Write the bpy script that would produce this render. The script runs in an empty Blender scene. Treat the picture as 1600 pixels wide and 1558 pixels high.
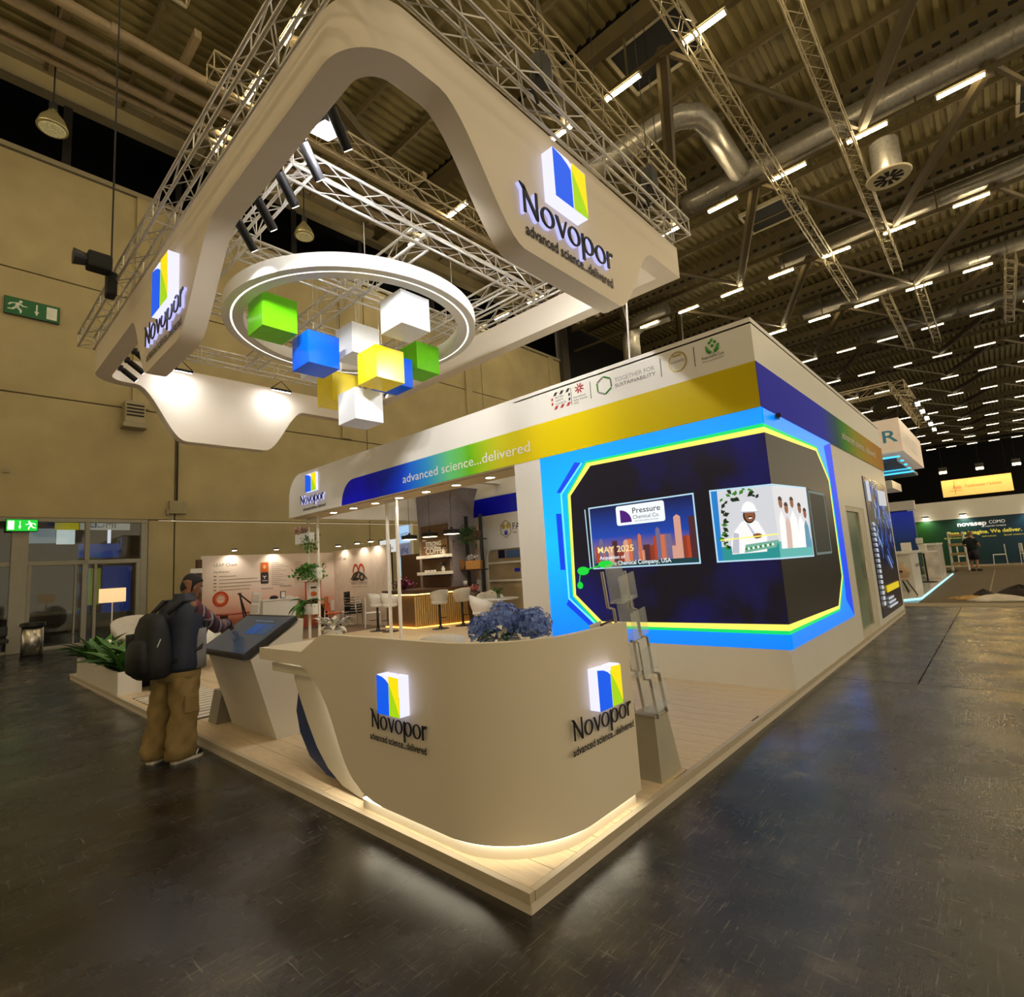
import bpy, bmesh, math, random
from mathutils import Vector, Matrix
random.seed(7)
S = bpy.context.scene
COL = S.collection

# ------------------------------------------------------------------ camera, world, exposure
F_PX = 834.02; YAW, PITCH, ROLL = 0.73631, 0.12608, -0.065213
cam_d = bpy.data.cameras.new('camera'); cam = bpy.data.objects.new('camera', cam_d); COL.objects.link(cam)
cam_d.sensor_fit = 'HORIZONTAL'; cam_d.sensor_width = 36.0; cam_d.lens = 36.0 * F_PX / 1600.0
cam_d.clip_start = 0.05; cam_d.clip_end = 400
_f = Vector((math.cos(YAW) * math.cos(PITCH), math.sin(YAW) * math.cos(PITCH), math.sin(PITCH)))
_r0 = Vector((math.sin(YAW), -math.cos(YAW), 0)); _u0 = _r0.cross(_f)
_r = math.cos(ROLL) * _r0 + math.sin(ROLL) * _u0; _u = -math.sin(ROLL) * _r0 + math.cos(ROLL) * _u0
_m = Matrix((_r, _u, -_f)).transposed().to_4x4(); _m.translation = Vector((-1.951, -1.816, 1.6))
cam.matrix_world = _m
S.camera = cam
S.view_settings.view_transform = 'Standard'; S.view_settings.look = 'None'
S.view_settings.gamma = 1.0; S.view_settings.use_curve_mapping = False
S.view_settings.exposure = 0.0
W = bpy.data.worlds.new('hall_ambient'); S.world = W; W.use_nodes = True
W.node_tree.nodes['Background'].inputs[0].default_value = (1.0, 0.83, 0.55, 1)
W.node_tree.nodes['Background'].inputs[1].default_value = 1.0
S.cycles.max_bounces = 6; S.cycles.diffuse_bounces = 2; S.cycles.glossy_bounces = 2; S.cycles.transmission_bounces = 6; S.cycles.transparent_max_bounces = 8
S.cycles.sample_clamp_indirect = 6.0
STRIP_POWER = 100.0      # hall strip lights
FLOOD_POWER = 30.0      # header flood lights

# ------------------------------------------------------------------ materials
def lin(c):
    return tuple(((v / 255.0) / 12.92 if v / 255.0 <= 0.04045 else ((v / 255.0 + 0.055) / 1.055) ** 2.4) for v in c)
MATS = {}
def mat(name, rgb, rough=0.5, metal=0.0, emit=0.0, ecol=None, var=0.06, scale=6.0, bump=0.0, bscale=40.0, alpha=None, trans=0.0, spec=None, stretch=None, coat=0.0):
    if name in MATS: return MATS[name]
    m = bpy.data.materials.new(name); m.use_nodes = True; nt = m.node_tree; b = nt.nodes['Principled BSDF']
    c = lin(rgb) + (1,)
    b.inputs['Roughness'].default_value = rough; b.inputs['Metallic'].default_value = metal
    if spec is not None: b.inputs['Specular IOR Level'].default_value = spec
    if coat: b.inputs['Coat Weight'].default_value = coat; b.inputs['Coat Roughness'].default_value = 0.1
    if var > 0:
        tc = nt.nodes.new('ShaderNodeTexCoord'); n = nt.nodes.new('ShaderNodeTexNoise'); n.inputs['Scale'].default_value = scale; n.inputs['Detail'].default_value = 4
        src = tc.outputs['Object']
        if stretch:
            mp = nt.nodes.new('ShaderNodeMapping'); mp.inputs['Scale'].default_value = stretch; nt.links.new(src, mp.inputs['Vector']); src = mp.outputs['Vector']
        nt.links.new(src, n.inputs['Vector'])
        r = nt.nodes.new('ShaderNodeValToRGB'); e = r.color_ramp.elements
        e[0].position = 0.3; e[1].position = 0.7
        e[0].color = tuple(max(0, v * (1 - var)) for v in c[:3]) + (1,); e[1].color = tuple(min(1, v * (1 + var)) for v in c[:3]) + (1,)
        nt.links.new(n.outputs['Fac'], r.inputs['Fac']); nt.links.new(r.outputs['Color'], b.inputs['Base Color'])
        if bump:
            n2 = nt.nodes.new('ShaderNodeTexNoise'); n2.inputs['Scale'].default_value = bscale; n2.inputs['Detail'].default_value = 3; nt.links.new(src, n2.inputs['Vector'])
            bp = nt.nodes.new('ShaderNodeBump'); bp.inputs['Strength'].default_value = bump; bp.inputs['Distance'].default_value = 0.02
            nt.links.new(n2.outputs['Fac'], bp.inputs['Height']); nt.links.new(bp.outputs['Normal'], b.inputs['Normal'])
    else: b.inputs['Base Color'].default_value = c
    if emit > 0:
        b.inputs['Emission Color'].default_value = (lin(ecol) if ecol else c[:3]) + (1,) if ecol else c
        b.inputs['Emission Strength'].default_value = emit
    if trans: b.inputs['Transmission Weight'].default_value = trans
    if alpha is not None: b.inputs['Alpha'].default_value = alpha
    MATS[name] = m; return m
def emis(name, rgb, strength=1.0):
    m = mat(name, rgb, rough=0.5, emit=strength, ecol=rgb, var=0)
    m.node_tree.nodes['Principled BSDF'].inputs['Base Color'].default_value = tuple(v * 0.12 for v in lin(rgb)) + (1,)
    return m
def lamp(kind, name, loc, energy, color, parent, target=None, size=0.1, angle=1.2, blend=0.6):
    d = bpy.data.lights.new(name, kind); d.energy = energy; d.color = color
    if kind == 'SPOT': d.spot_size = angle; d.spot_blend = blend; d.shadow_soft_size = size
    elif kind == 'AREA': d.shape = 'SQUARE'; d.size = size
    else: d.shadow_soft_size = size
    o = bpy.data.objects.new(name, d); COL.objects.link(o); off = Vector((0, 0, 0)); q = parent
    while q is not None: off = off + q.location; q = q.parent
    o.parent = parent; o.location = Vector(loc) - off
    if target is not None: o.rotation_euler = (Vector(target) - Vector(loc)).to_track_quat('-Z', 'Y').to_euler()
    return o
def ramp_mat(name, axis, a, b_, stops, rough=0.35, emit=0.0, spec=0.5):
    """print with a colour gradient along one object axis between coordinates a and b_"""
    m = bpy.data.materials.new(name); m.use_nodes = True; nt = m.node_tree; b = nt.nodes['Principled BSDF']; b.inputs['Roughness'].default_value = rough; b.inputs['Specular IOR Level'].default_value = spec
    tc = nt.nodes.new('ShaderNodeTexCoord'); sp = nt.nodes.new('ShaderNodeSeparateXYZ'); nt.links.new(tc.outputs['Object'], sp.inputs[0])
    mr = nt.nodes.new('ShaderNodeMapRange'); mr.inputs['From Min'].default_value = a; mr.inputs['From Max'].default_value = b_
    nt.links.new(sp.outputs['XYZ'.index(axis)], mr.inputs['Value'])
    r = nt.nodes.new('ShaderNodeValToRGB'); e = r.color_ramp.elements
    while len(e) < len(stops): e.new(0.5)
    for el, (p, c) in zip(e, stops): el.position = p; el.color = lin(c) + (1,)
    nt.links.new(mr.outputs[0], r.inputs[0]); nt.links.new(r.outputs[0], b.inputs['Base Color'])
    if emit: nt.links.new(r.outputs[0], b.inputs['Emission Color']); b.inputs['Emission Strength'].default_value = emit
    MATS[name] = m; return m

# ------------------------------------------------------------------ mesh builder
def frame(d):
    d = Vector(d).normalized(); a = Vector((0, 0, 1)) if abs(d.z) < 0.9 else Vector((1, 0, 0))
    x = d.cross(a).normalized(); return x, d.cross(x).normalized()
class MB:
    def __init__(s): s.v = []; s.f = []
    def add(s, vs, fs):
        o = len(s.v); s.v += [Vector(p) for p in vs]; s.f += [tuple(i + o for i in f) for f in fs]; return s
    def box(s, x0, x1, y0, y1, z0, z1):
        return s.add([(x0, y0, z0), (x1, y0, z0), (x1, y1, z0), (x0, y1, z0), (x0, y0, z1), (x1, y0, z1), (x1, y1, z1), (x0, y1, z1)],
                     [(0, 3, 2, 1), (4, 5, 6, 7), (0, 1, 5, 4), (1, 2, 6, 5), (2, 3, 7, 6), (3, 0, 4, 7)])
    def cbox(s, x0, x1, y0, y1, z0, z1, c=0.01):
        c = min(c, (x1 - x0) / 2.1, (y1 - y0) / 2.1, (z1 - z0) / 2.1)
        bm = bmesh.new(); m = MB().box(x0, x1, y0, y1, z0, z1); vs = [bm.verts.new(p) for p in m.v]
        for f in m.f: bm.faces.new([vs[i] for i in f])
        bmesh.ops.bevel(bm, geom=bm.edges[:], offset=c, segments=2, affect='EDGES', profile=0.6)
        bm.verts.index_update(); s.add([v.co.copy() for v in bm.verts], [[v.index for v in f.verts] for f in bm.faces]); bm.free(); return s
    def obox(s, c, size, rot):
        m = MB().box(-size[0] / 2, size[0] / 2, -size[1] / 2, size[1] / 2, -size[2] / 2, size[2] / 2); c = Vector(c)
        return s.add([c + rot @ p for p in m.v], m.f)
    def tube(s, p, q, r, n=8, r2=None, cap=True):
        p, q = Vector(p), Vector(q); x, y = frame(q - p); r2 = r if r2 is None else r2
        vs = []
        for k in range(n):
            a = 2 * math.pi * k / n; d = x * math.cos(a) + y * math.sin(a); vs += [p + d * r, q + d * r2]
        fs = [(2 * k, 2 * k + 1, (2 * k + 3) % (2 * n), (2 * k + 2) % (2 * n)) for k in range(n)]
        if cap: fs += [tuple(2 * k for k in range(n)), tuple(2 * k + 1 for k in range(n))[::-1]]
        return s.add(vs, fs)
    def path(s, pts, rad, n=8, closed=False):
        pts = [Vector(p) for p in pts]; N = len(pts)
        if not hasattr(rad, '__len__'): rad = [rad] * N
        vs = []; X = None
        for i in range(N):
            a = pts[(i - 1) % N] if (i > 0 or closed) else pts[i]; b = pts[(i + 1) % N] if (i < N - 1 or closed) else pts[i]
            d = (b - a).normalized()
            if X is None: X, _ = frame(d)
            X = (X - d * X.dot(d)).normalized(); Y = d.cross(X)
            for k in range(n):
                t = 2 * math.pi * k / n; vs.append(pts[i] + (X * math.cos(t) + Y * math.sin(t)) * rad[i])
        fs = []
        for i in range(N if closed else N - 1):
            j = (i + 1) % N
            for k in range(n): fs.append((i * n + k, i * n + (k + 1) % n, j * n + (k + 1) % n, j * n + k))
        if not closed: fs += [tuple(range(n))[::-1], tuple((N - 1) * n + k for k in range(n))]
        return s.add(vs, fs)
    def lathe(s, prof, c=(0, 0, 0), n=20, sx=1, sy=1):
        c = Vector(c); vs = []; fs = []
        for r, z in prof:
            for k in range(n):
                a = 2 * math.pi * k / n; vs.append(c + Vector((r * sx * math.cos(a), r * sy * math.sin(a), z)))
        for i in range(len(prof) - 1):
            for k in range(n): fs.append((i * n + k, i * n + (k + 1) % n, (i + 1) * n + (k + 1) % n, (i + 1) * n + k))
        if prof[0][0] > 1e-4: fs.append(tuple(range(n))[::-1])
        if prof[-1][0] > 1e-4: fs.append(tuple((len(prof) - 1) * n + k for k in range(n)))
        return s.add(vs, fs)
    def loft(s, rings, cap=True):
        n = len(rings[0]); vs = [p for r in rings for p in r]; fs = []
        for i in range(len(rings) - 1):
            for k in range(n): fs.append((i * n + k, i * n + (k + 1) % n, (i + 1) * n + (k + 1) % n, (i + 1) * n + k))
        if cap: fs += [tuple(range(n))[::-1], tuple((len(rings) - 1) * n + k for k in range(n))]
        return s.add(vs, fs)
    def prism(s, poly, o, u, v, d):
        """polygon (u,v) pairs placed at o, pushed along vector d"""
        o, u, v, d = Vector(o), Vector(u), Vector(v), Vector(d); n = len(poly)
        a = [o + u * p[0] + v * p[1] for p in poly]; b = [p + d for p in a]
        return s.add(a + b, [tuple(range(n))[::-1], tuple(range(n, 2 * n))] + [(k, (k + 1) % n, n + (k + 1) % n, n + k) for k in range(n)])
    def ring(s, outer, inner, o, u, v, d):
        o, u, v, d = Vector(o), Vector(u), Vector(v), Vector(d); n = len(outer)
        P = lambda q: [o + u * p[0] + v * p[1] for p in q]
        a, b = P(outer), P(inner); vs = a + b + [p + d for p in a] + [p + d for p in b]; fs = []
        for k in range(n):
            j = (k + 1) % n
            fs += [(k, n + k, n + j, j), (2 * n + k, 2 * n + j, 3 * n + j, 3 * n + k), (k, j, 2 * n + j, 2 * n + k), (n + k, 3 * n + k, 3 * n + j, n + j)]
        return s.add(vs, fs)
    def ell(s, c, r, nu=14, nv=9, rot=None):
        c = Vector(c); vs = []; fs = []
        for i in range(nv + 1):
            t = math.pi * i / nv
            for k in range(nu):
                a = 2 * math.pi * k / nu; p = Vector((r[0] * math.sin(t) * math.cos(a), r[1] * math.sin(t) * math.sin(a), r[2] * math.cos(t)))
                vs.append(c + (rot @ p if rot else p))
        for i in range(nv):
            for k in range(nu): fs.append((i * nu + k, (i + 1) * nu + k, (i + 1) * nu + (k + 1) % nu, i * nu + (k + 1) % nu))
        return s.add(vs, fs)
    def xf(s, M):
        s.v = [M @ p for p in s.v]; return s
    def build(s, name, m, parent=None, smooth=False, kind=None, label=None, local=False, auto=None):
        off = Vector((0, 0, 0))
        if parent is not None and not local:
            q = parent
            while q is not None: off = off + q.location; q = q.parent
        me = bpy.data.meshes.new(name); me.from_pydata([tuple(p - off) for p in s.v], [], s.f); me.update()
        bm = bmesh.new(); bm.from_mesh(me); bmesh.ops.recalc_face_normals(bm, faces=bm.faces[:]); bm.to_mesh(me); bm.free()
        if m: me.materials.append(m)
        if smooth or auto:
            me.polygons.foreach_set('use_smooth', [True] * len(me.polygons))
            if auto: me.set_sharp_from_angle(angle=math.radians(auto))
        o = bpy.data.objects.new(name, me); COL.objects.link(o)
        if parent is not None: o.parent = parent
        if kind: o['kind'] = kind
        if label: o['label'] = label
        return o
def thing(name, label, cat, loc=(0, 0, 0), group=None, kind=None):
    o = bpy.data.objects.new(name, None); COL.objects.link(o); o.location = loc; o.empty_display_size = 0.1
    if label: o['label'] = label
    if cat: o['category'] = cat
    if group: o['group'] = group
    if kind: o['kind'] = kind
    return o
def tag(o, label, cat, group=None, kind=None):
    o['label'] = label
    if cat: o['category'] = cat
    if group: o['group'] = group
    if kind: o['kind'] = kind
    return o
def dup(root, loc=None, rotz=None, label=None, parent=None):
    r = root.copy(); COL.objects.link(r)
    if parent is not None: r.parent = parent
    if loc is not None: r.location = loc
    if rotz is not None: r.rotation_euler = (0, 0, rotz)
    if label: r['label'] = label
    for ch in list(root.children): dup(ch, parent=r)
    return r
def piece(me, name, parent, M=None, loc=None):
    o = bpy.data.objects.new(name, me); COL.objects.link(o); o.parent = parent
    if M is not None: o.matrix_local = M
    elif loc is not None: o.location = loc
    return o
UX, UY, UZ = Vector((1, 0, 0)), Vector((0, 1, 0)), Vector((0, 0, 1))
def text(s, o, u, n, height, m, parent=None, name='lettering', width=None, depth=0.004, bold=0.0, align='L', shear=0.0):
    """built-in lettering, o = lower left on the surface, u = reading direction, n = outward"""
    cu = bpy.data.curves.new(name, 'FONT'); cu.body = s; cu.size = 1.0; cu.resolution_u = 3; cu.offset = bold; cu.shear = shear
    ob = bpy.data.objects.new(name, cu); COL.objects.link(ob)
    dg = bpy.context.evaluated_depsgraph_get(); me = bpy.data.meshes.new_from_object(ob.evaluated_get(dg))
    bpy.data.objects.remove(ob); bpy.data.curves.remove(cu)
    vs = [v.co.copy() for v in me.vertices]; fs = [tuple(p.vertices) for p in me.polygons]; bpy.data.meshes.remove(me)
    if not vs: return None
    xs = [v.x for v in vs]; x0, x1 = min(xs), max(xs); k = height / 0.72; kx = k if width is None else width / (x1 - x0)
    u, n, o = Vector(u).normalized(), Vector(n).normalized(), Vector(o); w = (x1 - x0) * kx
    sh = {'L': 0, 'C': -w / 2, 'R': -w}[align]
    mb = MB(); mb.v = [o + u * ((v.x - x0) * kx + sh) + UZ * (v.y * k) + n * depth for v in vs]; mb.f = fs
    return mb.build(name, m, parent)
def arc(cx, cy, rx, ry, a0, a1, n):
    return [(cx + rx * math.cos(math.radians(a0 + (a1 - a0) * k / n)), cy + ry * math.sin(math.radians(a0 + (a1 - a0) * k / n))) for k in range(n + 1)]

# palette
white = mat('white_laminate', (236, 233, 226), 0.38, var=0.015, scale=2)
white2 = mat('white_plastic', (232, 230, 226), 0.35, var=0.02)
fabric_white = mat('white_upholstery', (222, 216, 205), 0.85, var=0.05, scale=30, bump=0.15, bscale=200)
black = mat('black_metal', (22, 22, 25), 0.45, var=0.1)
blackm = mat('matt_black', (14, 14, 16), 0.7, var=0.1)
alu = mat('aluminium_truss', (206, 202, 196), 0.35, metal=0.55, var=0.08, scale=12)
steel = mat('galvanised_steel', (186, 182, 172), 0.34, metal=0.6, var=0.15, scale=8)
chrome = mat('brushed_steel', (196, 192, 186), 0.25, metal=1.0, var=0.06, stretch=(40, 40, 1))
blue_print = mat('blue_print', (6, 22, 205), 0.25, var=0.03)
yellow_print = mat('yellow_print', (222, 190, 12), 0.3, var=0.03)
navy = mat('navy_print', (8, 14, 60), 0.4, var=0.05)
wood_floor = mat('pale_oak_plank', (214, 192, 158), 0.42, var=0.1, scale=5, stretch=(14, 1.2, 8), bump=0.05, bscale=30)
green_leaf = mat('leaf_green', (72, 122, 46), 0.5, var=0.35, scale=9)
dark_leaf = mat('leaf_dark_green', (42, 84, 34), 0.5, var=0.35, scale=9)

# ================================================================== HALL: floor, walls, ceiling
def floor_material():
    m = bpy.data.materials.new('worn_polished_concrete'); m.use_nodes = True; nt = m.node_tree; N = nt.nodes; Lk = nt.links; b = N['Principled BSDF']
    tc = N.new('ShaderNodeTexCoord')
    def noise(sc, det, stretch=None, rough=0.6, rz=0.0):
        n = N.new('ShaderNodeTexNoise'); n.inputs['Scale'].default_value = sc; n.inputs['Detail'].default_value = det; n.inputs['Roughness'].default_value = rough
        mp = N.new('ShaderNodeMapping'); mp.inputs['Scale'].default_value = stretch or (1, 1, 1); mp.inputs['Rotation'].default_value = (0, 0, rz); Lk.new(tc.outputs['Object'], mp.inputs[0]); Lk.new(mp.outputs[0], n.inputs['Vector']); return n
    def ramp(src, stops):
        r = N.new('ShaderNodeValToRGB'); e = r.color_ramp.elements
        while len(e) < len(stops): e.new(0.5)
        for el, (p, c) in zip(e, stops): el.position = p; el.color = c + (1,) if len(c) == 3 else (c[0],) * 3 + (1,)
        Lk.new(src, r.inputs[0]); return r
    big = ramp(noise(0.55, 5).outputs['Fac'], [(0.36, (0.010, 0.010, 0.013)), (0.54, (0.022, 0.021, 0.021)), (0.72, (0.060, 0.048, 0.032))])
    stain = ramp(noise(2.4, 7).outputs['Fac'], [(0.38, (0.35,)), (0.55, (1.0,)), (0.70, (2.8,))])
    m1 = N.new('ShaderNodeMix'); m1.data_type = 'RGBA'; m1.blend_type = 'MULTIPLY'; m1.inputs[0].default_value = 1.0
    Lk.new(big.outputs[0], m1.inputs[6]); Lk.new(stain.outputs[0], m1.inputs[7])
    scr = None
    for sc, st, rz in ((3.0, (1, 22, 1), 0.3), (3.0, (20, 1, 1), 0.75), (2.0, (1, 30, 1), -0.5), (9.0, (1, 6, 1), 1.2)):
        r = ramp(noise(sc, 6, st, 0.7, rz).outputs['Fac'], [(0.60, (0.0,)), (0.70, (1.0,))])
        if scr is None: scr = r.outputs[0]
        else:
            mx = N.new('ShaderNodeMix'); mx.data_type = 'RGBA'; mx.blend_type = 'LIGHTEN'; mx.inputs[0].default_value = 1.0; Lk.new(scr, mx.inputs[6]); Lk.new(r.outputs[0], mx.inputs[7]); scr = mx.outputs[2]
    pat = ramp(noise(0.9, 4).outputs['Fac'], [(0.38, (0.06,)), (0.62, (0.7,))])
    mm = N.new('ShaderNodeMath'); mm.operation = 'MULTIPLY'; Lk.new(scr, mm.inputs[0]); Lk.new(pat.outputs[0], mm.inputs[1])
    m2 = N.new('ShaderNodeMix'); m2.data_type = 'RGBA'; Lk.new(mm.outputs[0], m2.inputs[0]); Lk.new(m1.outputs[2], m2.inputs[6]); m2.inputs[7].default_value = (0.30, 0.27, 0.22, 1)
    Lk.new(m2.outputs[2], b.inputs['Base Color'])
    rr = ramp(noise(1.6, 6).outputs['Fac'], [(0.35, (0.15,)), (0.65, (0.34,))])
    ra = N.new('ShaderNodeMath'); ra.operation = 'MULTIPLY_ADD'; Lk.new(mm.outputs[0], ra.inputs[0]); ra.inputs[1].default_value = 0.35; Lk.new(rr.outputs[0], ra.inputs[2]); Lk.new(ra.outputs[0], b.inputs['Roughness'])
    bp = N.new('ShaderNodeBump'); bp.inputs['Strength'].default_value = 0.12; bp.inputs['Distance'].default_value = 0.01
    n9 = noise(26, 9, (1, 2.2, 1), 0.75, 0.5); Lk.new(n9.outputs['Fac'], bp.inputs['Height']); Lk.new(bp.outputs[0], b.inputs['Normal'])
    b.inputs['Specular IOR Level'].default_value = 0.62
    return m
concrete = floor_material()
fl = thing('floor', 'dark worn polished concrete hall floor', None, kind='structure')
# slabs with open joints, joints where the photo shows them beyond the stand's corner
xs = [-16, 5.6, 14.4, 23, 32, 41, 50, 62, 130]; ys = [-18, -10, -0.9, 20.3]
xs2 = [-16, -7, 5.6, 14.4, 23, 32, 41, 50, 62, 80]
for i in range(len(xs) - 1):
    for j in range(len(ys) - 1):
        if xs[i] < -10:
            if j == 0: MB().box(-16, 5.6, -18, 20.3, -0.2, 0).build('slab', concrete, fl)
            continue
        MB().box(xs[i] + 0.012, xs[i + 1], ys[j] + 0.012, ys[j + 1], -0.2, 0).build('slab', concrete, fl)
MB().box(-16, 130, -18, 20.3, -0.3, -0.21).build('joint_filler', blackm, fl)

wall_tan = mat('tan_precast_concrete', (172, 158, 118), 0.8, var=0.10, scale=0.8, bump=0.12, bscale=9)
wall_tan2 = mat('tan_painted_steel', (156, 146, 118), 0.6, var=0.06)
wl = thing('wall_left', 'tall tan precast concrete hall wall with panel joints', None, kind='structure')
px = [-20.15, -12.1, -4.05, 4.0, 12.05, 20.1, 28.15]; pz = [4.02, 7.92, 11.95, 15.95]
for i in range(len(px) - 1):
    for j in range(3): MB().cbox(px[i] + 0.02, px[i + 1] - 0.02, 20.0, 20.3, pz[j] + 0.02, pz[j + 1] - 0.02, 0.02).build('panel', wall_tan, wl)
    if px[i] >= 4: MB().cbox(px[i] + 0.02, px[i + 1] - 0.02, 20.0, 20.3, 0, pz[0] - 0.02, 0.02).build('panel', wall_tan, wl)
MB().cbox(3.2, 3.98, 20.0, 20.3, 0, 4.0, 0.02).build('panel', wall_tan, wl)
MB().box(-20, 28.2, 20.3, 20.45, 0, 15.9).build('backing', blackm, wl) if False else None
for x in (2.62, 10.7, 18.7, 26.8): MB().cbox(x, x + 0.5, 19.9, 20.0, 7.95, 15.95, 0.02).build('pilaster', wall_tan, wl)
MB().box(-20.15, 28.3, 19.93, 20.35, 15.97, 16.14).build('coping', wall_tan2, wl)
MB().box(28.2, 29.0, 19.7, 20.5, 0, 19.4).build('column', mat('dark_steel_column', (62, 54, 44), 0.6), wl)
wn = thing('window_1', 'black clerestory window band under the roof', None, kind='structure')
darkglass = mat('black_night_glass', (4, 5, 10), 0.2, var=0.0, spec=0.15)
for i in range(6): MB().box(px[i] + 0.1, px[i + 1] - 0.1, 20.16, 20.2, 16.14, 18.4).build('pane', darkglass, wn)
for x in px[:-1]: MB().box(x - 0.1, x + 0.1, 20.1, 20.3, 16.14, 18.4).build('mullion', blackm, wn)
for x in (0.6, 8.6, 16.6): MB().box(x - 0.12, x + 0.12, 20.05, 20.3, 16.14, 18.4).build('mullion', mat('dark_mullion', (26, 24, 24), 0.6), wn)
tr = thing('trim_1', 'tan steel eaves beam above the window band', None, kind='structure')
MB().box(-20, 28.3, 19.7, 20.4, 18.4, 18.5).build('flange', wall_tan2, tr); MB().box(-20, 28.3, 20.1, 20.3, 18.5, 19.3).build('web', wall_tan, tr); MB().box(-20, 28.3, 19.7, 20.4, 19.3, 19.4).build('flange', wall_tan2, tr)
# glazed entrance
gz = thing('door_1', 'glazed entrance doors with grey steel frame', None, kind='structure')
frm = mat('grey_steel_frame', (150, 146, 132), 0.5, var=0.05)
glass = mat('entrance_glass', (30, 38, 44), 0.08, var=0, spec=0.6)
def fr(x0, x1, z0, z1, y0=19.92, y1=20.12, n='frame'): return MB().cbox(x0, x1, y0, y1, z0, z1, 0.012).build(n, frm, gz)
fr(-6, 3.17, 3.9, 4.02); fr(2.98, 3.17, 0, 3.9); fr(-0.28, 0.1, 0, 3.9, 19.85, 20.15); fr(1.46, 1.58, 2.64, 3.9); fr(-6, -0.28, 2.55, 2.68); fr(0.1, 2.98, 2.55, 2.68)
fr(1.23, 1.27, 0, 2.55); fr(1.42, 1.56, 0, 2.55); fr(1.72, 1.80, 0, 2.55); fr(2.86, 2.98, 0, 2.55); fr(0.1, 0.2, 0, 2.55); fr(-6, -0.28, 0, 0.08); fr(0.1, 2.98, 0, 0.1, 19.9, 20.15, 'threshold'); fr(-3, -2.9, 0, 3.9)
for x0, x1, z0, z1 in ((-6, -0.28, 2.68, 3.9), (0.1, 1.46, 2.68, 3.9), (1.58, 2.98, 2.68, 3.9), (-6, -0.28, 0.08, 2.55), (0.2, 1.23, 0.1, 2.55), (1.27, 1.42, 0.1, 2.55), (1.56, 1.72, 0.1, 2.55), (1.80, 2.86, 0.1, 2.55)):
    MB().box(x0, x1, 20.0, 20.02, z0, z1).build('pane', mat('clear_door_glass', (225, 235, 235), 0.03, var=0, trans=1.0), gz)
# lit foyer beyond the glass
foy = thing('wall_foyer', 'dim foyer beyond the entrance glass', None, kind='structure')
MB().box(-6, 4.5, 24.0, 24.1, 0, 5).build('foyer_wall', mat('foyer_brown', (64, 48, 30), 0.7), foy)
MB().box(-6, 4.5, 20.3, 24, -0.02, 0.005).build('foyer_floor', mat('foyer_floor', (40, 34, 28), 0.3), foy)
MB().box(-6, 4.5, 20.3, 24, 4.6, 4.7).build('foyer_ceiling', mat('foyer_white', (150, 150, 150), 0.7), foy)
def stand_in_foyer(name, label, cat, parts, loc):
    t = thing(name, label, cat, loc)
    for n, b, m in parts: MB().cbox(*b, 0.02).build(n, m, t)
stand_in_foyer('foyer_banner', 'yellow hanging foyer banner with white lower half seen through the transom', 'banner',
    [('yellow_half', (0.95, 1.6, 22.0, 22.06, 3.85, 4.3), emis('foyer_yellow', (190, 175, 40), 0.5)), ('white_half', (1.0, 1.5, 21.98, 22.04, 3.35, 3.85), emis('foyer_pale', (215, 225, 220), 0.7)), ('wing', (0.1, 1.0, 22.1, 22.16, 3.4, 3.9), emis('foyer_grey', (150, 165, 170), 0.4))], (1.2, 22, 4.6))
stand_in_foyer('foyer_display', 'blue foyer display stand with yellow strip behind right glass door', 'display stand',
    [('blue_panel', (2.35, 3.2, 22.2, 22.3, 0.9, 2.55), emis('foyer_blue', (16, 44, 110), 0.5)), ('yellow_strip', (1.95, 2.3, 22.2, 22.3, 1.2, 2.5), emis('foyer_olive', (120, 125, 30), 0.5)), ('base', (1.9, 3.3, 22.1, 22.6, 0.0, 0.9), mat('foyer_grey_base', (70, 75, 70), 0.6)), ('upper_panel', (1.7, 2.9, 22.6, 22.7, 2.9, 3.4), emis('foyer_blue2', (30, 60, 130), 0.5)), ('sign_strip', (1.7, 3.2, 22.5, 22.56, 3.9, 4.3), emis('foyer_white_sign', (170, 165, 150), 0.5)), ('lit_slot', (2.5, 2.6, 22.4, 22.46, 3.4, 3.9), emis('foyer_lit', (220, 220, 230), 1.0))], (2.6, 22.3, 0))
stand_in_foyer('foyer_desk', 'low dark foyer desk seen through the left glass door', 'desk', [('top', (-0.2, 1.6, 22.8, 23.6, 0.95, 1.05), mat('foyer_desk_top', (120, 110, 90), 0.4)), ('body', (-0.1, 1.5, 22.9, 23.5, 0, 0.95), blackm)], (0.7, 23.2, 0))
stand_in_foyer('foyer_screen', 'bright blue foyer screen at the far edge of the glazing', 'screen', [('screen', (-1.2, -0.75, 22.5, 22.56, 1.7, 2.3), emis('foyer_cyan', (40, 130, 230), 0.9)), ('poster', (-1.2, -0.75, 22.5, 22.56, 0.9, 1.7), emis('foyer_poster', (190, 130, 90), 0.5)), ('post', (-1.0, -0.95, 22.56, 22.62, 0, 2.3), black)], (-1, 22.5, 0))
text('IMCD', (2.75, 22.49, 3.98), -UX, -UY, 0.24, black, bpy.data.objects['foyer_display'], 'sign_lettering')

we = thing('wall_light_blocker', 'unseen pale end wall added behind the viewer to block and bounce light', None, kind='structure')  # unseen wall added to hold back ambient from this side, pale for bounce
for k in range(8): MB().cbox(-16.3, -16.0, -18 + 4.8 * k + 0.02, -13.2 + 4.8 * k - 0.02, 0, 19.5, 0.02).build('panel', mat('pale_bounce_paint', (228, 220, 200), 0.8, var=0.04, scale=1), we)
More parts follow.
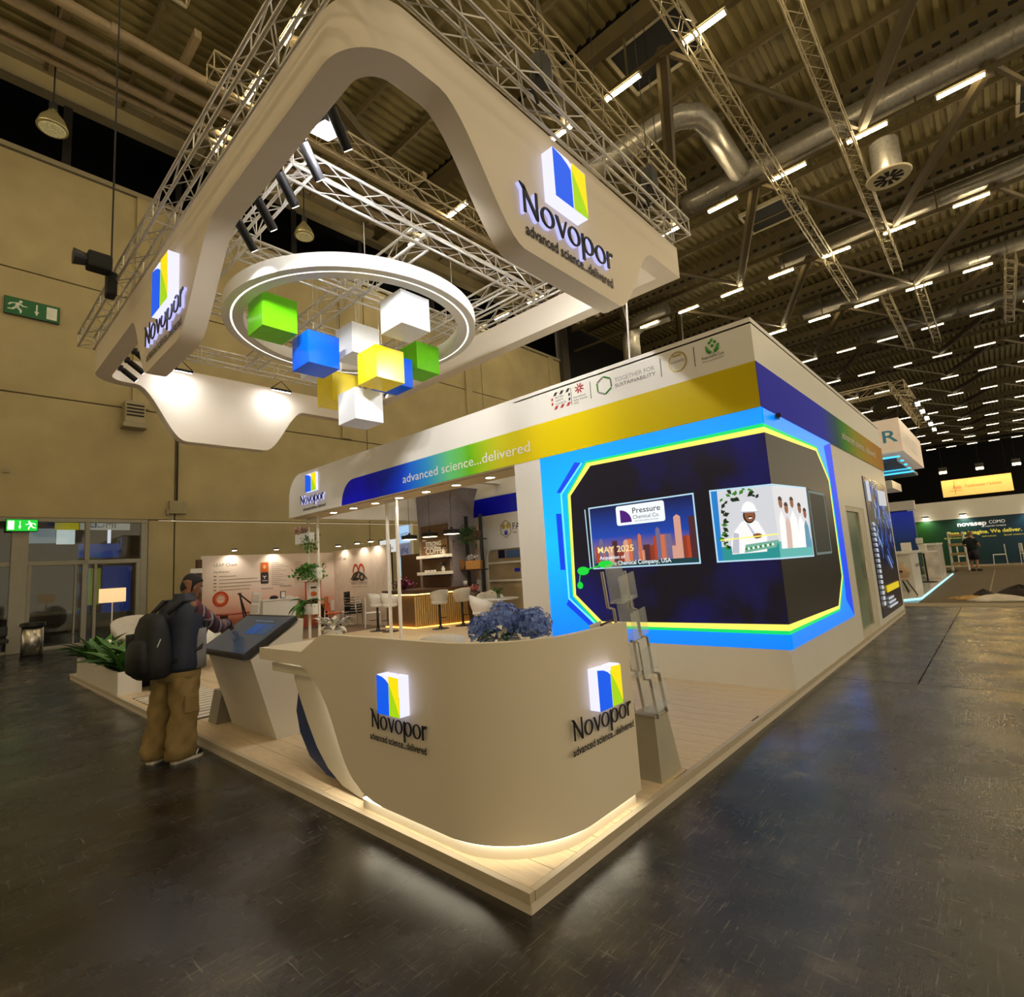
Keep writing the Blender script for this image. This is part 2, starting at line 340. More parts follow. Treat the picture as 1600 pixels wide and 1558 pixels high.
# far end of the hall: black sheets stand in for its darkness
fw = thing('wall_back', 'far end of the hall in darkness', None, kind='structure')
dark_sheet = mat('far_darkness_black', (9, 8, 8), 0.95, var=0.2)
MB().box(129.5, 130, -18, 21, 0, 20).build('dark_sheet', dark_sheet, fw)
MB().box(29, 130, 20.4, 20.7, 0, 20).build('dark_sheet', dark_sheet, fw)

# ------------------------------------------------------------------ ceiling
cl = thing('ceiling', 'olive brown corrugated steel roof deck', None, kind='structure')
deck = mat('olive_roof_deck', (116, 104, 62), 0.6, var=0.16, scale=1.2)
mb = MB(); y = -18.0; prof = []
while y < 20.2:
    prof += [(y, 19.62), (y + 0.16, 19.62), (y + 0.2, 19.52), (y + 0.36, 19.52)]; y += 0.4
for xa, xb in ((-16, 12.7), (12.9, 38.4), (38.6, 130)):
    n = len(prof); o = len(mb.v)
    mb.v += [Vector((xa, p[0], p[1])) for p in prof] + [Vector((xb, p[0], p[1])) for p in prof]
    mb.f += [(o + k, o + k + 1, o + n + k + 1, o + n + k) for k in range(n - 1)]
mb.build('deck', deck, cl)
MB().box(-16, 130, -18, 20.3, 19.66, 19.8).build('roof_skin', blackm, cl)
ROWS = [4.25 + 8.55 * k for k in range(14)]
LROWS = [-12.85, -4.3] + ROWS
beamm = mat('brown_steel_beam', (98, 86, 58), 0.55, var=0.12, scale=2)
for X in [-4.3] + ROWS:
    MB().box(X - 0.02, X + 0.02, -18, 19.9, 18.75, 19.5).build('beam_web', beamm, cl)
    MB().box(X - 0.16, X + 0.16, -18, 19.9, 18.70, 18.76).build('beam_flange', beamm, cl)
    if X > 20:
        mb = MB(); yy = -17.5
        while yy < 18: mb.box(X - 0.03, X + 0.03, yy, yy + 0.24, 18.86, 19.02); yy += 0.5
        mb.build('beam_holes', blackm, cl, kind='stuff')
X = -8.6 + 2.14
while X < 60:
    if min(abs(X - r) for r in [-4.3] + ROWS) > 0.5: MB().box(X - 0.05, X + 0.05, -18, 19.9, 19.25, 19.5).build('purlin', beamm, cl)
    X += 2.1375
brace = mat('brown_brace', (92, 80, 54), 0.6, var=0.1)
for r in range(len(ROWS) - 1):
    xa, xb = ROWS[r], ROWS[r + 1]
    for j in range(-1, 3):
        y0 = -3.6 + 7.6 * j
        if xa < 10 and j < 1: continue
        q = (Vector((xb - xa, 3.8, 0))).to_track_quat('X', 'Z').to_matrix()
        MB().tube((xa, y0, 17.25), (xb, y0 + 3.7, 17.3), 0.22, 6).build('brace', brace, cl)
        if y0 + 7.6 < 19: MB().tube((xb, y0 + 3.7, 17.3), (xa, y0 + 7.6, 17.25), 0.11, 6).build('brace', brace, cl)
for X in LROWS:
    MB().box(X - 0.1, X + 0.1, -18, 19.8, 17.08, 17.2).build('light_rail', beamm, cl)
    for j in range(-2, 3): MB().box(X - 0.03, X + 0.03, 6.8 * j - 1.6, 6.8 * j - 1.54, 17.2, 18.7).build('rail_hanger', beamm, cl)
# roof hatches
for k, (hx, hy) in enumerate(((14.6, 4.9), (27.6, 4.9), (27.6, -6))):
    h = thing('roof_hatch', ('black roof hatch with pale frame beside the nearest strip lights', 'black roof hatch with pale frame above the elbow duct', 'black roof hatch far along the duct')[k], 'hatch', (hx, hy, 19.3), 'roof hatches')
    MB().box(hx - 1.0, hx + 1.0, hy - 1.3, hy + 1.3, 19.3, 19.4).build('opening', blackm, h)
    fmat = mat('hatch_frame', (190, 180, 150), 0.5)
    for a in ((-1.12, -1.0, -1.42, 1.42), (1.0, 1.12, -1.42, 1.42), (-1.0, 1.0, -1.42, -1.3), (-1.0, 1.0, 1.3, 1.42)): MB().box(hx + a[0], hx + a[1], hy + a[2], hy + a[3], 19.25, 19.45).build('frame_bar', fmat, h)

# strip lights: one thing each
tube_m = emis('strip_light_tube', (255, 232, 184), STRIP_POWER)
house_m = mat('strip_light_housing', (176, 170, 150), 0.5)
proto = thing('strip_light', None, 'ceiling light', (0, 0, 17.0), 'hall strip lights')
MB().cbox(-0.07, 0.07, -0.68, 0.68, 17.03, 17.08, 0.01).build('housing', house_m, proto)
for dx in (-0.05, 0.05): MB().tube((dx, -0.64, 16.985), (dx, 0.64, 16.985), 0.024, 6).build('lit_tube', tube_m, proto)
for yy in (-0.66, 0.64): MB().box(-0.09, 0.09, yy, yy + 0.02, 16.95, 17.03).build('end_cap', house_m, proto)
proto_far = dup(proto)
for ch in proto_far.children:
    if ch.name.startswith('lit_tube'):
        ch.data = ch.data.copy(); ch.data.materials[0] = emis('strip_light_tube_distance_fade', (255, 236, 200), STRIP_POWER * 0.12)  # far tubes glow less: fading with distance is put into their emission
ORD = 'first second third fourth fifth sixth seventh eighth ninth tenth eleventh twelfth thirteenth fourteenth fifteenth sixteenth seventeenth eighteenth nineteenth twentieth'.split()
RN = ['the roof rail two bays behind the viewer', 'the roof rail one bay behind the viewer', 'the roof rail over the stand', 'the roof rail just past the hanging header', 'the roof rail beneath the silver duct'] + ['the %s roof rail past the silver duct' % ORD[k] for k in range(12)]
first = True
for ri, X in enumerate(LROWS):
    cnt = 0
    for k in range(6, -13, -1):
        Yl = 2.7 + 2.74 * k
        if X < 5 and not (-6 <= k <= 5): continue
        if 5 < X < 15 and not (-5 <= k <= 6): continue
        if X < 25 and k < -3: continue
        if X < 60 and k < -6: continue
        if X > 60 and k < -5: continue
        if k > 4 and X > 25: continue
        o = (proto if first else dup(proto)) if X < 45 else dup(proto_far); first = False
        o.location = (X, Yl, 17.0)
        o['label'] = '%s strip light from the hall wall on %s' % (ORD[cnt], RN[ri])
        cnt += 1
for ch in list(proto_far.children): bpy.data.objects.remove(ch)
bpy.data.objects.remove(proto_far)
# ducts
def duct(name, label, pts, r, n=16, ribs=True):
    t = thing(name, label, 'duct', pts[0])
    MB().path(pts, r, n).build('duct_shell', steel, t, smooth=True)
    if ribs:
        for a, b in zip(pts[:-1], pts[1:]):
            a, b = Vector(a), Vector(b); L = (b - a).length; k = max(2, int(L / 0.7))
            if k > 60: k = 60
            for i in range(1, k):
                c = a.lerp(b, i / k); d = (b - a).normalized() * 0.025; MB().tube(c - d, c + d, r * 1.03, n).build('seam_ring', steel, t)
    return t
duct('air_duct', 'long silver spiral duct under the roof over the aisle', [(21.6, 7.2, 17.95), (21.6, 6.6, 17.95), (21.6, 5.5, 17.95), (21.6, 0, 17.95), (21.6, -12, 17.95), (21.6, -17.5, 17.95)], 0.55)
duct('elbow_duct', 'bent silver duct that curves back into the long duct', [(16.2, 12.5, 17.9), (16.2, 5.6, 17.9), (16.35, 5.0, 17.9), (16.75, 4.55, 17.9), (17.4, 4.42, 17.9), (21.0, 4.5, 17.9)], 0.42, ribs=False)
duct('air_duct', 'silver duct on the second bay past the long duct', [(30.6, 5.5, 17.9), (30.6, -17.5, 17.9)], 0.5, ribs=False)
duct('air_duct', 'farther thin silver duct on the third bay', [(39.2, 6.5, 17.9), (39.2, -17.5, 17.9)], 0.45, ribs=False)
duct('air_duct', 'last dim duct near the far end of the roof', [(47.8, 4.5, 17.9), (47.8, -17.5, 17.9)], 0.45, ribs=False)
duct('air_duct', 'silver duct elbow dropping behind the fascia top', [(30.4, 12.5, 17.6), (30.4, 14.5, 17.6), (30.4, 15.2, 17.3), (30.4, 15.4, 16.6), (30.4, 15.4, 15.2)], 0.6, ribs=False)
v = thing('ceiling_diffuser', 'round drum air outlet with bladed disc under the silver duct', 'air vent', (23.3, -0.35, 16.0))
MB().tube((23.3, -0.35, 16.15), (23.3, -0.35, 17.5), 0.5, 20).build('drum', steel, v, auto=40)
MB().lathe([(0.75, 0), (0.78, 0.06), (0.5, 0.15)], (23.3, -0.35, 16.0), 24).build('collar', mat('vent_cream', (200, 190, 160), 0.5), v)
for k in range(10):
    a = k * math.pi / 5; MB().prism([(0.12, -0.05), (0.5, -0.1), (0.5, 0.08), (0.12, 0.03)], (23.3, -0.35, 15.985), (math.cos(a), math.sin(a), 0), (-math.sin(a), math.cos(a), 0), (0, 0, 0.01)).build('blade', blackm, v)
# pipes over the entrance side
pipem = mat('beige_service_pipe', (158, 140, 112), 0.45, var=0.1)
for k, (yy, rr, lb) in enumerate(((14.4, 0.15, 'thick beige service pipe farthest out from the wall'), (15.2, 0.15, 'beige service pipe second out from the window band'), (16.2, 0.13, 'beige service pipe third out under the roof'), (16.65, 0.09, 'thin beige pipe closest to the window band'))):
    p = thing('service_pipe', lb, 'pipe', (0, yy, 17.0), 'roof service pipes')
    MB().tube((-14, yy, 17.0), (26, yy, 17.0), rr, 12).build('run', pipem, p, smooth=True)
    for xx in (-6.3, 0.75, 7.8, 14.8): MB().tube((xx, yy, 17.0), (xx + 0.18, yy, 17.0), rr * 1.22, 12).build('coupling', pipem, p)
for kx, xx in enumerate((-0.13, 2.55, 5.3, 8.0, 10.7)): tag(MB().box(xx - 0.09, xx + 0.09, 13.2, 17.2, 17.15, 17.4).build('pipe_bracket', pipem), '%s brown bracket bar under the service pipes, counted from the entrance end' % ORD[kx], 'bracket', 'pipe bracket bars')

# pendants in front of the window band
for xx, yy, lb in ((-0.1, 17.0, 'glass hall pendant lamp before the black window at the entrance end'), (7.55, 17.0, 'glass hall pendant lamp seen through the hanging header')):
    p = thing('hall_pendant', lb, 'pendant lamp', (xx, yy, 15.1), 'hall pendant lamps')
    MB().lathe([(0.36, 0), (0.38, 0.05), (0.3, 0.3), (0.14, 0.52), (0.1, 0.62)], (xx, yy, 15.1), 20).build('shade', mat('pendant_glass', (168, 160, 120), 0.15, metal=0.5), p, smooth=True)
    MB().lathe([(0.0, 0), (0.3, 0.0), (0.34, 0.04)], (xx, yy, 15.08), 16).build('lens', mat('pendant_lens', (215, 205, 150), 0.2, emit=0.15, ecol=(215, 205, 150), var=0.3, scale=14), p)
    MB().tube((xx, yy, 15.7), (xx, yy, 15.95), 0.1, 10).build('lamp_cap', black, p); MB().tube((xx, yy, 15.95), (xx, yy, 19.5), 0.02, 6).build('stem', black, p)

# ------------------------------------------------------------------ trusses
def box_truss(name, label, p, q, w=0.27, r=0.022, pitch=0.42, m=None, group=None, grp=None):
    """square lattice truss; p,q = centre of bottom plane ends"""
    m = m or alu; p, q = Vector(p), Vector(q); d = (q - p).normalized(); sd = Vector((-d.y, d.x, 0)) * (w / 2); up = UZ * w
    t = thing(name, label, 'truss', p, group)
    ch = [(-sd), (sd), (-sd + up), (sd + up)]
    for c in ch: MB().tube(p + c, q + c, r, 7).build('chord', m, t, smooth=True)
    L = (q - p).length; n = max(2, int(L / pitch)); mb = MB(); rl = r * 0.42
    for a, b in ((0, 1), (2, 3), (0, 2), (1, 3)):
        for i in range(n):
            u0, u1 = p + d * (L * i / n), p + d * (L * (i + 1) / n)
            A, B = (ch[a], ch[b]) if i % 2 == 0 else (ch[b], ch[a])
            mb.tube(u0 + A, u1 + B, rl, 4, cap=False)
            if i % 4 == 0: mb.tube(u0 + ch[a], u0 + ch[b], rl, 4, cap=False)
        mb.tube(q + ch[a], q + ch[b], rl, 4, cap=False)
    mb.build('lacing', m, t, kind='stuff')
    return t
ZT = 6.76
HT = [('header_truss', 'aluminium box truss along the header face that carries the wide lettering', (0.3, 1.42, ZT), (6.2, 1.42, ZT)),
      ('header_truss', 'aluminium box truss along the header face toward the entrance doors', (0.1, 1.3, ZT), (0.1, 11.9, ZT)),
      ('header_truss', 'aluminium box truss over the rear edge of the hanging header', (6.1, 1.6, ZT), (6.1, 11.3, ZT)),
      ('header_truss', 'aluminium box truss over the end of the header nearest the hall wall', (0.3, 11.2, ZT), (6.0, 11.2, ZT)),
      ('grid_truss', 'inner grid truss nearest the rounded header corner, crossing above the ring', (0.9, 4.22, ZT), (5.9, 4.22, ZT)),
      ('grid_truss', 'inner grid truss running beside the row of black spotlights', (1.02, 4.1, ZT), (1.02, 11.0, ZT)),
      ('grid_truss', 'inner grid truss crossing the middle of the ring lengthwise', (3.15, 4.4, ZT), (3.15, 11.0, ZT)),
      ('grid_truss', 'inner grid truss on the rear side of the ring', (5.3, 4.4, ZT), (5.3, 11.0, ZT)),
      ('grid_truss', 'inner grid truss crossing behind the coloured cubes', (1.2, 6.5, ZT + 0.02), (6.0, 6.5, ZT + 0.02)),
      ('grid_truss', 'inner grid truss crossing beyond the ring toward the hall wall', (1.2, 8.6, ZT + 0.02), (6.0, 8.6, ZT + 0.02))]
for n, lb, p, q in HT: box_truss(n, lb, p, q, group='trusses of the hanging header')
gal = mat('warm_grey_truss', (176, 164, 136), 0.45, metal=0.4, var=0.1)
RT = [('slim roof truss on the rail side closest to the header corner', (8, 3.05, 16.5), (36, 3.05, 16.5)),
      ('slim roof truss running out above the aisle floor', (8, 0.55, 16.5), (34, 0.55, 16.5)),
      ('short roof truss high over the middle of the header lettering', (4.5, 4.6, 13.6), (14.5, 4.6, 13.6)),
      ('slim roof truss crossing high above the header ring', (1.5, 8.9, 12.0), (16, 8.9, 12.0)),
      ('small distant roof truss, first of the close pair', (37, 1.55, 16.3), (49, 1.55, 16.3)),
      ('small distant roof truss, second of the close pair', (37, -0.1, 16.3), (49, -0.1, 16.3)),
      ('small distant roof truss hanging at the picture edge', (35, -4.0, 15.5), (46, -4.0, 15.5)),
      ('slim roof truss above the entrance side of the header', (-9, 7.1, 11.5), (0.6, 7.1, 11.5))]
for lb, p, q in RT:
    t = box_truss('roof_truss', lb, p, q, w=0.42, r=0.03, pitch=0.6, m=gal, group='roof trusses')
    for f in (0.15, 0.5, 0.85):
        a = Vector(p).lerp(Vector(q), f); MB().tube(a + UZ * 0.42, (a.x, a.y, 19.3), 0.012, 5).build('hanging_chain', blackm, t)
# chain hoists and cables from roof to header
for x, y, lb in ((5.2, 1.42, 'black chain hoist on the header truss above the wide lettering'), (2.6, 1.42, 'black chain hoist on the near truss left of the logo')):
    h = thing('chain_hoist', lb, 'hoist', (x, y, 7.1), 'chain hoists')
    MB().cbox(x - 0.11, x + 0.11, y - 0.09, y + 0.09, 7.12, 7.45, 0.02).build('motor', black, h)
    MB().tube((x, y, 7.45), (x, y, 18.7), 0.006, 5).build('chain', blackm, h); MB().path([(x - 0.12, y, 7.3), (x - 0.2, y, 6.95), (x - 0.1, y, 6.8)], 0.02, 6).build('chain_bag', blackm, h)

# ================================================================== THE STAND: platform, walls, fascia
ZP = 0.10
pf = thing('platform', 'raised stand floor of pale oak planks with a cream edge', 'platform', (0, 0, 0))
edge = mat('cream_platform_edge', (226, 214, 196), 0.45, var=0.03)
lip = mat('brushed_lip_trim', (190, 176, 152), 0.4, var=0.04)
MB().box(0.03, 12.86, 0.03, 11.68, 0.0, 0.05).build('base', edge, pf)
MB().box(0.012, 0.03, 0.012, 11.68, 0.0, 0.052).build('skirting_side', edge, pf)
for x0, x1 in ((0.012, 1.0), (1.0, 3.4), (3.4, 5.8), (5.8, 8.2), (8.2, 10.6), (10.6, 12.87)): MB().box(x0 + 0.003, x1, 0.010, 0.03, 0.0, 0.052).build('skirting_board', edge, pf)
for y0, y1 in ((0.0, 2.4), (2.4, 4.8), (4.8, 7.2), (7.2, 9.6), (9.6, 11.69)): MB().box(0.0, 0.035, y0 + 0.003, y1, 0.055, ZP).build('lip_trim', lip, pf)
for x0, x1 in ((0.035, 2.4), (2.4, 4.8), (4.8, 7.2), (7.2, 9.6), (9.6, 12.88)): MB().box(x0 + 0.002, x1, 0.0, 0.035, 0.055, ZP).build('lip_trim', lip, pf)
MB().box(0.03, 12.86, 0.03, 11.68, 0.05, 0.088).build('underlay', blackm, pf)
pw, pl = 0.19, 1.95
pm = MB().cbox(0, pw - 0.004, 0, pl - 0.004, 0, 0.012, 0.002).build('plank', wood_floor, pf, local=True); pme = pm.data; bpy.data.objects.remove(pm)
i = 0; x = 0.037
while x < 9.6:
    off = -(i * 0.73) % pl - pl; y = 0.037 + off
    while y < 11.6:
        if y + pl > 0.05 and not (x > 4.5 and y + pl < 3.7):
            y0, y1 = max(y, 0.037), min(y + pl, 11.66)
            if y1 - y0 > 0.02:
                o = piece(pme, 'plank', pf, loc=(x, y0, 0.088)); o.scale = (1, (y1 - y0) / pl, 1)
        y += pl
    x += pw; i += 1
# slatted grille mat by the kiosk
gm = thing('floor_grille', 'slatted pale floor grille set in the platform beyond the kiosk', 'grille', (0.45, 6.3, ZP))
for k in range(13):
    MB().box(0.1, 0.95, 5.25 + k * 0.17, 5.25 + k * 0.17 + 0.10, ZP + 0.001, ZP + 0.014).build('slat', edge, gm)
MB().box(0.1, 0.95, 5.2, 7.5, ZP - 0.002, ZP + 0.003).build('recess', blackm, gm)

XF = 4.33
wf = thing('wall_front', 'white front wall of the stand block around the video wall', None, kind='structure')
MB().box(XF, XF + 0.12, 0.012, 3.78, ZP, 0.52).build('lower_panel', white, wf)
MB().box(XF, XF + 0.12, 3.25, 3.78, 0.52, 3.205).build('pilaster', white, wf)
MB().box(XF + 0.06, XF + 0.12, 0.012, 3.25, 0.52, 3.205).build('backing', blackm, wf)
MB().box(XF + 0.12, 9.7, 3.66, 3.78, ZP, 4.2).build('return_wall', white, wf)
MB().box(XF, 12.85, 0.0, 3.7, 4.2, 4.22).build('roof_panel', white, wf)
wr = thing('wall_right', 'long white aisle wall of the stand', None, kind='structure')
MB().box(XF + 0.12, 7.55, 0.012, 0.12, ZP, 0.52).build('lower_panel', white, wr)
MB().box(7.55, 8.1, 0.012, 0.12, ZP, 3.205).build('panel', white, wr); MB().box(8.1, 9.66, 0.012, 0.12, 2.23, 3.205).build('panel', white, wr)
MB().box(9.66, 12.85, 0.012, 0.12, ZP, 3.205).build('panel', white, wr); MB().box(XF + 0.12, 7.55, 0.06, 0.12, 0.52, 3.205).build('backing', blackm, wr)
MB().box(12.75, 12.85, 0.12, 11.6, ZP, 4.2).build('end_panel', white, wr)
d2 = thing('door_2', 'narrow glazed door in the aisle wall', None, kind='structure')
pale = mat('pale_grey_door_frame', (214, 206, 186), 0.45)
MB().box(8.1, 8.2, 0.02, 0.1, 0.22, 2.23).build('frame', pale, d2); MB().box(9.2, 9.66, 0.02, 0.1, 0.22, 2.23).build('frame', pale, d2); MB().box(8.1, 9.66, 0.02, 0.1, ZP, 0.22).build('threshold', pale, d2); MB().box(8.2, 9.2, 0.02, 0.1, 2.15, 2.23).build('frame', pale, d2)
MB().box(8.2, 9.2, 0.05, 0.07, 0.22, 2.15).build('pane', mat('door_frosted_glass', (120, 140, 118), 0.25, var=0.2, scale=1.5, spec=0.6), d2)
MB().tube((9.1, 0.01, 1.0), (9.1, 0.01, 1.3), 0.015, 8).build('handle', chrome, d2)
wb = thing('wall_rear', 'white rear wall inside the stand with blue band', None, kind='structure')
XB = 9.7
MB().box(XB, XB + 0.1, 3.7, 11.7, ZP, 3.2).build('wall_panel', white, wb)
MB().box(XB, XB + 0.1, 3.7, 11.7, 3.75, 4.25).build('upper_panel', white, wb)
MB().box(XB - 0.01, XB + 0.1, 3.7, 11.7, 3.2, 3.75).build('blue_band', ramp_mat('rear_band_print', 'Y', 11.7, 5.5, [(0, (0, 8, 225)), (0.45, (0, 12, 215)), (0.7, (10, 70, 120)), (1.0, (60, 140, 60))]), wb)
MB().box(4.9, 9.7, 11.55, 11.68, 3.2, 4.25).build('side_fascia', white, wb)
MB().box(5.0, 9.7, 3.78, 11.55, 4.16, 4.2).build('canopy', white, wb) if False else None
# rounded niche window with shelves
nw = thing('window_2', 'round cornered niche window in the rear wall', None, kind='structure')
def rrect(x0, x1, z0, z1, r, n=5):
    return arc(x1 - r, z0 + r, r, r, -90, 0, n) + arc(x1 - r, z1 - r, r, r, 0, 90, n) + arc(x0 + r, z1 - r, r, r, 90, 180, n) + arc(x0 + r, z0 + r, r, r, 180, 270, n)
o_, i_ = rrect(7.4, 9.95, 0.3, 2.2, 0.28), rrect(7.46, 9.88, 0.36, 2.13, 0.24)
MB().ring(o_, i_, (XB - 0.06, 0, 0), UY, UZ, (0.06, 0, 0)).build('frame', white2, nw)
MB().prism(i_, (XB - 0.012, 0, 0), UY, UZ, (0.01, 0, 0)).build('pane', mat('niche_glass', (176, 160, 132), 0.15, var=0.25, scale=1.2), nw)
MB().box(XB - 0.05, XB - 0.013, 7.47, 9.87, 1.70, 1.76).build('rail', white2, nw); MB().box(XB - 0.05, XB - 0.013, 7.47, 9.87, 1.17, 1.23).build('rail', white2, nw)
MB().box(XB - 0.03, XB - 0.014, 9.16, 9.42, 1.86, 2.1).build('poster', navy, nw); MB().box(XB - 0.03, XB - 0.014, 8.3, 9.1, 1.86, 2.08).build('poster', mat('niche_blue', (70, 100, 150), 0.4), nw)
MB().box(XB - 0.03, XB - 0.014, 8.6, 8.8, 1.44, 1.54).build('sticker', blue_print, nw)
# molecule logo on the rear wall
ml = thing('molecule_emblem', 'hexagon molecule emblem with FA lettering on the rear wall', 'emblem', (XB, 9.07, 2.7))
hexp = [(math.cos(math.radians(60 * k + 30)), math.sin(math.radians(60 * k + 30))) for k in range(6)]
MB().ring([(9.07 + 0.24 * a, 2.72 + 0.27 * b) for a, b in hexp], [(9.07 + 0.22 * a, 2.72 + 0.25 * b) for a, b in hexp], (XB - 0.008, 0, 0), UY, UZ, (0.006, 0, 0)).build('hexagon', mat('emblem_olive', (110, 110, 60), 0.5), ml)
for k, (dy, dz, c) in enumerate(((-0.1, 0.08, 'emblem_gold'), (0.1, 0.08, 'emblem_gold'), (0, -0.12, 'emblem_blue'))):
    MB().prism(arc(9.07 + dy, 2.72 + dz, 0.075, 0.075, 0, 330, 11), (XB - 0.008, 0, 0), UY, UZ, (0.006, 0, 0)).build('atom', mat(c, (190, 170, 60) if 'gold' in c else (70, 80, 180), 0.5), ml)
text('FA', (XB, 8.79, 2.68), -UY, -UX, 0.2, black, ml)
text('MOL', (XB, 8.79, 2.56), -UY, -UX, 0.06, black, ml)

# ------------------------------------------------------------------ fascia
fa = thing('fascia', 'white fascia beam with blue green yellow band above the open lounge', 'fascia', (XF, 6, 3.2))
prof = [(0.0, 3.205), (0.0, 4.275), (11.05, 4.275)] + arc(11.05, 3.675, 0.63, 0.60, 90, 0, 8)[1:] + [(11.70, 3.205)]
MB().prism(prof, (XF, 0, 0), UY, UZ, (0.12, 0, 0)).build('front_panel', white, fa)
MB().box(XF + 0.12, 12.85, 0.0, 0.12, 3.205, 4.275).build('aisle_panel', white, fa)
MB().box(XF + 0.12, 5.0, 3.78, 11.69, 3.18, 3.22).build('soffit', mat('soffit_cream', (214, 200, 172), 0.5, var=0.02), fa)
MB().box(4.9, 5.0, 3.78, 11.6, 3.2, 4.2).build('inner_panel', white, fa)
MB().box(XF + 0.12, 5.0, 3.8, 11.4, 4.2, 4.23).build('top_panel', white, fa)
band = [(0, (206, 184, 0)), (0.27, (236, 212, 0)), (0.36, (232, 208, 20)), (0.45, (200, 196, 40)), (0.53, (104, 184, 26)), (0.59, (104, 204, 130)), (0.66, (46, 146, 215)), (0.75, (4, 70, 245)), (0.86, (0, 12, 245)), (1.0, (0, 8, 240))]
mb = MB().prism([(0.0, 3.207), (0.0, 3.745), (8.55, 3.745)] + arc(8.55, 3.207, 0.52, 0.538, 90, 0, 8)[1:], (XF - 0.006, 0, 0), UY, UZ, (0.005, 0, 0))
fo = mb.build('colour_band', ramp_mat('fascia_band_print', 'Y', -6.0, 3.07, band, rough=0.35, spec=0.2), fa)
mb = MB().box(XF - 0.004, 12.86, -0.006, -0.001, 3.207, 3.745)
mb.build('colour_band', ramp_mat('aisle_band_print', 'X', 0.0, 8.52, [(0, (0, 14, 225)), (0.34, (0, 30, 235)), (0.45, (8, 90, 110)), (0.52, (46, 150, 20)), (0.64, (160, 165, 10)), (0.8, (196, 150, 6)), (1.0, (186, 126, 8))], rough=0.55, spec=0.12), fa)
text('advanced science...delivered', (XF, 6.74, 3.36), -UY, -UX, 0.17, white2, fa, width=3.32, depth=0.012)
text('advanced science...delivered', (8.55, 0, 3.41), UX, -UY, 0.15, white2, fa, width=3.3, depth=0.012)
for k in range(7):
    y = 4.69 + 0.9 * k
    l = thing('downlight', 'round recessed downlight in the fascia soffit, number %s counted from the video wall' % ('one', 'two', 'three', 'four', 'five', 'six', 'seven')[k], 'downlight', (4.69, y, 3.18), 'soffit downlights')
    MB().lathe([(0.105, -0.006), (0.105, 0.0), (0.085, 0.001)], (4.69, y, 3.176), 20).build('trim_ring', mat('downlight_ring', (120, 110, 90), 0.4), l)
    MB().lathe([(0.0, 0), (0.085, 0.0)], (4.69, y, 3.17), 20).build('lens', emis('downlight_lens', (255, 236, 200), 14.0), l); lamp('SPOT', 'lamp_light', (4.69, y, 3.16), 26, (1, 0.86, 0.68), l, (4.75, y, 0), 0.06, 1.9)

# partner badges on the fascia top strip
def badge(name, label): return thing(name, label, 'logo', (XF, 2, 4.0))
b1 = badge('striped_badge', 'small badge framed in black and red slanted stripes on the fascia')
for k in range(3):
    for z, m in ((4.10, black), (3.89, mat('badge_red', (190, 40, 50), 0.5))):
        y = 2.90 - k * 0.115; MB().prism([(y, z), (y - 0.05, z), (y - 0.085, z + 0.05), (y - 0.035, z + 0.05)], (XF - 0.004, 0, 0), UY, UZ, (0.003, 0, 0)).build('stripe', m, b1)
for z in (3.96, 4.03):
    for y, m in ((2.94, MATS['badge_red']), (2.62, black)): MB().prism([(y, z), (y - 0.03, z + 0.01), (y - 0.03, z + 0.05), (y, z + 0.04)], (XF - 0.004, 0, 0), UY, UZ, (0.003, 0, 0)).build('stripe', m, b1)
for k, s in enumerate(('BRITISH', 'SAFETY', 'COUNCIL')): text(s, (XF, 2.86, 4.05 - k * 0.05), -UY, -UX, 0.032, black, b1)
b2 = badge('award_badge', 'red starburst badge above small award lettering on the fascia')
for k in range(8):
    a = math.radians(45 * k + 22); MB().tube((XF - 0.005, 2.42 + 0.02 * math.cos(a), 4.10 + 0.02 * math.sin(a)), (XF - 0.005, 2.42 + 0.075 * math.cos(a), 4.10 + 0.075 * math.sin(a)), 0.009, 5).build('ray', MATS['badge_red'], b2)
for k, s in enumerate(('International', 'Safety Awards', '2024')): text(s, (XF, 2.53, 3.97 - k * 0.045), -UY, -UX, 0.03, black, b2)
b3 = badge('hexagon_badge', 'green and grey hexagon ring beside TOGETHER FOR SUSTAINABILITY lettering')
gb = mat('badge_green', (60, 150, 60), 0.5); gg = mat('badge_grey', (150, 150, 150), 0.5)
for k in range(6):
    a0, a1 = math.radians(60 * k + 30), math.radians(60 * k + 84)
    MB().tube((XF - 0.005, 2.0 + 0.125 * math.cos(a0), 4.02 + 0.125 * math.sin(a0)), (XF - 0.005, 2.0 + 0.125 * math.cos(a1), 4.02 + 0.125 * math.sin(a1)), 0.012, 5).build('side', gb if k % 2 else gg, b3)
text('TOGETHER FOR', (XF, 1.83, 4.015), -UY, -UX, 0.06, gg, b3, width=0.6); text('SUSTAINABILITY', (XF, 1.83, 3.94), -UY, -UX, 0.05, mat('badge_dark', (70, 75, 75), 0.5), b3, width=0.61)
b4 = badge('round_badge', 'gold ring medal badge on the fascia')
MB().ring(arc(0.91, 4.02, 0.125, 0.135, 0, 345, 23), arc(0.91, 4.02, 0.105, 0.115, 0, 345, 23), (XF - 0.005, 0, 0), UY, UZ, (0.004, 0, 0)).build('ring', mat('badge_gold', (178, 160, 110), 0.35, metal=0.4), b4)
text('ecovadis', (XF, 1.0, 4.01), -UY, -UX, 0.045, gg, b4, width=0.18); MB().prism([(0.97, 4.09), (0.86, 4.09), (0.86, 4.115), (0.97, 4.115)], (XF - 0.004, 0, 0), UY, UZ, (0.003, 0, 0)).build('bar', MATS['badge_gold'], b4)
b5 = badge('hands_badge', 'green cupped hands badge above Responsible Care lettering on the fascia')
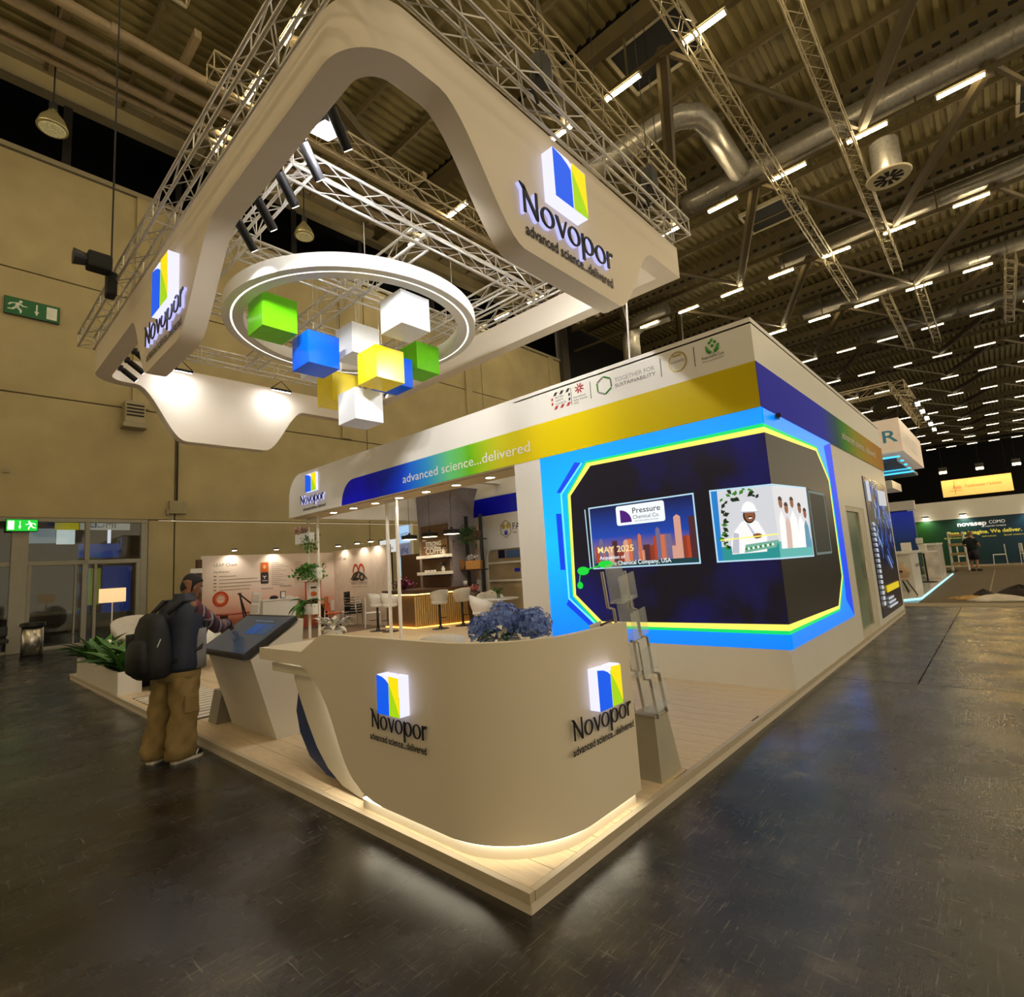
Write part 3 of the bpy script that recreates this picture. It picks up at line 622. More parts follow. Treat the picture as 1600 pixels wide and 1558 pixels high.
for sgn in (-1, 1):
    MB().path([(XF - 0.006, 0.46 + sgn * 0.02, 4.0), (XF - 0.006, 0.46 + sgn * 0.055, 4.03), (XF - 0.006, 0.46 + sgn * 0.075, 4.09)], [0.018, 0.024, 0.012], 6).build('hand', gb, b5)
for dy, dz in ((0, 4.08), (-0.035, 4.12), (0.03, 4.125), (0.0, 4.15)): MB().ell((XF - 0.006, 0.46 + dy, dz), (0.004, 0.02, 0.02), 8, 6).build('dot', gb, b5)
text('Responsible Care', (XF, 0.6, 3.94), -UY, -UX, 0.04, MATS['badge_dark'], b5, width=0.27); text('OUR COMMITMENT', (XF, 0.6, 3.90), -UY, -UX, 0.02, gg, b5, width=0.27)
for kd, y in enumerate((2.57, 2.23, 1.14, 0.69)): tag(MB().box(XF - 0.004, XF - 0.001, y - 0.004, y + 0.004, 3.89, 4.14).build('divider_line', MATS['badge_dark']), 'thin dark divider line on the fascia, just %s' % ('past the striped badge', 'before the hexagon badge', 'before the gold ring badge', 'before the cupped hands badge')[kd], 'line', 'badge dividers')
MB().box(XF - 0.003, XF - 0.001, 0, 0.001, 4, 4.001)

# ------------------------------------------------------------------ corner video wall
vw = thing('video_wall', 'octagon framed corner video wall glowing blue with a dark screen', 'video wall', (XF, 1.6, 0.52))
e_blue = ramp_mat('led_blue', 'Z', 0.0, 2.69, [(0, (0, 118, 255)), (0.5, (0, 165, 255)), (1.0, (0, 132, 255))], emit=1.0)
e_blue2 = emis('led_deep_blue', (0, 70, 245), 0.9); e_cyan = emis('led_cyan', (110, 235, 255), 1.1); e_green = emis('led_green', (0, 225, 110), 1.0); e_yel = emis('led_yellow', (255, 238, 100), 1.15)
def led_dark():
    m = bpy.data.materials.new('led_dark_screen'); m.use_nodes = True; nt = m.node_tree; b = nt.nodes['Principled BSDF']; b.inputs['Base Color'].default_value = (0.006, 0.006, 0.012, 1); b.inputs['Roughness'].default_value = 0.3
    tc = nt.nodes.new('ShaderNodeTexCoord'); n = nt.nodes.new('ShaderNodeTexNoise'); n.inputs['Scale'].default_value = 0.9; n.inputs['Detail'].default_value = 6; nt.links.new(tc.outputs['Object'], n.inputs['Vector'])
    r = nt.nodes.new('ShaderNodeValToRGB'); e = r.color_ramp.elements; e[0].position = 0.46; e[1].position = 0.74; e[0].color = (0.001, 0.001, 0.008, 1); e[1].color = (0.0, 0.002, 0.17, 1)
    nt.links.new(n.outputs[0], r.inputs[0]); nt.links.new(r.outputs[0], b.inputs['Emission Color']); b.inputs['Emission Strength'].default_value = 0.8; return m
dark_scr = led_dark()
MB().box(XF - 0.001, XF + 0.055, 0.0, 3.25, 0.52, 3.205).build('blue_screen', e_blue, vw)
MB().box(XF, 7.6, 0.0, 0.055, 0.52, 3.205).build('blue_screen', e_blue, vw)
def LP(name, poly, m, d):
    poly = [(-d - 0.0002 if y == 0 else y, z) for y, z in poly]; return MB().prism(poly, (XF - d, 0, 0), UY, UZ, (0.0015, 0, 0)).build(name, m, vw)
def RP(name, poly, m, d):
    poly = [(XF - d if abs(x - XF) < 0.009 else x, z) for x, z in poly]; return MB().prism(poly, (0, -d, 0), UX, UZ, (0, 0.0015, 0)).build(name, m, vw)
LP('deep_blue_block', [(2.607, 3.035), (2.976, 2.638), (2.901, 2.627), (2.506, 3.008)], e_blue2, 0.003); LP('deep_blue_block', [(3.014, 2.329), (2.919, 2.318), (2.919, 1.498), (3.009, 1.501)], e_blue2, 0.003)  # darker blue pieces of the screen graphic
LP('deep_blue_block', [(2.95, 1.0), (2.90, 1.08), (2.46, 0.71), (2.56, 0.70)], e_blue2, 0.003)
LP('cyan_line', [(2.494, 3.009), (2.905, 2.611), (2.905, 1.081), (2.463, 0.712), (2.43, 0.73), (2.88, 1.095), (2.88, 2.60), (2.47, 3.0)], e_cyan, 0.0035)
LP('green_band', [(0, 3.013), (2.42, 3.013), (2.79, 2.59), (2.83, 1.115), (2.41, 0.69), (0, 0.681)], e_green, 0.0036)
LP('yellow_band', [(0, 2.968), (2.40, 2.985), (2.768, 2.575), (2.808, 1.125), (2.385, 0.722), (0, 0.722)], e_yel, 0.005)
LP('dark_screen', [(0, 2.905), (2.338, 2.935), (2.722, 2.558), (2.762, 1.138), (2.36, 0.775), (0, 0.79)], dark_scr, 0.0065)
RP('deep_blue_edge', [(7.15, 3.1), (7.6, 3.2), (7.6, 0.53), (7.2, 0.8), (7.25, 1.2), (7.25, 2.6)], e_blue2, 0.003)
RP('green_band', [(XF, 3.013), (6.68, 3.03), (7.22, 2.59), (7.2, 1.11), (6.72, 0.69), (XF, 0.681)], e_green, 0.0036)
RP('yellow_band', [(XF, 2.968), (6.64, 3.0), (7.17, 2.575), (7.15, 1.13), (6.69, 0.72), (XF, 0.722)], e_yel, 0.005)
RP('dark_screen', [(XF, 2.905), (6.59, 2.955), (7.11, 2.555), (7.09, 1.15), (6.65, 0.765), (XF, 0.79)], mat('led_off_screen', (16, 14, 16), 0.35, var=0.2), 0.0065)
# left window: city skyline announcement
e_white = emis('screen_white', (240, 248, 250), 1.0)
def outline(P, y0, y1, z0, z1, m, d, w=0.018):
    for q in ([(y0, z0), (y1, z0), (y1, z0 + w), (y0, z0 + w)], [(y0, z1 - w), (y1, z1 - w), (y1, z1), (y0, z1)], [(y0, z0), (y0 + w, z0), (y0 + w, z1), (y0, z1)], [(y1 - w, z0), (y1, z0), (y1, z1), (y1 - w, z1)]): P('window_line', q, m, d)
LP('sky_picture', [(0.89, 1.49), (2.40, 1.49), (2.42, 2.34), (0.89, 2.34)], ramp_mat('screen_sky', 'Z', 0.97, 1.82, [(0, (20, 60, 90)), (0.25, (120, 90, 110)), (0.5, (20, 60, 160)), (1.0, (6, 16, 60))], emit=0.8), 0.008)
outline(LP, 0.885, 2.43, 1.485, 2.345, emis('screen_frame', (190, 230, 250), 0.9), 0.012)
LP('window_line', [(2.47, 1.50), (2.485, 1.50), (2.50, 2.33), (2.485, 2.33)], MATS['screen_frame'], 0.009)
rb = random.Random(3); towers = [emis('tower_%d' % k, c, 0.8) for k, c in enumerate(((190, 70, 40), (220, 120, 80), (120, 110, 150), (230, 170, 150), (80, 40, 50), (150, 60, 40)))]
y = 2.36; k = 0
while y > 0.95:
    w = rb.uniform(0.045, 0.10); h = rb.uniform(0.12, 0.32)
    LP('tower', [(y, 1.56), (y - w, 1.56), (y - w, 1.56 + h), (y, 1.56 + h * rb.uniform(0.9, 1.05))], towers[k % 6], 0.0085); y -= w * rb.uniform(0.7, 1.15); k += 1
for y, w, h, m in ((1.18, 0.09, 0.55, 3), (0.99, 0.10, 0.52, 4), (1.44, 0.06, 0.42, 2), (2.30, 0.06, 0.34, 2), (1.92, 0.07, 0.30, 3), (1.70, 0.05, 0.36, 1)): LP('tower', [(y, 1.56), (y - w, 1.56), (y - w, 1.56 + h - 0.03), (y - w / 2, 1.56 + h), (y, 1.56 + h - 0.03)], towers[m], 0.009)
LP('water', [(0.91, 1.505), (2.38, 1.505), (2.38, 1.565), (0.91, 1.565)], emis('screen_water', (20, 80, 90), 0.5), 0.0095)
LP('logo_card', rrect(1.285, 1.99, 2.045, 2.308, 0.03, 3), e_white, 0.010)
LP('quarter_mark', [(1.93, 2.08)] + arc(1.93, 2.08, -0.17, 0.17, 0, 90, 8), emis('screen_purple', (80, 20, 130), 0.8), 0.0115)
sd = emis('screen_dark_text', (70, 60, 90), 0.5)
text('Pressure', (XF, 1.74, 2.19), -UY, -UX, 0.075, sd, vw, width=0.40, depth=0.012, bold=0.008); text('Chemical Co.', (XF, 1.74, 2.115), -UY, -UX, 0.05, sd, vw, width=0.38, depth=0.012); text('INNOVATIVE CHEMICAL SOLUTIONS', (XF, 1.72, 2.075), -UY, -UX, 0.018, sd, vw, width=0.34, depth=0.012)
text('MAY 2025', (XF, 2.33, 1.70), -UY, -UX, 0.085, emis('screen_cream_text', (250, 225, 150), 1.0), vw, width=0.56, depth=0.012, bold=0.01)
text('Acqusition of', (XF, 2.31, 1.61), -UY, -UX, 0.05, e_white, vw, width=0.40, depth=0.012, bold=0.012); text('Pressure Chemical Company, USA', (XF, 2.31, 1.525), -UY, -UX, 0.055, e_white, vw, width=1.05, depth=0.012, bold=0.012)
# corner window: greenhouse photograph wrapped round the corner
LP('photo_ground', [(0, 1.5), (0.69, 1.485), (0.68, 2.345), (0, 2.30)], emis('photo_pale', (214, 216, 222), 0.95), 0.008); RP('photo_ground', [(XF - 0.008, 1.5), (5.66, 1.475), (5.72, 2.365), (XF - 0.008, 2.30)], emis('photo_pale2', (222, 222, 226), 0.95), 0.008)
LP('photo_water', [(0, 1.5), (0.69, 1.485), (0.69, 1.66), (0, 1.68)], emis('photo_teal', (40, 150, 150), 0.9), 0.0085); RP('photo_water', [(XF, 1.5), (5.66, 1.475), (5.67, 1.70), (XF, 1.68)], emis('photo_teal2', (90, 185, 180), 0.9), 0.0085)
LP('photo_blue', [(0.62, 1.49), (0.69, 1.485), (0.68, 2.34), (0.60, 2.34)], emis('photo_blue', (30, 130, 210), 0.9), 0.009)
pg = emis('photo_green', (60, 140, 40), 0.8); pg2 = emis('photo_dark_green', (20, 50, 20), 0.6); pw_ = emis('photo_white', (246, 246, 246), 1.0); sk = emis('photo_skin', (150, 90, 60), 0.8); hr = emis('photo_hair', (40, 28, 24), 0.5)
for k in range(40):
    a = rb.uniform(0, 6.28); cy, cz = rb.choice([(0.55, 1.70), (0.55, 1.82), (0.54, 1.95), (0.55, 2.08), (0.55, 2.2), (0.45, 2.26), (0.30, 2.27), (0.16, 2.25)]); cy += rb.uniform(-0.05, 0.03); cz += rb.uniform(-0.06, 0.03); l = rb.uniform(0.04, 0.09)
    u = (math.cos(a), math.sin(a)); LP('photo_leaf', [(cy, cz), (cy + u[0] * l * 0.5 - u[1] * l * 0.3, cz + u[1] * l * 0.5 + u[0] * l * 0.3), (cy + u[0] * l, cz + u[1] * l), (cy + u[0] * l * 0.5 + u[1] * l * 0.3, cz + u[1] * l * 0.5 - u[0] * l * 0.3)], pg2 if k % 3 else pg, 0.0095 + 0.0002 * k)
LP('photo_coat', [(0.50, 1.57), (0.12, 1.58), (0.10, 1.75), (0.18, 1.92), (0.27, 1.96), (0.36, 1.93), (0.46, 1.82), (0.50, 1.7)], pw_, 0.0175); LP('photo_shade', [(0.50, 1.58), (0.42, 1.58), (0.40, 1.80), (0.46, 1.82)], emis('photo_fold', (196, 200, 214), 0.9), 0.0178); LP('photo_shade', [(0.22, 1.72), (0.30, 1.90), (0.29, 1.92), (0.20, 1.74)], MATS['photo_fold'], 0.0178); LP('photo_hair', arc(0.265, 1.995, 0.068, 0.088, 0, 345, 15), hr, 0.0179); LP('photo_face', arc(0.26, 2.0, 0.056, 0.078, 0, 345, 15), sk, 0.0182); LP('photo_smile', arc(0.255, 1.965, 0.022, 0.008, 0, 330, 11), e_white, 0.0185); LP('photo_moustache', arc(0.255, 1.981, 0.028, 0.006, 0, 330, 11), hr, 0.0186)
LP('photo_helmet', [(0.355, 2.045)] + arc(0.262, 2.055, -0.078, 0.10, 0, 180, 10) + [(0.165, 2.035)], pw_, 0.0187); LP('photo_brim', [(0.36, 2.05), (0.16, 2.035), (0.15, 2.022), (0.35, 2.036)], MATS['photo_fold'], 0.0189); LP('photo_hand', arc(0.2, 1.76, 0.05, 0.03, 0, 330, 11), sk, 0.019); LP('photo_tray', [(0.36, 1.58), (0.02, 1.62), (0.0, 1.70), (0.34, 1.67)], emis('photo_plants', (120, 180, 160), 0.9), 0.0192); LP('photo_rule', [(0.62, 1.735), (0.0, 1.755), (0.0, 1.768), (0.62, 1.748)], e_yel, 0.0194)
for k in range(12): LP('photo_seedling', arc(0.05 + 0.026 * k, 1.655 - 0.003 * k, 0.012, 0.016, 0, 300, 6), pg if k % 2 else e_white, 0.0196)
for k, (x, w, h, c) in enumerate(((4.55, 0.14, 0.50, pw_), (4.75, 0.13, 0.44, emis('photo_pink', (220, 190, 180), 0.9)), (5.0, 0.18, 0.52, pw_), (5.3, 0.16, 0.46, pw_), (5.52, 0.13, 0.4, emis('photo_bluecoat', (90, 150, 180), 0.9)))):
    RP('photo_figure', [(x - w, 1.60), (x + w, 1.60), (x + w * 0.7, 1.58 + h * 0.7), (x, 1.60 + h * 0.85), (x - w * 0.7, 1.58 + h * 0.7)], c, 0.010 + 0.0004 * k); RP('photo_head', arc(x, 1.64 + h * 0.95, 0.07, 0.06, 0, 330, 11), sk, 0.0125); RP('photo_head_hair', arc(x, 1.67 + h * 0.95, 0.075, 0.045, 0, 180, 8), hr, 0.013)
for q in ([(0, 1.487), (0.69, 1.487), (0.69, 1.505), (0, 1.505)], [(0, 2.30), (0.69, 2.327), (0.69, 2.345), (0, 2.318)], [(0.672, 1.487), (0.69, 1.487), (0.69, 2.345), (0.672, 2.345)]): LP('window_line', q, MATS['screen_frame'], 0.016)
for q in ([(XF, 1.487), (5.67, 1.475), (5.67, 1.493), (XF, 1.505)], [(XF, 2.30), (5.7, 2.35), (5.7, 2.37), (XF, 2.318)], [(5.65, 1.475), (5.68, 1.475), (5.72, 2.37), (5.69, 2.37)]): RP('window_line', q, MATS['screen_frame'], 0.016)
RP('dim_window', [(5.85, 1.478), (6.63, 1.511), (6.75, 2.314), (5.853, 2.361)], emis('screen_dim', (40, 44, 44), 0.5), 0.008); outline(RP, 5.845, 6.69, 1.49, 2.34, emis('screen_dim_frame', (110, 130, 130), 0.7), 0.009, 0.03)
# little molecule graphic
mg = emis('screen_molecule', (20, 215, 60), 1.0)
for y, z, a, b in ((2.60, 1.47, 0.10, 0.06), (2.22, 1.545, 0.12, 0.05), (2.67, 1.27, 0.05, 0.05)): LP('molecule_blob', arc(y, z, a, b, 0, 345, 15), mg, 0.018)
LP('molecule_link', [(2.54, 1.475), (2.30, 1.525), (2.30, 1.54), (2.54, 1.495)], mg, 0.0175); LP('molecule_link', [(2.66, 1.44), (2.69, 1.30), (2.675, 1.30), (2.645, 1.44)], mg, 0.0175)
# small camera on the aisle corner
sc = thing('security_camera', 'small dark camera fixed under the blue band on the aisle side', 'camera', (4.75, 0, 3.17))
MB().tube((4.7, -0.07, 3.15), (4.82, -0.03, 3.16), 0.03, 10).build('lens_tube', black, sc); MB().cbox(4.78, 4.86, -0.05, 0.0, 3.13, 3.19, 0.01).build('mount', steel, sc)

# poster on the aisle wall
ps = thing('aisle_poster', 'tall dark blue poster with pale machinery and yellow caption on the aisle wall', 'poster', (11.3, 0, 1.5))
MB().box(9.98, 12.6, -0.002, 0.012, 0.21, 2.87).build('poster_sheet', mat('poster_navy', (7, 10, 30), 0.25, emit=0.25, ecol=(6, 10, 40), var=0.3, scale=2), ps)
PP = lambda n, q, m, d: MB().prism(q, (0, -d, 0), UX, UZ, (0, 0.0015, 0)).build(n, m, ps)
rb = random.Random(5)
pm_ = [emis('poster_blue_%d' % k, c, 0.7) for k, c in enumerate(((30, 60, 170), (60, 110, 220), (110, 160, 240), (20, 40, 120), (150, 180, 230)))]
for k in range(46):
    x, z = rb.uniform(10.5, 12.4), rb.uniform(1.2, 2.6); a = rb.choice([0.9, 1.2, -0.6, 1.5]); l, w = rb.uniform(0.15, 0.6), rb.uniform(0.02, 0.08)
    ux, uz = math.cos(a), math.sin(a); q = [(x, z), (x + ux * l, z + uz * l), (x + ux * l - uz * w, z + uz * l + ux * w), (x - uz * w, z + ux * w)]
    q = [(min(max(p[0], 10.02), 12.56), min(max(p[1], 0.25), 2.84)) for p in q]; PP('machine_shape', q, pm_[k % 5], 0.004 + 0.0003 * k)
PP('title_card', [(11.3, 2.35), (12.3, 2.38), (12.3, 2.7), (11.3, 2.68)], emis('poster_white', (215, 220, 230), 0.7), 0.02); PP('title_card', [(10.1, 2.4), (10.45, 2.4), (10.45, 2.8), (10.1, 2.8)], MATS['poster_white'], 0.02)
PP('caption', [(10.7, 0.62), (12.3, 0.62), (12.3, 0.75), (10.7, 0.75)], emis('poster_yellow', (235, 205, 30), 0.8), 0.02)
for k in range(16): PP('side_glyph', [(10.15 + 0.01 * k, 0.42 + k * 0.1), (10.38 + 0.005 * k, 0.42 + k * 0.1), (10.38, 0.49 + k * 0.1), (10.15, 0.49 + k * 0.1)], MATS['poster_white'], 0.02)
for k in range(3): PP('small_line', [(10.75, 0.32 + k * 0.08), (11.8 - 0.2 * k, 0.32 + k * 0.08), (11.8 - 0.2 * k, 0.36 + k * 0.08), (10.75, 0.36 + k * 0.08)], MATS['poster_white'], 0.02)

# ================================================================== logo signs
e_logo_white = emis('logo_white_side', (218, 218, 255), 1.25); e_logo_blue = emis('logo_blue', (0, 96, 250), 0.85); e_logo_yel = emis('logo_yellow', (255, 225, 10), 1.0); e_logo_grn = emis('logo_green', (168, 216, 20), 0.95)
e_halo = emis('letter_halo', (196, 196, 255), 1.0); letter_face = mat('letter_navy_face', (10, 14, 34), 0.35)
N_ = 18
def el(cx, cy, rx, ry): return [(cx + rx * math.cos(2 * math.pi * k / N_), cy + ry * math.sin(2 * math.pi * k / N_)) for k in range(N_)]
GL = {'N': ([[(0.12, 0), (0.25, 0), (0.25, 1.3), (0.12, 1.3)], [(-0.1, 1.46), (0.2, 1.40), (1.06, 0.06), (1.06, -0.08), (0.93, -0.06), (0.06, 1.28)], [(0.94, 0.0), (1.07, 0.0), (1.07, 1.40), (0.94, 1.40)]], [], 1.24),
      'o': ([], [(el(0.5, 0.5, 0.5, 0.53), el(0.5, 0.5, 0.31, 0.45))], 1.08),
      'v': ([[(0.0, 1.0), (0.2, 1.0), (0.5, 0.2), (0.5, -0.06), (0.42, -0.06)], [(0.5, 0.2), (0.76, 1.0), (0.88, 1.0), (0.52, -0.06), (0.48, -0.06)]], [], 0.92),
      'p': ([[(0.04, -0.5), (0.22, -0.5), (0.22, 1.04), (0.04, 1.0)]], [(el(0.6, 0.5, 0.48, 0.53), el(0.58, 0.5, 0.29, 0.45))], 1.16),
      'r': ([[(0.04, 0), (0.22, 0), (0.22, 1.04), (0.04, 1.0)], [(0.2, 0.66), (0.36, 0.84), (0.5, 0.86), (0.56, 0.84), (0.60, 1.02), (0.42, 1.05), (0.28, 0.98), (0.2, 0.86)]], [], 0.6)}
def logo_sign(label, o, u, n, box, txt, tag_, depth, ldepth, halo=True, tagdepth=0.012):
    """o: world point whose u / z coordinates are zero; box=(u0,u1,z0,z1), txt=(u0,u1,z0,zcap), tag_=(u0,u1,z0,h)"""
    t = thing('logo_sign', label, 'logo sign', o); o, u, n = Vector(o), Vector(u), Vector(n); b0, b1, z0, z1 = box; w, h = b1 - b0, z1 - z0
    MB().prism([(b0, z0), (b1, z0), (b1, z1), (b0 + w * 0.62, z1), (b0 + w * 0.55, z1 - h * 0.04), (b0 + w * 0.48, z1), (b0, z1)], o, u, UZ, n * depth).build('light_box', e_logo_white, t)
    P = lambda nm, q, m, k: MB().prism([(b0 + w * a, z0 + h * c) for a, c in q], o + n * (depth + 0.001 * k), u, UZ, n * 0.004).build(nm, m, t)
    P('blue_face', [(0.0, 0.0), (0.53, 0.0), (0.53, 0.80), (0.42, 0.88), (0.25, 0.95), (0.0, 0.99)], e_logo_blue, 0)
    P('green_face', [(0.56, 0.0), (1.0, 0.0), (1.0, 0.5), (0.56, 0.9)], e_logo_grn, 0)
    P('yellow_face', [(0.57, 0.82), (0.75, 0.55), (0.9, 0.3), (1.0, 0.08), (1.0, 0.97), (0.57, 0.99)], e_logo_yel, 3)
    u0, u1, zb, zc = txt; tot = sum(GL[c][2] for c in 'Novopor'); kx = (u1 - u0) / tot; kz = (zc - zb) / 1.42; x = u0
    for c in 'Novopor':
        polys, rings, adv = GL[c]
        for m, d0, d1, nm in ((letter_face, ldepth * 0.75, ldepth, 'letter'), (e_halo, ldepth * 0.1, ldepth * 0.72, 'letter_halo')):
            if nm == 'letter_halo' and not halo: continue
            mb = MB()
            for q in polys: mb.prism([(x + a * kx, zb + b * kz) for a, b in q], o + n * d0, u, UZ, n * (d1 - d0))
            for a_, b_ in rings: mb.ring([(x + a * kx, zb + b * kz) for a, b in a_], [(x + a * kx, zb + b * kz) for a, b in b_], o + n * d0, u, UZ, n * (d1 - d0))
            mb.build(nm, m, t)
        x += adv * kx
    if tag_: text('advanced science...delivered', o + u * tag_[0] + UZ * tag_[2], u, n, tag_[3] * 1.1, mat('tagline_black', (8, 8, 12), 0.4), t, 'tagline', width=tag_[1] - tag_[0], depth=tagdepth, bold=0.022)
    return t

# ================================================================== hanging header
X0, X1, Y0, Y1, HTOP, HHI, HLO, TH = 0.22, 6.25, 1.55, 12.15, 6.68, 6.15, 4.97, 0.28
def ss(t): t = min(max(t, 0), 1); return t * t * (3 - 2 * t)
def tongue(s, a, b, c, d): return HHI - (HHI - HLO) * (ss((s - a) / (b - a)) if s < (b + c) / 2 else 1 - ss((s - c) / (d - c)))
hd = thing('hanging_header', 'large cream wave edged header frame hung over the stand', 'hanging header', (3.2, 6.8, HLO))
hmat = mat('cream_header_panel', (234, 222, 204), 0.5, var=0.015, scale=1.0)
def face(nm, pts):
    """pts: (xo,yo,xi,yi,zb) sections"""
    rings = [[Vector((a, b, z)), Vector((a, b, HTOP)), Vector((c, d, HTOP)), Vector((c, d, z))] for a, b, c, d, z in pts]
    return MB().loft(rings).build(nm, hmat, hd, auto=35)
R1, R2 = 0.55, 0.6
pts = []
k = 64
for i in range(k + 1):
    x = X1 - (X1 - X0 - R1) * i / k; pts.append((x, Y0, x if x < X1 - TH else min(x, X1 - 0.0), Y0 + TH, tongue(x, 1.1, 2.25, 4.15, 5.3)))
for i in range(1, 17):
    a = math.radians(270 - 90 * i / 16); c = (X0 + R1, Y0 + R1)
    pts.append((c[0] + R1 * math.cos(a), c[1] + R1 * math.sin(a), c[0] + (R1 - TH) * math.cos(a), c[1] + (R1 - TH) * math.sin(a), HHI))
for i in range(1, 81):
    y = Y0 + R1 + (Y1 - R2 - Y0 - R1) * i / 80; pts.append((X0, y, X0 + TH, y, tongue(y, 4.75, 6.2, 7.7, 8.65)))
for i in range(1, 13):
    a = math.radians(180 - 90 * i / 12); c = (X0 + R2, Y1 - R2)
    pts.append((c[0] + R2 * math.cos(a), c[1] + R2 * math.sin(a), c[0] + (R2 - TH) * math.cos(a), c[1] + (R2 - TH) * math.sin(a), HHI))
for i in range(1, 65):
    x = X0 + R2 + (X1 - X0 - R2) * i / 64; pts.append((x, Y1, x, Y1 - TH, tongue(x, 1.0, 2.0, 3.8, 4.85)))
face('wave_panel', pts)
face('rear_panel', [(X1, Y0 + TH, X1 - TH, Y0 + TH, HHI), (X1, Y1 - TH, X1 - TH, Y1 - TH, HHI)])
for a, b, lb in (((0.5, 2.4, HTOP), (5.9, 2.4, HTOP), 0),): pass
logo_sign('big backlit blue and yellow logo with navy lettering on the header face toward the aisle', (0, Y0, 0), UX, -UY, (2.66, 3.3, 5.73, 6.34), (2.16, 3.98, 5.36, 5.68), (2.26, 4.02, 5.16, 0.125), 0.16, 0.07)
logo_sign('steeply angled backlit logo with navy lettering on the header face toward the entrance doors', (X0, 0, 0), -UY, -UX, (-6.85, -6.1, 5.52, 6.22), (-7.6, -5.75, 5.33, 5.66), (-7.65, -5.95, 5.13, 0.125), 0.14, 0.055)
logo_sign('small backlit logo with navy lettering on the rounded end of the fascia', (XF, 0, 0), -UY, -UX, (-10.69, -10.15, 3.73, 4.17), (-10.97, -9.81, 3.46, 3.68), (-10.9, -9.79, 3.30, 0.065), 0.05, 0.05)

# flood lights and spotlights inside the header
flood_m = emis('flood_light_face', (250, 250, 255), FLOOD_POWER)
def flood(label, c, yaw, tilt=0.5, size=(0.36, 0.28), power=0, aim=None):
    t = thing('flood_light', label, 'flood light', c, 'header flood lights'); rot = Matrix.Rotation(yaw, 3, 'Z') @ Matrix.Rotation(tilt, 3, 'Y')
    c = Vector(c); MB().obox(c, (size[0], size[1], 0.06), rot).build('housing', black, t); MB().obox(c - rot @ Vector((0, 0, 0.034)), (size[0] * 0.9, size[1] * 0.9, 0.008), rot).build('lens', flood_m, t)
    q = c + rot @ Vector((0, 0, 0.03)); MB().path([q + rot @ Vector((0, -size[1] * 0.55, 0)), q + Vector((0, 0, 0.2)), q + rot @ Vector((0, size[1] * 0.55, 0))], 0.012, 6).build('bracket', black, t)
    MB().tube(q + Vector((0, 0, 0.2)), (q.x, q.y, ZT - 0.02), 0.012, 6).build('pole', black, t)
    if power: lamp('AREA', 'flood_beam', c - rot @ Vector((0, 0, 0.045)), power, (0.95, 0.97, 1.0), t, aim, size[0] * 0.9)
flood('square flood light blazing beside the black spotlight row', (0.72, 2.95, 6.40), 0.3, -0.35, power=130, aim=(4.6, 6.2, 4.6))
flood('square flood light under the rear end of the header above the cable', (5.0, 2.3, 6.05), 1.57, 0.3, power=110, aim=(4.0, 6.0, 5.2))
flood('flat flood light over the white inner tongue, near the narrow logo', (1.75, 11.45, 6.52), 1.57, -0.35, (0.3, 0.42), power=8, aim=(2.0, 11.9, 5.0))
flood('flat flood light over the white inner tongue, nearer the cubes', (4.05, 11.45, 6.52), 1.57, -0.35, (0.3, 0.42), power=8, aim=(3.6, 11.9, 5.0))
flood('small flood light glaring below the coloured cubes, larger one', (6.02, 9.6, 6.30), 2.5, 0.9, (0.2, 0.2), power=60, aim=(3.2, 6.4, 5.0))
flood('small flood light glaring below the coloured cubes, smaller one', (6.02, 10.4, 6.30), 2.5, 0.9, (0.14, 0.14), power=40, aim=(3.2, 6.4, 5.0))
def spot(label, base, tip, group, lit=True, power=40, aim=None):
    t = thing('track_spotlight', label, 'spotlight', base, group); b, q = Vector(base), Vector(tip)
    MB().cbox(b.x - 0.03, b.x + 0.05, b.y - 0.06, b.y + 0.06, b.z - 0.06, b.z + 0.04, 0.012).build('bracket', black, t)
    d = (q - b); MB().tube(b + d * 0.15, q, 0.058, 14).build('barrel', black, t, auto=40); MB().tube(b, b + d * 0.3, 0.022, 8).build('arm', black, t)
    if lit: lamp('SPOT', 'spot_beam', q + d.normalized() * 0.02, power, (1, 0.97, 0.92), t, aim or (q + d), 0.05, 1.0)
    if lit: MB().tube(q, q + d.normalized() * 0.006, 0.044, 14).build('lens', emis('spot_lens', (255, 244, 225), 9.0), t)
ords = ('nearest the rounded corner', 'second from the rounded corner', 'third from the rounded corner', 'fourth from the rounded corner', 'fifth from the rounded corner')
for k in range(5):
    y = 2.6 + 0.6 * k; spot('black tube spotlight on the header inner rail, ' + ords[k], (X0 + TH + 0.05, y, 6.36), (X0 + TH + 0.34, y + 0.12, 6.06), 'inner rail spotlights', power=230, aim=(4.33, 1.6 + 2.1 * k, 3.9))
tag(MB().box(X0 + TH + 0.002, X0 + TH + 0.035, 2.3, 5.2, 6.38, 6.43).build('spotlight_rail', black), 'black rail carrying the spotlight row inside the header', 'light rail')
ords2 = ('highest of five near the narrow logo', 'second of five near the narrow logo', 'middle one of five by the far corner', 'fourth of five by the far corner', 'lowest of five at the far rounded corner')
for k in range(5):
    y = 9.0 + 0.55 * k; spot('lit black spotlight at the header end, ' + ords2[k], (X0 + TH + 0.06, y, 6.22), (X0 + TH + 0.36, y + 0.05, 6.02), 'end rail spotlights', power=18, aim=(3.0, 12.0, 4.9))
tag(MB().box(X0 + TH + 0.002, X0 + TH + 0.035, 8.8, 11.5, 6.36, 6.41).build('spotlight_rail', black), 'black rail carrying the lit spotlights at the header end', 'light rail')
st = thing('stage_lamp', 'bulky black stage lamp clamped outside the entrance side truss', 'stage lamp', (-0.15, 8.6, 6.8))
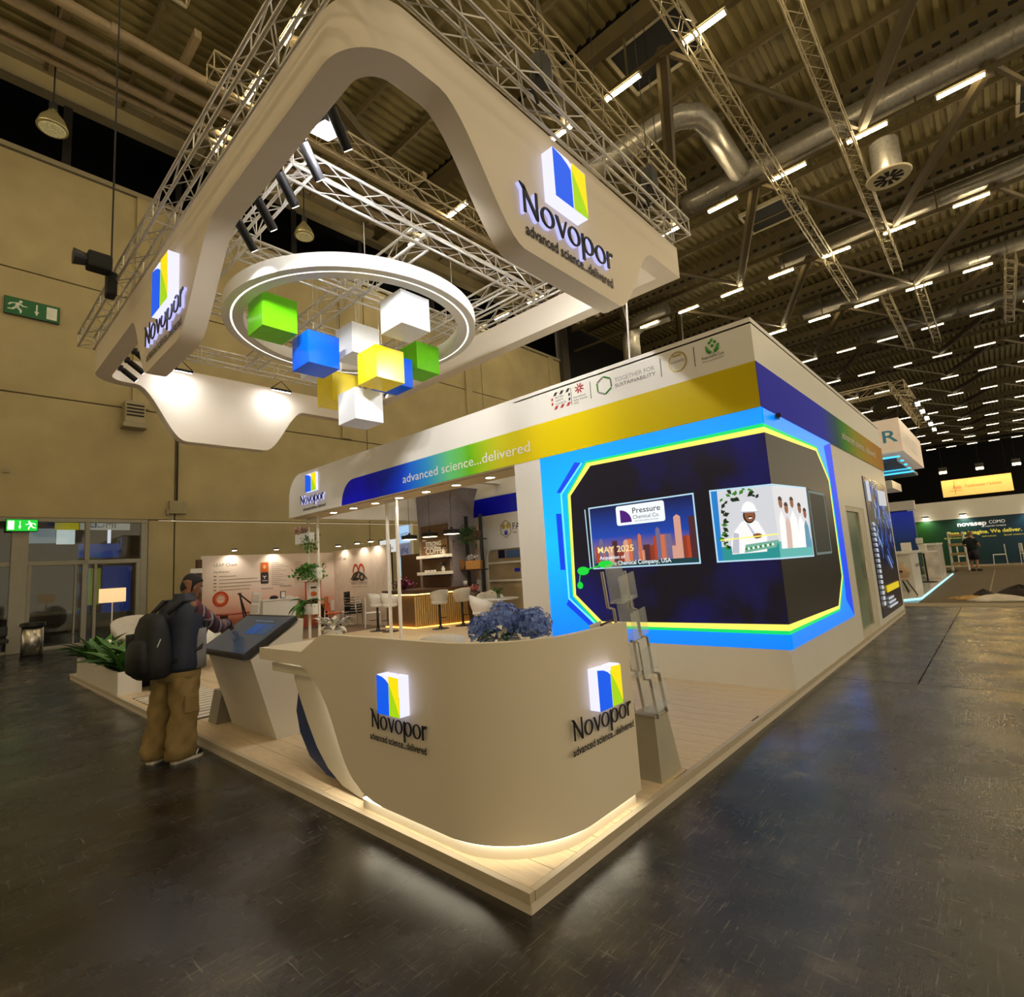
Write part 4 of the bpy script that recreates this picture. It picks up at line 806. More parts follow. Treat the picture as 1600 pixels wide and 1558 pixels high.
MB().cbox(-0.45, -0.12, 8.35, 8.6, 6.82, 7.1, 0.04).build('lamp_body', blackm, st); MB().tube((-0.45, 8.48, 6.96), (-0.62, 8.48, 6.96), 0.1, 14, 0.13).build('lens_barrel', black, st); MB().cbox(-0.16, -0.02, 8.5, 8.75, 6.5, 6.9, 0.03).build('yoke', blackm, st); MB().tube((-0.1, 8.6, 7.1), (-0.1, 8.6, 18.6), 0.014, 5).build('hanging_wire', blackm, st)
tag(MB().path([(5.6, 2.2, 6.1), (5.62, 2.25, 5.2), (5.64, 2.3, 4.24)], 0.016, 6).build('power_cable', white2), 'pale power cable dropping from the header to the fascia top', 'cable')
# ring
RC = (3.14, 6.35)
rg = thing('light_ring', 'white circular ring pendant with glowing strip around the hanging cubes', 'light ring', (RC[0], RC[1], 6.0))
nR = 72
def ringmesh(r0, r1, z0, z1):
    rings = []
    for k in range(nR):
        a = 2 * math.pi * k / nR; c, s_ = math.cos(a), math.sin(a); rings.append([Vector((RC[0] + r * c, RC[1] + r * s_, z)) for r, z in ((r0, z0), (r1, z0), (r1, z1), (r0, z1))])
    rings.append(rings[0]); return MB().loft(rings, cap=False)
ringmesh(2.045, 2.17, 6.0, 6.22).build('outer_band', white, rg, auto=40); ringmesh(1.85, 2.015, 6.0, 6.22).build('inner_band', white, rg, auto=40); ringmesh(2.015, 2.045, 6.02, 6.2).build('groove', white, rg, auto=40)
ringmesh(2.012, 2.048, 6.003, 6.012).build('glow_strip', emis('ring_glow', (255, 250, 232), 2.4), rg)
for k in range(8):
    a = k * math.pi / 4 + 0.3; p = (RC[0] + 2.05 * math.cos(a), RC[1] + 2.05 * math.sin(a)); MB().tube((p[0], p[1], 6.2), (p[0], p[1], 6.8), 0.006, 5).build('hanging_wire', steel, rg)
# cubes
CS = 0.56
cg = mat('cube_green', (98, 190, 10), 0.22, var=0.04, emit=0.10, ecol=(98, 190, 10)); cb = mat('cube_blue', (0, 92, 235), 0.15, var=0.04, emit=0.12, ecol=(0, 92, 235)); cy_ = mat('cube_yellow', (248, 216, 20), 0.25, var=0.03, emit=0.12, ecol=(248, 216, 20)); cw = mat('cube_white', (232, 234, 238), 0.35, var=0.03, emit=0.06, ecol=(232, 234, 238))
for lb, p, m in (('lime green acrylic cube hanging nearest the entrance side of the ring', (1.38, 6.17, 5.56), cg), ('glossy blue acrylic cube hanging in front of a white one', (2.07, 6.08, 5.10), cb), ('white cube hanging half hidden by the big yellow cube', (2.87, 6.06, 5.48), cw),
                 ('white cube hanging highest at the ring edge', (2.82, 4.56, 5.44), cw), ('yellow cube hanging in front, above the lowest white cube', (2.87, 5.36, 4.82), cy_), ('white cube hanging lowest of the cluster', (2.88, 6.04, 4.28), cw),
                 ('yellow cube hanging behind, between blue and lowest white', (2.90, 6.82, 4.82), cy_), ('dark green cube hanging on the fascia side', (4.30, 6.10, 5.53), cg), ('blue cube mostly hidden behind the front yellow cube', (3.62, 6.10, 5.10), cb), ('white cube almost hidden behind the front blue cube', (2.78, 7.24, 5.46), cw)):
    t = thing('hanging_cube', lb, 'cube', p, 'hanging colour cubes'); x, y, z = p
    MB().cbox(x, x + CS, y, y + CS, z, z + CS, 0.006).build('box', m, t)
    for dx, dy in ((0.2, 0.2), (0.36, 0.36)): MB().tube((x + dx, y + dy, z + CS), (x + dx, y + dy, 6.78), 0.004, 4).build('wire', steel, t)

# ================================================================== reception counter
ct = thing('reception_counter', 'curved cream reception counter with S shaped end and glowing plinth', 'counter', (0.4, 0.8, ZP))
cmat = mat('cream_counter_panel', (232, 220, 198), 0.42, var=0.012, scale=1.0)
def lerp_tab(tab, s):
    if s <= tab[0][0]: return tab[0][1]
    for (a, va), (b, vb) in zip(tab[:-1], tab[1:]):
        if s <= b: return va + (vb - va) * (s - a) / (b - a)
    return tab[-1][1]
ZB = [(0, 0.185), (1.20, 0.185), (1.313, 0.195), (1.431, 0.222), (1.551, 0.285), (1.62, 0.345), (1.676, 0.412), (1.75, 0.53), (1.805, 0.616), (1.85, 0.68), (1.897, 0.735), (1.98, 0.81), (2.069, 0.875), (2.16, 0.925), (2.258, 0.953), (3.0, 0.956)]
ZTt = [(0, 1.2), (1.86, 1.2), (1.93, 1.196), (1.98, 1.18), (2.05, 1.147), (2.24, 1.057), (3.0, 1.05)]
def cpath(off):
    P = []
    n = 90
    for i in range(n + 1):
        y = 3.0 - (3.0 - 0.58) * i / n; P.append((0.015 + off, y, lerp_tab(ZB, y), lerp_tab(ZTt, y)))
    for i in range(1, 21):
        a = math.radians(180 + 90 * i / 20); r = 0.555 - off; P.append((0.57 + r * math.cos(a), 0.58 + r * math.sin(a), 0.185, 1.2))
    for i in range(1, 11): P.append((0.57 + 0.52 * i / 10, 0.025 + off, 0.185, 1.2))
    return P
A, B = cpath(0.0), cpath(0.05)
MB().loft([[Vector((a[0], a[1], a[2])), Vector((a[0], a[1], a[3])), Vector((b[0], b[1], b[3])), Vector((b[0], b[1], b[2]))] for a, b in zip(A, B)]).build('front_panel', cmat, ct, auto=30)
def plinth(off, z0, z1, name, m, y_end=1.15):
    P, Q = cpath(off), cpath(off + 0.03)
    rg_ = [[Vector((a[0], a[1], z0)), Vector((a[0], a[1], z1)), Vector((b[0], b[1], z1)), Vector((b[0], b[1], z0))] for a, b in zip(P, Q) if a[1] < y_end or a[0] > 0.3]
    MB().loft(rg_).build(name, m, ct, auto=30)
plinth(0.045, ZP, 0.185, 'plinth', cmat, 1.5); plinth(0.012, 0.177, 0.1845, 'glow_strip', emis('counter_glow', (255, 246, 220), 6.5), 1.45)
MB().box(0.02, 0.62, 2.25, 2.995, 0.958, 1.048).build('counter_wing', cmat, ct)
MB().box(0.07, 0.60, 1.9, 2.88, 0.86, 0.925).build('under_slab', cmat, ct); MB().box(0.16, 0.55, 2.05, 2.8, 0.936, 0.952).build('under_glow', emis('under_glow', (255, 248, 226), 3.0), ct)
bodyp = [(0.7, 0.11), (1.55, 0.11), (1.78, 0.14), (1.98, 0.22), (2.14, 0.34), (2.28, 0.5), (2.40, 0.66), (2.50, 0.81), (2.50, 0.85), (0.7, 0.85)]
MB().prism([(y + 0.07 if y > 1 else y, z) for y, z in bodyp], (0.115, 0, 0), UY, UZ, (0.07, 0, 0)).build('body_panel', cmat, ct)
MB().path([(0.085, y - 0.05, lerp_tab(ZB, y) + 0.02) for y in [1.35 + 0.8 * k / 30 for k in range(31)]], 0.006, 6).build('edge_glow', emis('counter_edge_glow', (255, 248, 228), 90.0), ct)
MB().prism([(1.5, 0.11), (2.15, 0.11), (2.42, 0.2), (2.58, 0.36), (2.64, 0.52), (2.6, 0.68), (2.5, 0.8), (1.5, 0.8)], (0.20, 0.08, 0), UY, UZ, (0.3, 0, 0)).build('blue_core', mat('counter_deep_blue', (6, 46, 110), 0.3), ct)
MB().box(0.08, 0.62, 0.62, 2.25, 1.0, 1.03).build('work_top', cmat, ct); MB().box(0.62, 1.08, 0.09, 0.62, 1.0, 1.03).build('work_top', cmat, ct); MB().box(0.5, 0.6, 0.7, 2.2, ZP, 1.0).build('back_panel', cmat, ct)
MB().box(0.7, 1.08, 0.5, 0.58, ZP, 1.0).build('back_panel', cmat, ct)
logo_sign('backlit logo and dark lettering on the counter side facing the standing visitor', (0.015, 0, 0), -UY, -UX, (-1.112, -0.888, 0.77, 1.0), (-1.275, -0.715, 0.655, 0.765), (-1.30, -0.73, 0.578, 0.038), 0.07, 0.018, halo=False)
logo_sign('backlit logo and dark lettering on the counter side facing the aisle', (0, 0.025, 0), UX, -UY, (0.625, 0.86, 0.765, 0.99), (0.425, 1.03, 0.652, 0.762), (0.42, 1.05, 0.575, 0.038), 0.065, 0.018, halo=False)

# ================================================================== touch kiosk
kk = thing('touch_kiosk', 'slanted white touchscreen kiosk leaning over the platform edge', 'kiosk', (0.5, 4.2, ZP))
MB().prism([(0.16, 0.88), (0.40, ZP), (0.62, ZP), (0.68, 1.21)], (0, 3.55, 0), UX, UZ, (0, 1.13, 0)).build('pedestal', mat('kiosk_white', (220, 212, 200), 0.4, var=0.015), kk)
sv = Vector((0.52, 0, 0.32)); su = sv.normalized(); sn = Vector((-su.z, 0, su.x))
so = Vector((0.10, 3.56, 0.90)) - sn * 0.02
def SP(nm, q, m, d, th): return MB().prism(q, so + sn * d, UY, su, sn * th).build(nm, m, kk)
Ls = sv.length
SP('monitor_case', [(0, 0), (1.18, 0), (1.18, Ls), (0, Ls)], black, 0.0, 0.05)
SP('screen_glass', [(0.03, 0.03), (1.15, 0.03), (1.15, Ls - 0.03), (0.03, Ls - 0.03)], mat('kiosk_screen', (58, 66, 80), 0.14, emit=0.16, ecol=(92, 108, 130), var=0.1, scale=2), 0.051, 0.002)
SP('blue_tile', [(0.36, 0.30), (0.62, 0.30), (0.62, 0.46), (0.36, 0.46)], emis('kiosk_blue', (24, 76, 140), 0.7), 0.054, 0.001); SP('grey_tile', [(0.14, 0.30), (0.35, 0.30), (0.35, 0.46), (0.14, 0.46)], emis('kiosk_slate', (50, 80, 116), 0.6), 0.054, 0.001)
SP('status_line', [(0.30, 0.50), (0.75, 0.50), (0.75, 0.505), (0.30, 0.505)], emis('kiosk_line', (130, 170, 200), 0.5), 0.054, 0.001)
kf = thing('kiosk_stop', 'small grey wedge stop behind the kiosk foot', 'wedge', (0.3, 4.85, ZP))
MB().prism([(0.26, ZP), (0.62, ZP), (0.52, 0.44), (0.32, 0.44)], (0, 4.74, 0), UX, UZ, (0, 0.24, 0)).build('wedge_block', mat('grey_metal_wedge', (130, 122, 104), 0.5), kf)

# ================================================================== brochure stand
bs = thing('brochure_stand', 'zigzag literature stand with clear pockets on a silver foot', 'brochure stand', (1.55, 0.15, ZP))
silver = mat('silver_foot', (176, 170, 150), 0.4, metal=0.3); clear = mat('clear_acrylic', (235, 240, 240), 0.06, var=0, alpha=0.2)
MB().loft([[Vector(p) for p in ((1.43, 0.07, ZP), (1.73, 0.07, ZP), (1.73, 0.30, ZP), (1.43, 0.30, ZP))], [Vector(p) for p in ((1.50, 0.12, 0.50), (1.69, 0.12, 0.50), (1.69, 0.28, 0.50), (1.50, 0.28, 0.50))]]).build('foot', silver, bs)
MB().cbox(1.49, 1.70, 0.11, 0.29, 0.495, 0.515, 0.008).build('foot_cap', silver, bs)
zz = [(1.66, 0.20, 0.51), (1.60, 0.20, 0.78), (1.52, 0.2, 0.80), (1.48, 0.2, 1.05), (1.40, 0.2, 1.07), (1.37, 0.2, 1.25), (1.30, 0.2, 1.27), (1.26, 0.2, 1.52)]
for dy in (-0.09, 0.09):
    MB().path([(a, b + dy, c) for a, b, c in zz], 0.012, 7).build('zigzag_rod', chrome, bs)
    MB().path([(a - 0.13, b + dy, c - 0.02) for a, b, c in zz[:5]], 0.010, 7).build('zigzag_rod', chrome, bs)
for k, (x, z) in enumerate(((1.55, 0.56), (1.44, 0.82), (1.35, 1.08), (1.24, 1.33))):
    MB().obox((x, 0.17, z + 0.12), (0.20, 0.012, 0.26), Matrix.Rotation(-0.15, 3, 'Y')).build('pocket_back', clear, bs); MB().obox((x, 0.08, z + 0.08), (0.20, 0.008, 0.18), Matrix.Rotation(-0.15, 3, 'Y')).build('pocket_front', clear, bs); MB().obox((x, 0.125, z), (0.20, 0.09, 0.01), Matrix.Rotation(-0.15, 3, 'Y')).build('pocket_base', clear, bs)
bf = thing('leaflet', 'folded white leaflet standing in a clear pocket of the stand', 'leaflet', (1.43, 0.12, 0.95)); MB().obox((1.40, 0.115, 0.95), (0.15, 0.02, 0.2), Matrix.Rotation(-0.15, 3, 'Y')).build('sheet', white2, bf)
cd = thing('info_card', 'small folded information card with purple edge on the counter', 'card', (1.0, 0.12, 1.2))
MB().obox((0.985, 0.12, 1.11), (0.13, 0.008, 0.21), Matrix.Rotation(-0.1, 3, 'Y') @ Matrix.Rotation(0.18, 3, 'X')).build('card_front', mat('card_purple', (60, 24, 48), 0.4), cd); MB().obox((0.985, 0.108, 1.12), (0.10, 0.006, 0.17), Matrix.Rotation(-0.1, 3, 'Y') @ Matrix.Rotation(0.18, 3, 'X')).build('card_print', mat('card_cream', (225, 215, 195), 0.5), cd); MB().obox((0.96, 0.15, 1.11), (0.13, 0.006, 0.2), Matrix.Rotation(-0.1, 3, 'Y') @ Matrix.Rotation(-0.2, 3, 'X')).build('card_back', white2, cd)

# ================================================================== plant helpers
def leaf_mesh(name, L, w, bend, m, fold=0.25):
    pts = [];
    prof = [(0, 0.06), (0.2, 0.7), (0.45, 1.0), (0.7, 0.75), (0.88, 0.35), (1.0, 0.02)]
    mb = MB(); vs = []; fs = []
    for t, k in prof:
        x = L * t * math.cos(bend * t); z = L * t * math.sin(bend * t) if bend > 0 else L * t * math.sin(bend * t)
        ww = w * k / 2; vs += [Vector((x, -ww, z + fold * ww)), Vector((x, 0, z)), Vector((x, ww, z + fold * ww))]
    for i in range(len(prof) - 1):
        a = 3 * i; fs += [(a, a + 1, a + 4, a + 3), (a + 1, a + 2, a + 5, a + 4)]
    n = len(vs); vs2 = [v - Vector((0, 0, 0.004)) for v in vs]; fs += [tuple(i + n for i in f)[::-1] for f in fs]
    mb.add(vs + vs2, fs); o = mb.build(name, m, None, smooth=True); me = o.data; bpy.data.objects.remove(o); return me
LEAF_BIG = leaf_mesh('leaf', 0.42, 0.12, -0.9, green_leaf); LEAF_BIG2 = leaf_mesh('leaf', 0.36, 0.11, -0.5, dark_leaf); PETAL = leaf_mesh('petal', 0.11, 0.05, -0.6, mat('white_petal', (240, 236, 226), 0.5, var=0.04), 0.35)
LEAF_UP = leaf_mesh('leaf', 0.42, 0.11, -0.45, green_leaf); LEAF_UP2 = leaf_mesh('leaf', 0.34, 0.10, -0.6, dark_leaf)
def orient(loc, az, el_, roll=0, s=1.0):
    return Matrix.Translation(loc) @ Matrix.Rotation(az, 4, 'Z') @ Matrix.Rotation(-el_, 4, 'Y') @ Matrix.Rotation(roll, 4, 'X') @ Matrix.Diagonal((s, s, s, 1))
def leafy(rnd, t, c, n, me_list, spread, el0, el1, s0, s1, name='leaf'):
    c = Vector(c)
    for k in range(n):
        az = rnd.uniform(0, 6.28); p = c + Vector((rnd.uniform(-spread, spread), rnd.uniform(-spread, spread), rnd.uniform(0, spread * 0.5)))
        piece(rnd.choice(me_list), name, t, orient(p - t.location, az, rnd.uniform(el0, el1), rnd.uniform(-0.4, 0.4), rnd.uniform(s0, s1)))
def foliage_blob(rnd, boxc, box, n, ls, trail=0.0):
    """small-leaf foliage, joined: too small to pick apart"""
    mb = MB(); c = Vector(boxc)
    for k in range(n):
        p = c + Vector((rnd.gauss(0, 0.45) * box[0], rnd.gauss(0, 0.45) * box[1], rnd.gauss(0, 0.42) * box[2]))
        if trail and rnd.random() < 0.35: p.z -= rnd.uniform(0, trail); p += Vector((rnd.choice((-1, 1)) * box[0] * rnd.uniform(0.3, 0.7), rnd.choice((-1, 1)) * box[1] * rnd.uniform(0.5, 0.9), 0))
        q = Matrix.Rotation(rnd.uniform(0, 6.28), 3, 'Z') @ Matrix.Rotation(rnd.uniform(-1.2, 1.2), 3, 'Y') @ Matrix.Rotation(rnd.uniform(-1, 1), 3, 'X'); l = ls * rnd.uniform(0.7, 1.3)
        mb.add([p + q @ Vector(v) for v in ((0, 0, 0), (l * 0.5, l * 0.3, l * 0.08), (l, 0, 0), (l * 0.5, -l * 0.3, l * 0.08), (l * 0.5, 0, -0.01))], [(0, 1, 4), (1, 2, 4), (2, 3, 4), (3, 0, 4), (0, 3, 2, 1)])
    return mb

# ================================================================== lounge frames with planters
fr_m = mat('white_painted_post', (238, 234, 226), 0.4, var=0.02)
def post_frame(label, x, y0, y1, z1=3.18, w=0.055):
    t = thing('post_frame', label, 'post frame', (x, (y0 + y1) / 2, ZP))
    for y in (y0, y1): MB().cbox(x - w / 2, x + w / 2, y - w / 2, y + w / 2, ZP, z1, 0.004).build('post', fr_m, t)
    MB().cbox(x - w / 2, x + w / 2, min(y0, y1) + w / 2, max(y0, y1) - w / 2, z1 - w, z1, 0.004).build('top_bar', fr_m, t)
    return t
post_frame('slim white double post frame under the fascia middle', 4.72, 7.55, 7.9); post_frame('slim white double post frame with planters at the rounded fascia end', 4.72, 10.95, 11.45)
rnd = random.Random(11)
for k, (y, z, lb, n) in enumerate(((11.42, 2.52, 'topmost white planter box with pink flowers and trailing vine', 0), (11.05, 1.62, 'middle white planter box with dense trailing leaves', 1), (11.3, 0.74, 'lowest white planter with broad fern leaves', 2))):
    t = thing('planter_box', lb, 'planter', (4.72, y, z), 'planters on the post frame')
    MB().cbox(4.52, 4.66, y - 0.42, y + 0.36, z, z + 0.26, 0.01).build('box', white2, t); MB().box(4.53, 4.65, y - 0.40, y + 0.34, z + 0.25, z + 0.262).build('soil', mat('soil', (40, 28, 20), 0.9), t)
    if n == 0:
        foliage_blob(rnd, (4.59, y - 0.3, z + 0.1), (0.13, 0.16, 0.1), 150, 0.09, 0.3).build('foliage', green_leaf, t, kind='stuff'); foliage_blob(rnd, (4.59, y + 0.15, z + 0.36), (0.14, 0.34, 0.09), 130, 0.08).build('blossoms', mat('dusty_pink_petal', (178, 140, 128), 0.6, var=0.3, scale=20), t, kind='stuff')
    elif n == 1: foliage_blob(rnd, (4.59, y + 0.1, z + 0.22), (0.15, 0.40, 0.11), 620, 0.11, 0.22).build('foliage', green_leaf, t, kind='stuff')
    else: leafy(rnd, t, (4.59, y, z + 0.24), 34, [LEAF_BIG, LEAF_BIG2], 0.16, -0.5, 0.9, 0.8, 1.25)
# white poinsettia on the counter wing
t = thing('potted_flower', 'white poinsettia in a white pot on the counter wing', 'potted plant', (0.50, 2.62, 1.05))
MB().lathe([(0.055, 0), (0.085, 0.09), (0.088, 0.10), (0.075, 0.10)], (0.50, 2.62, 1.05), 18).build('pot', white2, t, auto=40)
for k in range(46):
    az = rnd.uniform(0, 6.28); r = rnd.uniform(0, 0.10); piece(PETAL, 'petal', t, orient(Vector((r * math.cos(az), r * math.sin(az), rnd.uniform(0.11, 0.18))), az + rnd.uniform(-0.8, 0.8), rnd.uniform(0.2, 1.3), 0, rnd.uniform(0.7, 1.1)))
leafy(rnd, t, (0.50, 2.62, 1.14), 8, [LEAF_BIG2], 0.03, -0.1, 0.3, 0.28, 0.36)
tag(MB().cbox(0.60, 0.66, 2.78, 2.84, 1.048, 1.13, 0.008).build('small_black_box', black), 'tiny black box beside the white poinsettia pot', 'box')
# hydrangea bouquet on the counter
t = thing('hydrangea_bouquet', 'blue hydrangea bouquet with green leaves behind the counter front', 'bouquet', (0.58, 0.58, 1.03))
MB().lathe([(0.05, 0), (0.09, 0.06), (0.07, 0.12)], (0.58, 0.58, 1.03), 16).build('vase', white2, t, auto=40)
hyd = mat('hydrangea_blue', (118, 146, 232), 0.6, var=0.4, scale=40)
for cx, cy, cz, r in ((0.58, 0.80, 1.19, 0.105), (0.56, 0.60, 1.25, 0.125), (0.60, 0.38, 1.23, 0.105), (0.66, 0.5, 1.22, 0.1)):
    mb = MB()
    for k in range(280):
        a, b = rnd.uniform(0, 6.28), math.acos(rnd.uniform(-0.6, 1)); d = Vector((math.sin(b) * math.cos(a), math.sin(b) * math.sin(a), math.cos(b))); p = Vector((cx, cy, cz)) + d * r * rnd.uniform(0.82, 1.05); x_, y_ = frame(d); l = rnd.uniform(0.009, 0.017); d = (d + Vector((rnd.uniform(-0.5, 0.5), rnd.uniform(-0.5, 0.5), rnd.uniform(-0.4, 0.4)))).normalized(); x_, y_ = frame(d); ro = rnd.uniform(0, 1.5)
        x_, y_ = x_ * math.cos(ro) + y_ * math.sin(ro), y_ * math.cos(ro) - x_ * math.sin(ro)
        for e in (x_, y_, -x_, -y_): f_ = d.cross(e); mb.add([p, p + (e * 0.6 + f_ * 0.5) * l + d * 0.004, p + e * l * 1.3 + d * 0.007, p + (e * 0.6 - f_ * 0.5) * l + d * 0.004], [(0, 1, 2, 3)])
    mb.ell((cx, cy, cz), (r * 0.72,) * 3, 12, 8); mb.build('flower_head', hyd, t)
leafy(rnd, t, (0.45, 0.52, 1.17), 18, [LEAF_BIG2], 0.08, 0.0, 0.8, 0.25, 0.36); leafy(rnd, t, (0.44, 0.45, 1.18), 6, [PETAL], 0.1, -0.2, 0.8, 0.6, 0.8, 'white_petal'); leafy(rnd, t, (0.48, 0.66, 1.14), 3, [PETAL], 0.06, 0, 0.8, 0.6, 0.8, 'white_petal')

# ================================================================== bar, stools, column, pendants
bar = thing('coffee_bar', 'angled coffee bar with fluted gold front and dark top', 'bar counter', (7.9, 10.6, ZP))
gold = mat('gold_flute', (214, 178, 112), 0.4, metal=0.3, var=0.12, stretch=(3, 3, 1)); goldp = mat('gold_panel', (120, 92, 54), 0.45, metal=0.2, var=0.1)
plan = [(7.1, 11.6), (7.1, 10.23), (8.68, 9.77), (9.3, 10.1), (9.3, 11.6)]
MB().prism([(x + (0.03 if x < 9 else 0), y + (0.03 if y < 11 else 0)) for x, y in plan], (0, 0, ZP), UX, UY, (0, 0, 0.88)).build('body', goldp, bar)
a, b = Vector((7.1, 10.23, 0)), Vector((8.68, 9.77, 0)); fl_ = None
for k in range(26):
    p = a.lerp(b, (k + 0.5) / 26)
    MB().tube((p.x, p.y, ZP + 0.05), (p.x, p.y, 0.93), 0.026, 8).build('flute', gold, bar)
topm = mat('dark_wood_bar_top', (84, 54, 34), 0.3, var=0.2, scale=4, stretch=(1, 6, 1))
MB().prism([(7.0, 11.62), (7.0, 10.17), (8.72, 9.67), (9.4, 10.05), (9.4, 11.62)], (0, 0, 1.03), UX, UY, (0, 0, 0.10)).build('top', topm, bar)
g1 = emis('bar_glow_warm', (255, 214, 120), 5.0); g2 = emis('bar_glow_orange', (255, 170, 70), 5.0)
for z, m, o_ in ((1.0, g1, 0.02), (ZP + 0.012, g2, 0.03)):
    MB().box(7.1 - o_, 7.12, 10.23, 11.58, z - 0.012, z + 0.012).build('glow_strip', m, bar); d = (b - a).normalized(); nn = Vector((d.y, -d.x, 0)); MB().obox((a + b) / 2 + nn * o_ + UZ * z, ((b - a).length, 0.02, 0.024), Matrix.Rotation(math.atan2(d.y, d.x), 3, 'Z')).build('glow_strip', m, bar)
def shell_seat(mb, w, d, h, n=14, th=0.03, lip=0.55):
    """bucket shell: back at +x side wraps to arms; local, seat centre at origin, opening toward -x"""
    outer = []; inner = []
    rows = [(0.0, 0.62), (0.25, 0.82), (0.6, 0.97), (1.0, 1.0)]
    for i in range(n + 1):
        a = math.radians(-135 + 270 * i / n); f = 0.5 + 0.5 * math.cos(a); hh = h * (lip + (1 - lip) * f ** 0.8)
        co, ci = [], []
        for t, k in rows: co.append(Vector((d / 2 * k * math.cos(a), w / 2 * k * math.sin(a), t * hh))); ci.append(Vector(((d / 2 * k - th) * math.cos(a), (w / 2 * k - th) * math.sin(a), max(0.03, t * hh) if t < 1 else hh)))
        outer.append(co); inner.append(ci)
    for i in range(n):
        for j in range(3):
            mb.add([outer[i][j], outer[i + 1][j], outer[i + 1][j + 1], outer[i][j + 1]], [(0, 1, 2, 3)]); mb.add([inner[i][j], inner[i][j + 1], inner[i + 1][j + 1], inner[i + 1][j]], [(0, 1, 2, 3)])
        mb.add([outer[i][3], outer[i + 1][3], inner[i + 1][3], inner[i][3]], [(0, 1, 2, 3)])
    for e in (0, n): mb.add(outer[e] + inner[e][::-1], [tuple(range(8))])
    return mb
def finish(o):
    bm = bmesh.new(); bm.from_mesh(o.data); bmesh.ops.remove_doubles(bm, verts=bm.verts[:], dist=0.002); bmesh.ops.recalc_face_normals(bm, faces=bm.faces[:]); bm.to_mesh(o.data); bm.free(); o.data.polygons.foreach_set('use_smooth', [True] * len(o.data.polygons)); return o
def bar_stool():
    t = thing('bar_stool', None, 'bar stool', (0, 0, 0), 'white bar stools')
    MB().lathe([(0.22, 0), (0.22, 0.012), (0.06, 0.03), (0.035, 0.09)], n=22).build('base', black, t, auto=40, local=True); MB().tube((0, 0, 0.05), (0, 0, 0.66), 0.03, 12).build('pole', black, t, smooth=True, local=True)
    MB().path([(0.02, 0, 0.3), (0.16, 0, 0.3), (0.2, 0.1, 0.3), (0.2, -0.1, 0.3), (0.16, 0, 0.3)], 0.01, 6).build('footrest', black, t, local=True)
    MB().lathe([(0.16, 0.64), (0.2, 0.66), (0.21, 0.72), (0.18, 0.735)], n=20).build('seat', fabric_white, t, smooth=True, local=True)
    finish(shell_seat(MB(), 0.50, 0.48, 0.36).xf(Matrix.Translation((0, 0, 0.66))).build('backrest', fabric_white, t, local=True)); return t
st0 = bar_stool()
for k, (x, y, r, lb) in enumerate(((6.40, 10.95, math.pi, 'white bucket bar stool at the short bar side, away from the corner'), (6.42, 10.40, math.pi, 'white bucket bar stool at the short bar side, beside the white posts'), (7.24, 9.33, -1.85, 'white bucket bar stool at the fluted front nearest its corner'), (7.92, 9.20, -1.85, 'white bucket bar stool at the fluted front beside the armchair'))):
    o = st0 if k == 0 else dup(st0); o.location = (x, y, ZP); o.rotation_euler = (0, 0, r); o['label'] = lb
col = thing('wall_column', 'broad speckled grey column behind the coffee bar', None, kind='structure')
stone = mat('speckled_purple_stone', (132, 124, 128), 0.8, var=0.55, scale=60, bump=0.3, bscale=80)
MB().loft([[Vector((8.34 + i, 9.98 - j, z)), Vector((9.25, 9.98 - j, z)), Vector((9.25, 11.52 + j, z)), Vector((8.34 + i, 11.52 + j, z))] for z, i, j in ((ZP, 0, 0), (2.9, 0, 0), (3.4, -0.01, 0.03), (3.75, -0.02, 0.12), (4.0, -0.03, 0.25))]).build('shaft', stone, col)
cf = thing('coffee_sign', 'brown wooden panel lettered STRONG COFFEE on the column', 'sign', (8.3, 10.8, 1.2))
MB().box(8.29, 8.34, 10.12, 11.35, 1.15, 2.98).build('board', mat('walnut_board', (92, 64, 34), 0.5, var=0.2, stretch=(1, 8, 1)), cf)
cr = emis('coffee_cream', (244, 226, 190), 0.5)
text('STRONG', (8.29, 11.12, 2.36), -UY, -UX, 0.13, cr, cf, bold=0.02); text('COFFEE', (8.29, 11.14, 2.12), -UY, -UX, 0.19, cr, cf, bold=0.03); text('FRESH', (8.29, 11.28, 2.52), -UY, -UX, 0.05, cr, cf); MB().box(8.283, 8.288, 10.6, 11.22, 2.32, 2.34).build('rule', cr, cf)
for z, lb in ((1.99, 'upper pale shelf on the coffee column'), (1.5, 'lower pale shelf on the coffee column')):
    s_ = thing('wall_shelf', lb, 'shelf', (8.2, 10.6, z), 'coffee shelves'); MB().cbox(8.06, 8.29, 9.93, 11.32, z, z + 0.09, 0.006).build('board', fr_m, s_); MB().box(8.24, 8.29, 10.0, 11.2, z - 0.04, z).build('cleat', black, s_)
for y, z, lb in ((10.16, 2.08, 'little white vase with dark sprigs on the upper coffee shelf'), (10.22, 1.59, 'little white vase with dark sprigs on the lower coffee shelf')):
    s_ = thing('small_vase', lb, 'vase', (8.17, y, z)); MB().lathe([(0.035, 0), (0.06, 0.06), (0.03, 0.13), (0.035, 0.15)], (8.17, y, z), 14).build('vase_body', white2, s_, smooth=True); foliage_blob(rnd, (8.17, y, z + 0.2), (0.07, 0.1, 0.05), 40, 0.06).build('sprigs', mat('dry_sprig', (60, 46, 36), 0.7), s_, kind='stuff')
for k in range(4):
    tag(MB().lathe([(0.03, 0), (0.045, 0.05), (0.04, 0.05), (0.028, 0.01)], (8.17, 10.6 + 0.14 * k, 1.59), 12).build('coffee_cup', white2, smooth=True), 'small white coffee cup on the lower shelf, %s from the little vase' % ORD[k], 'cup', 'coffee cups on the shelf')
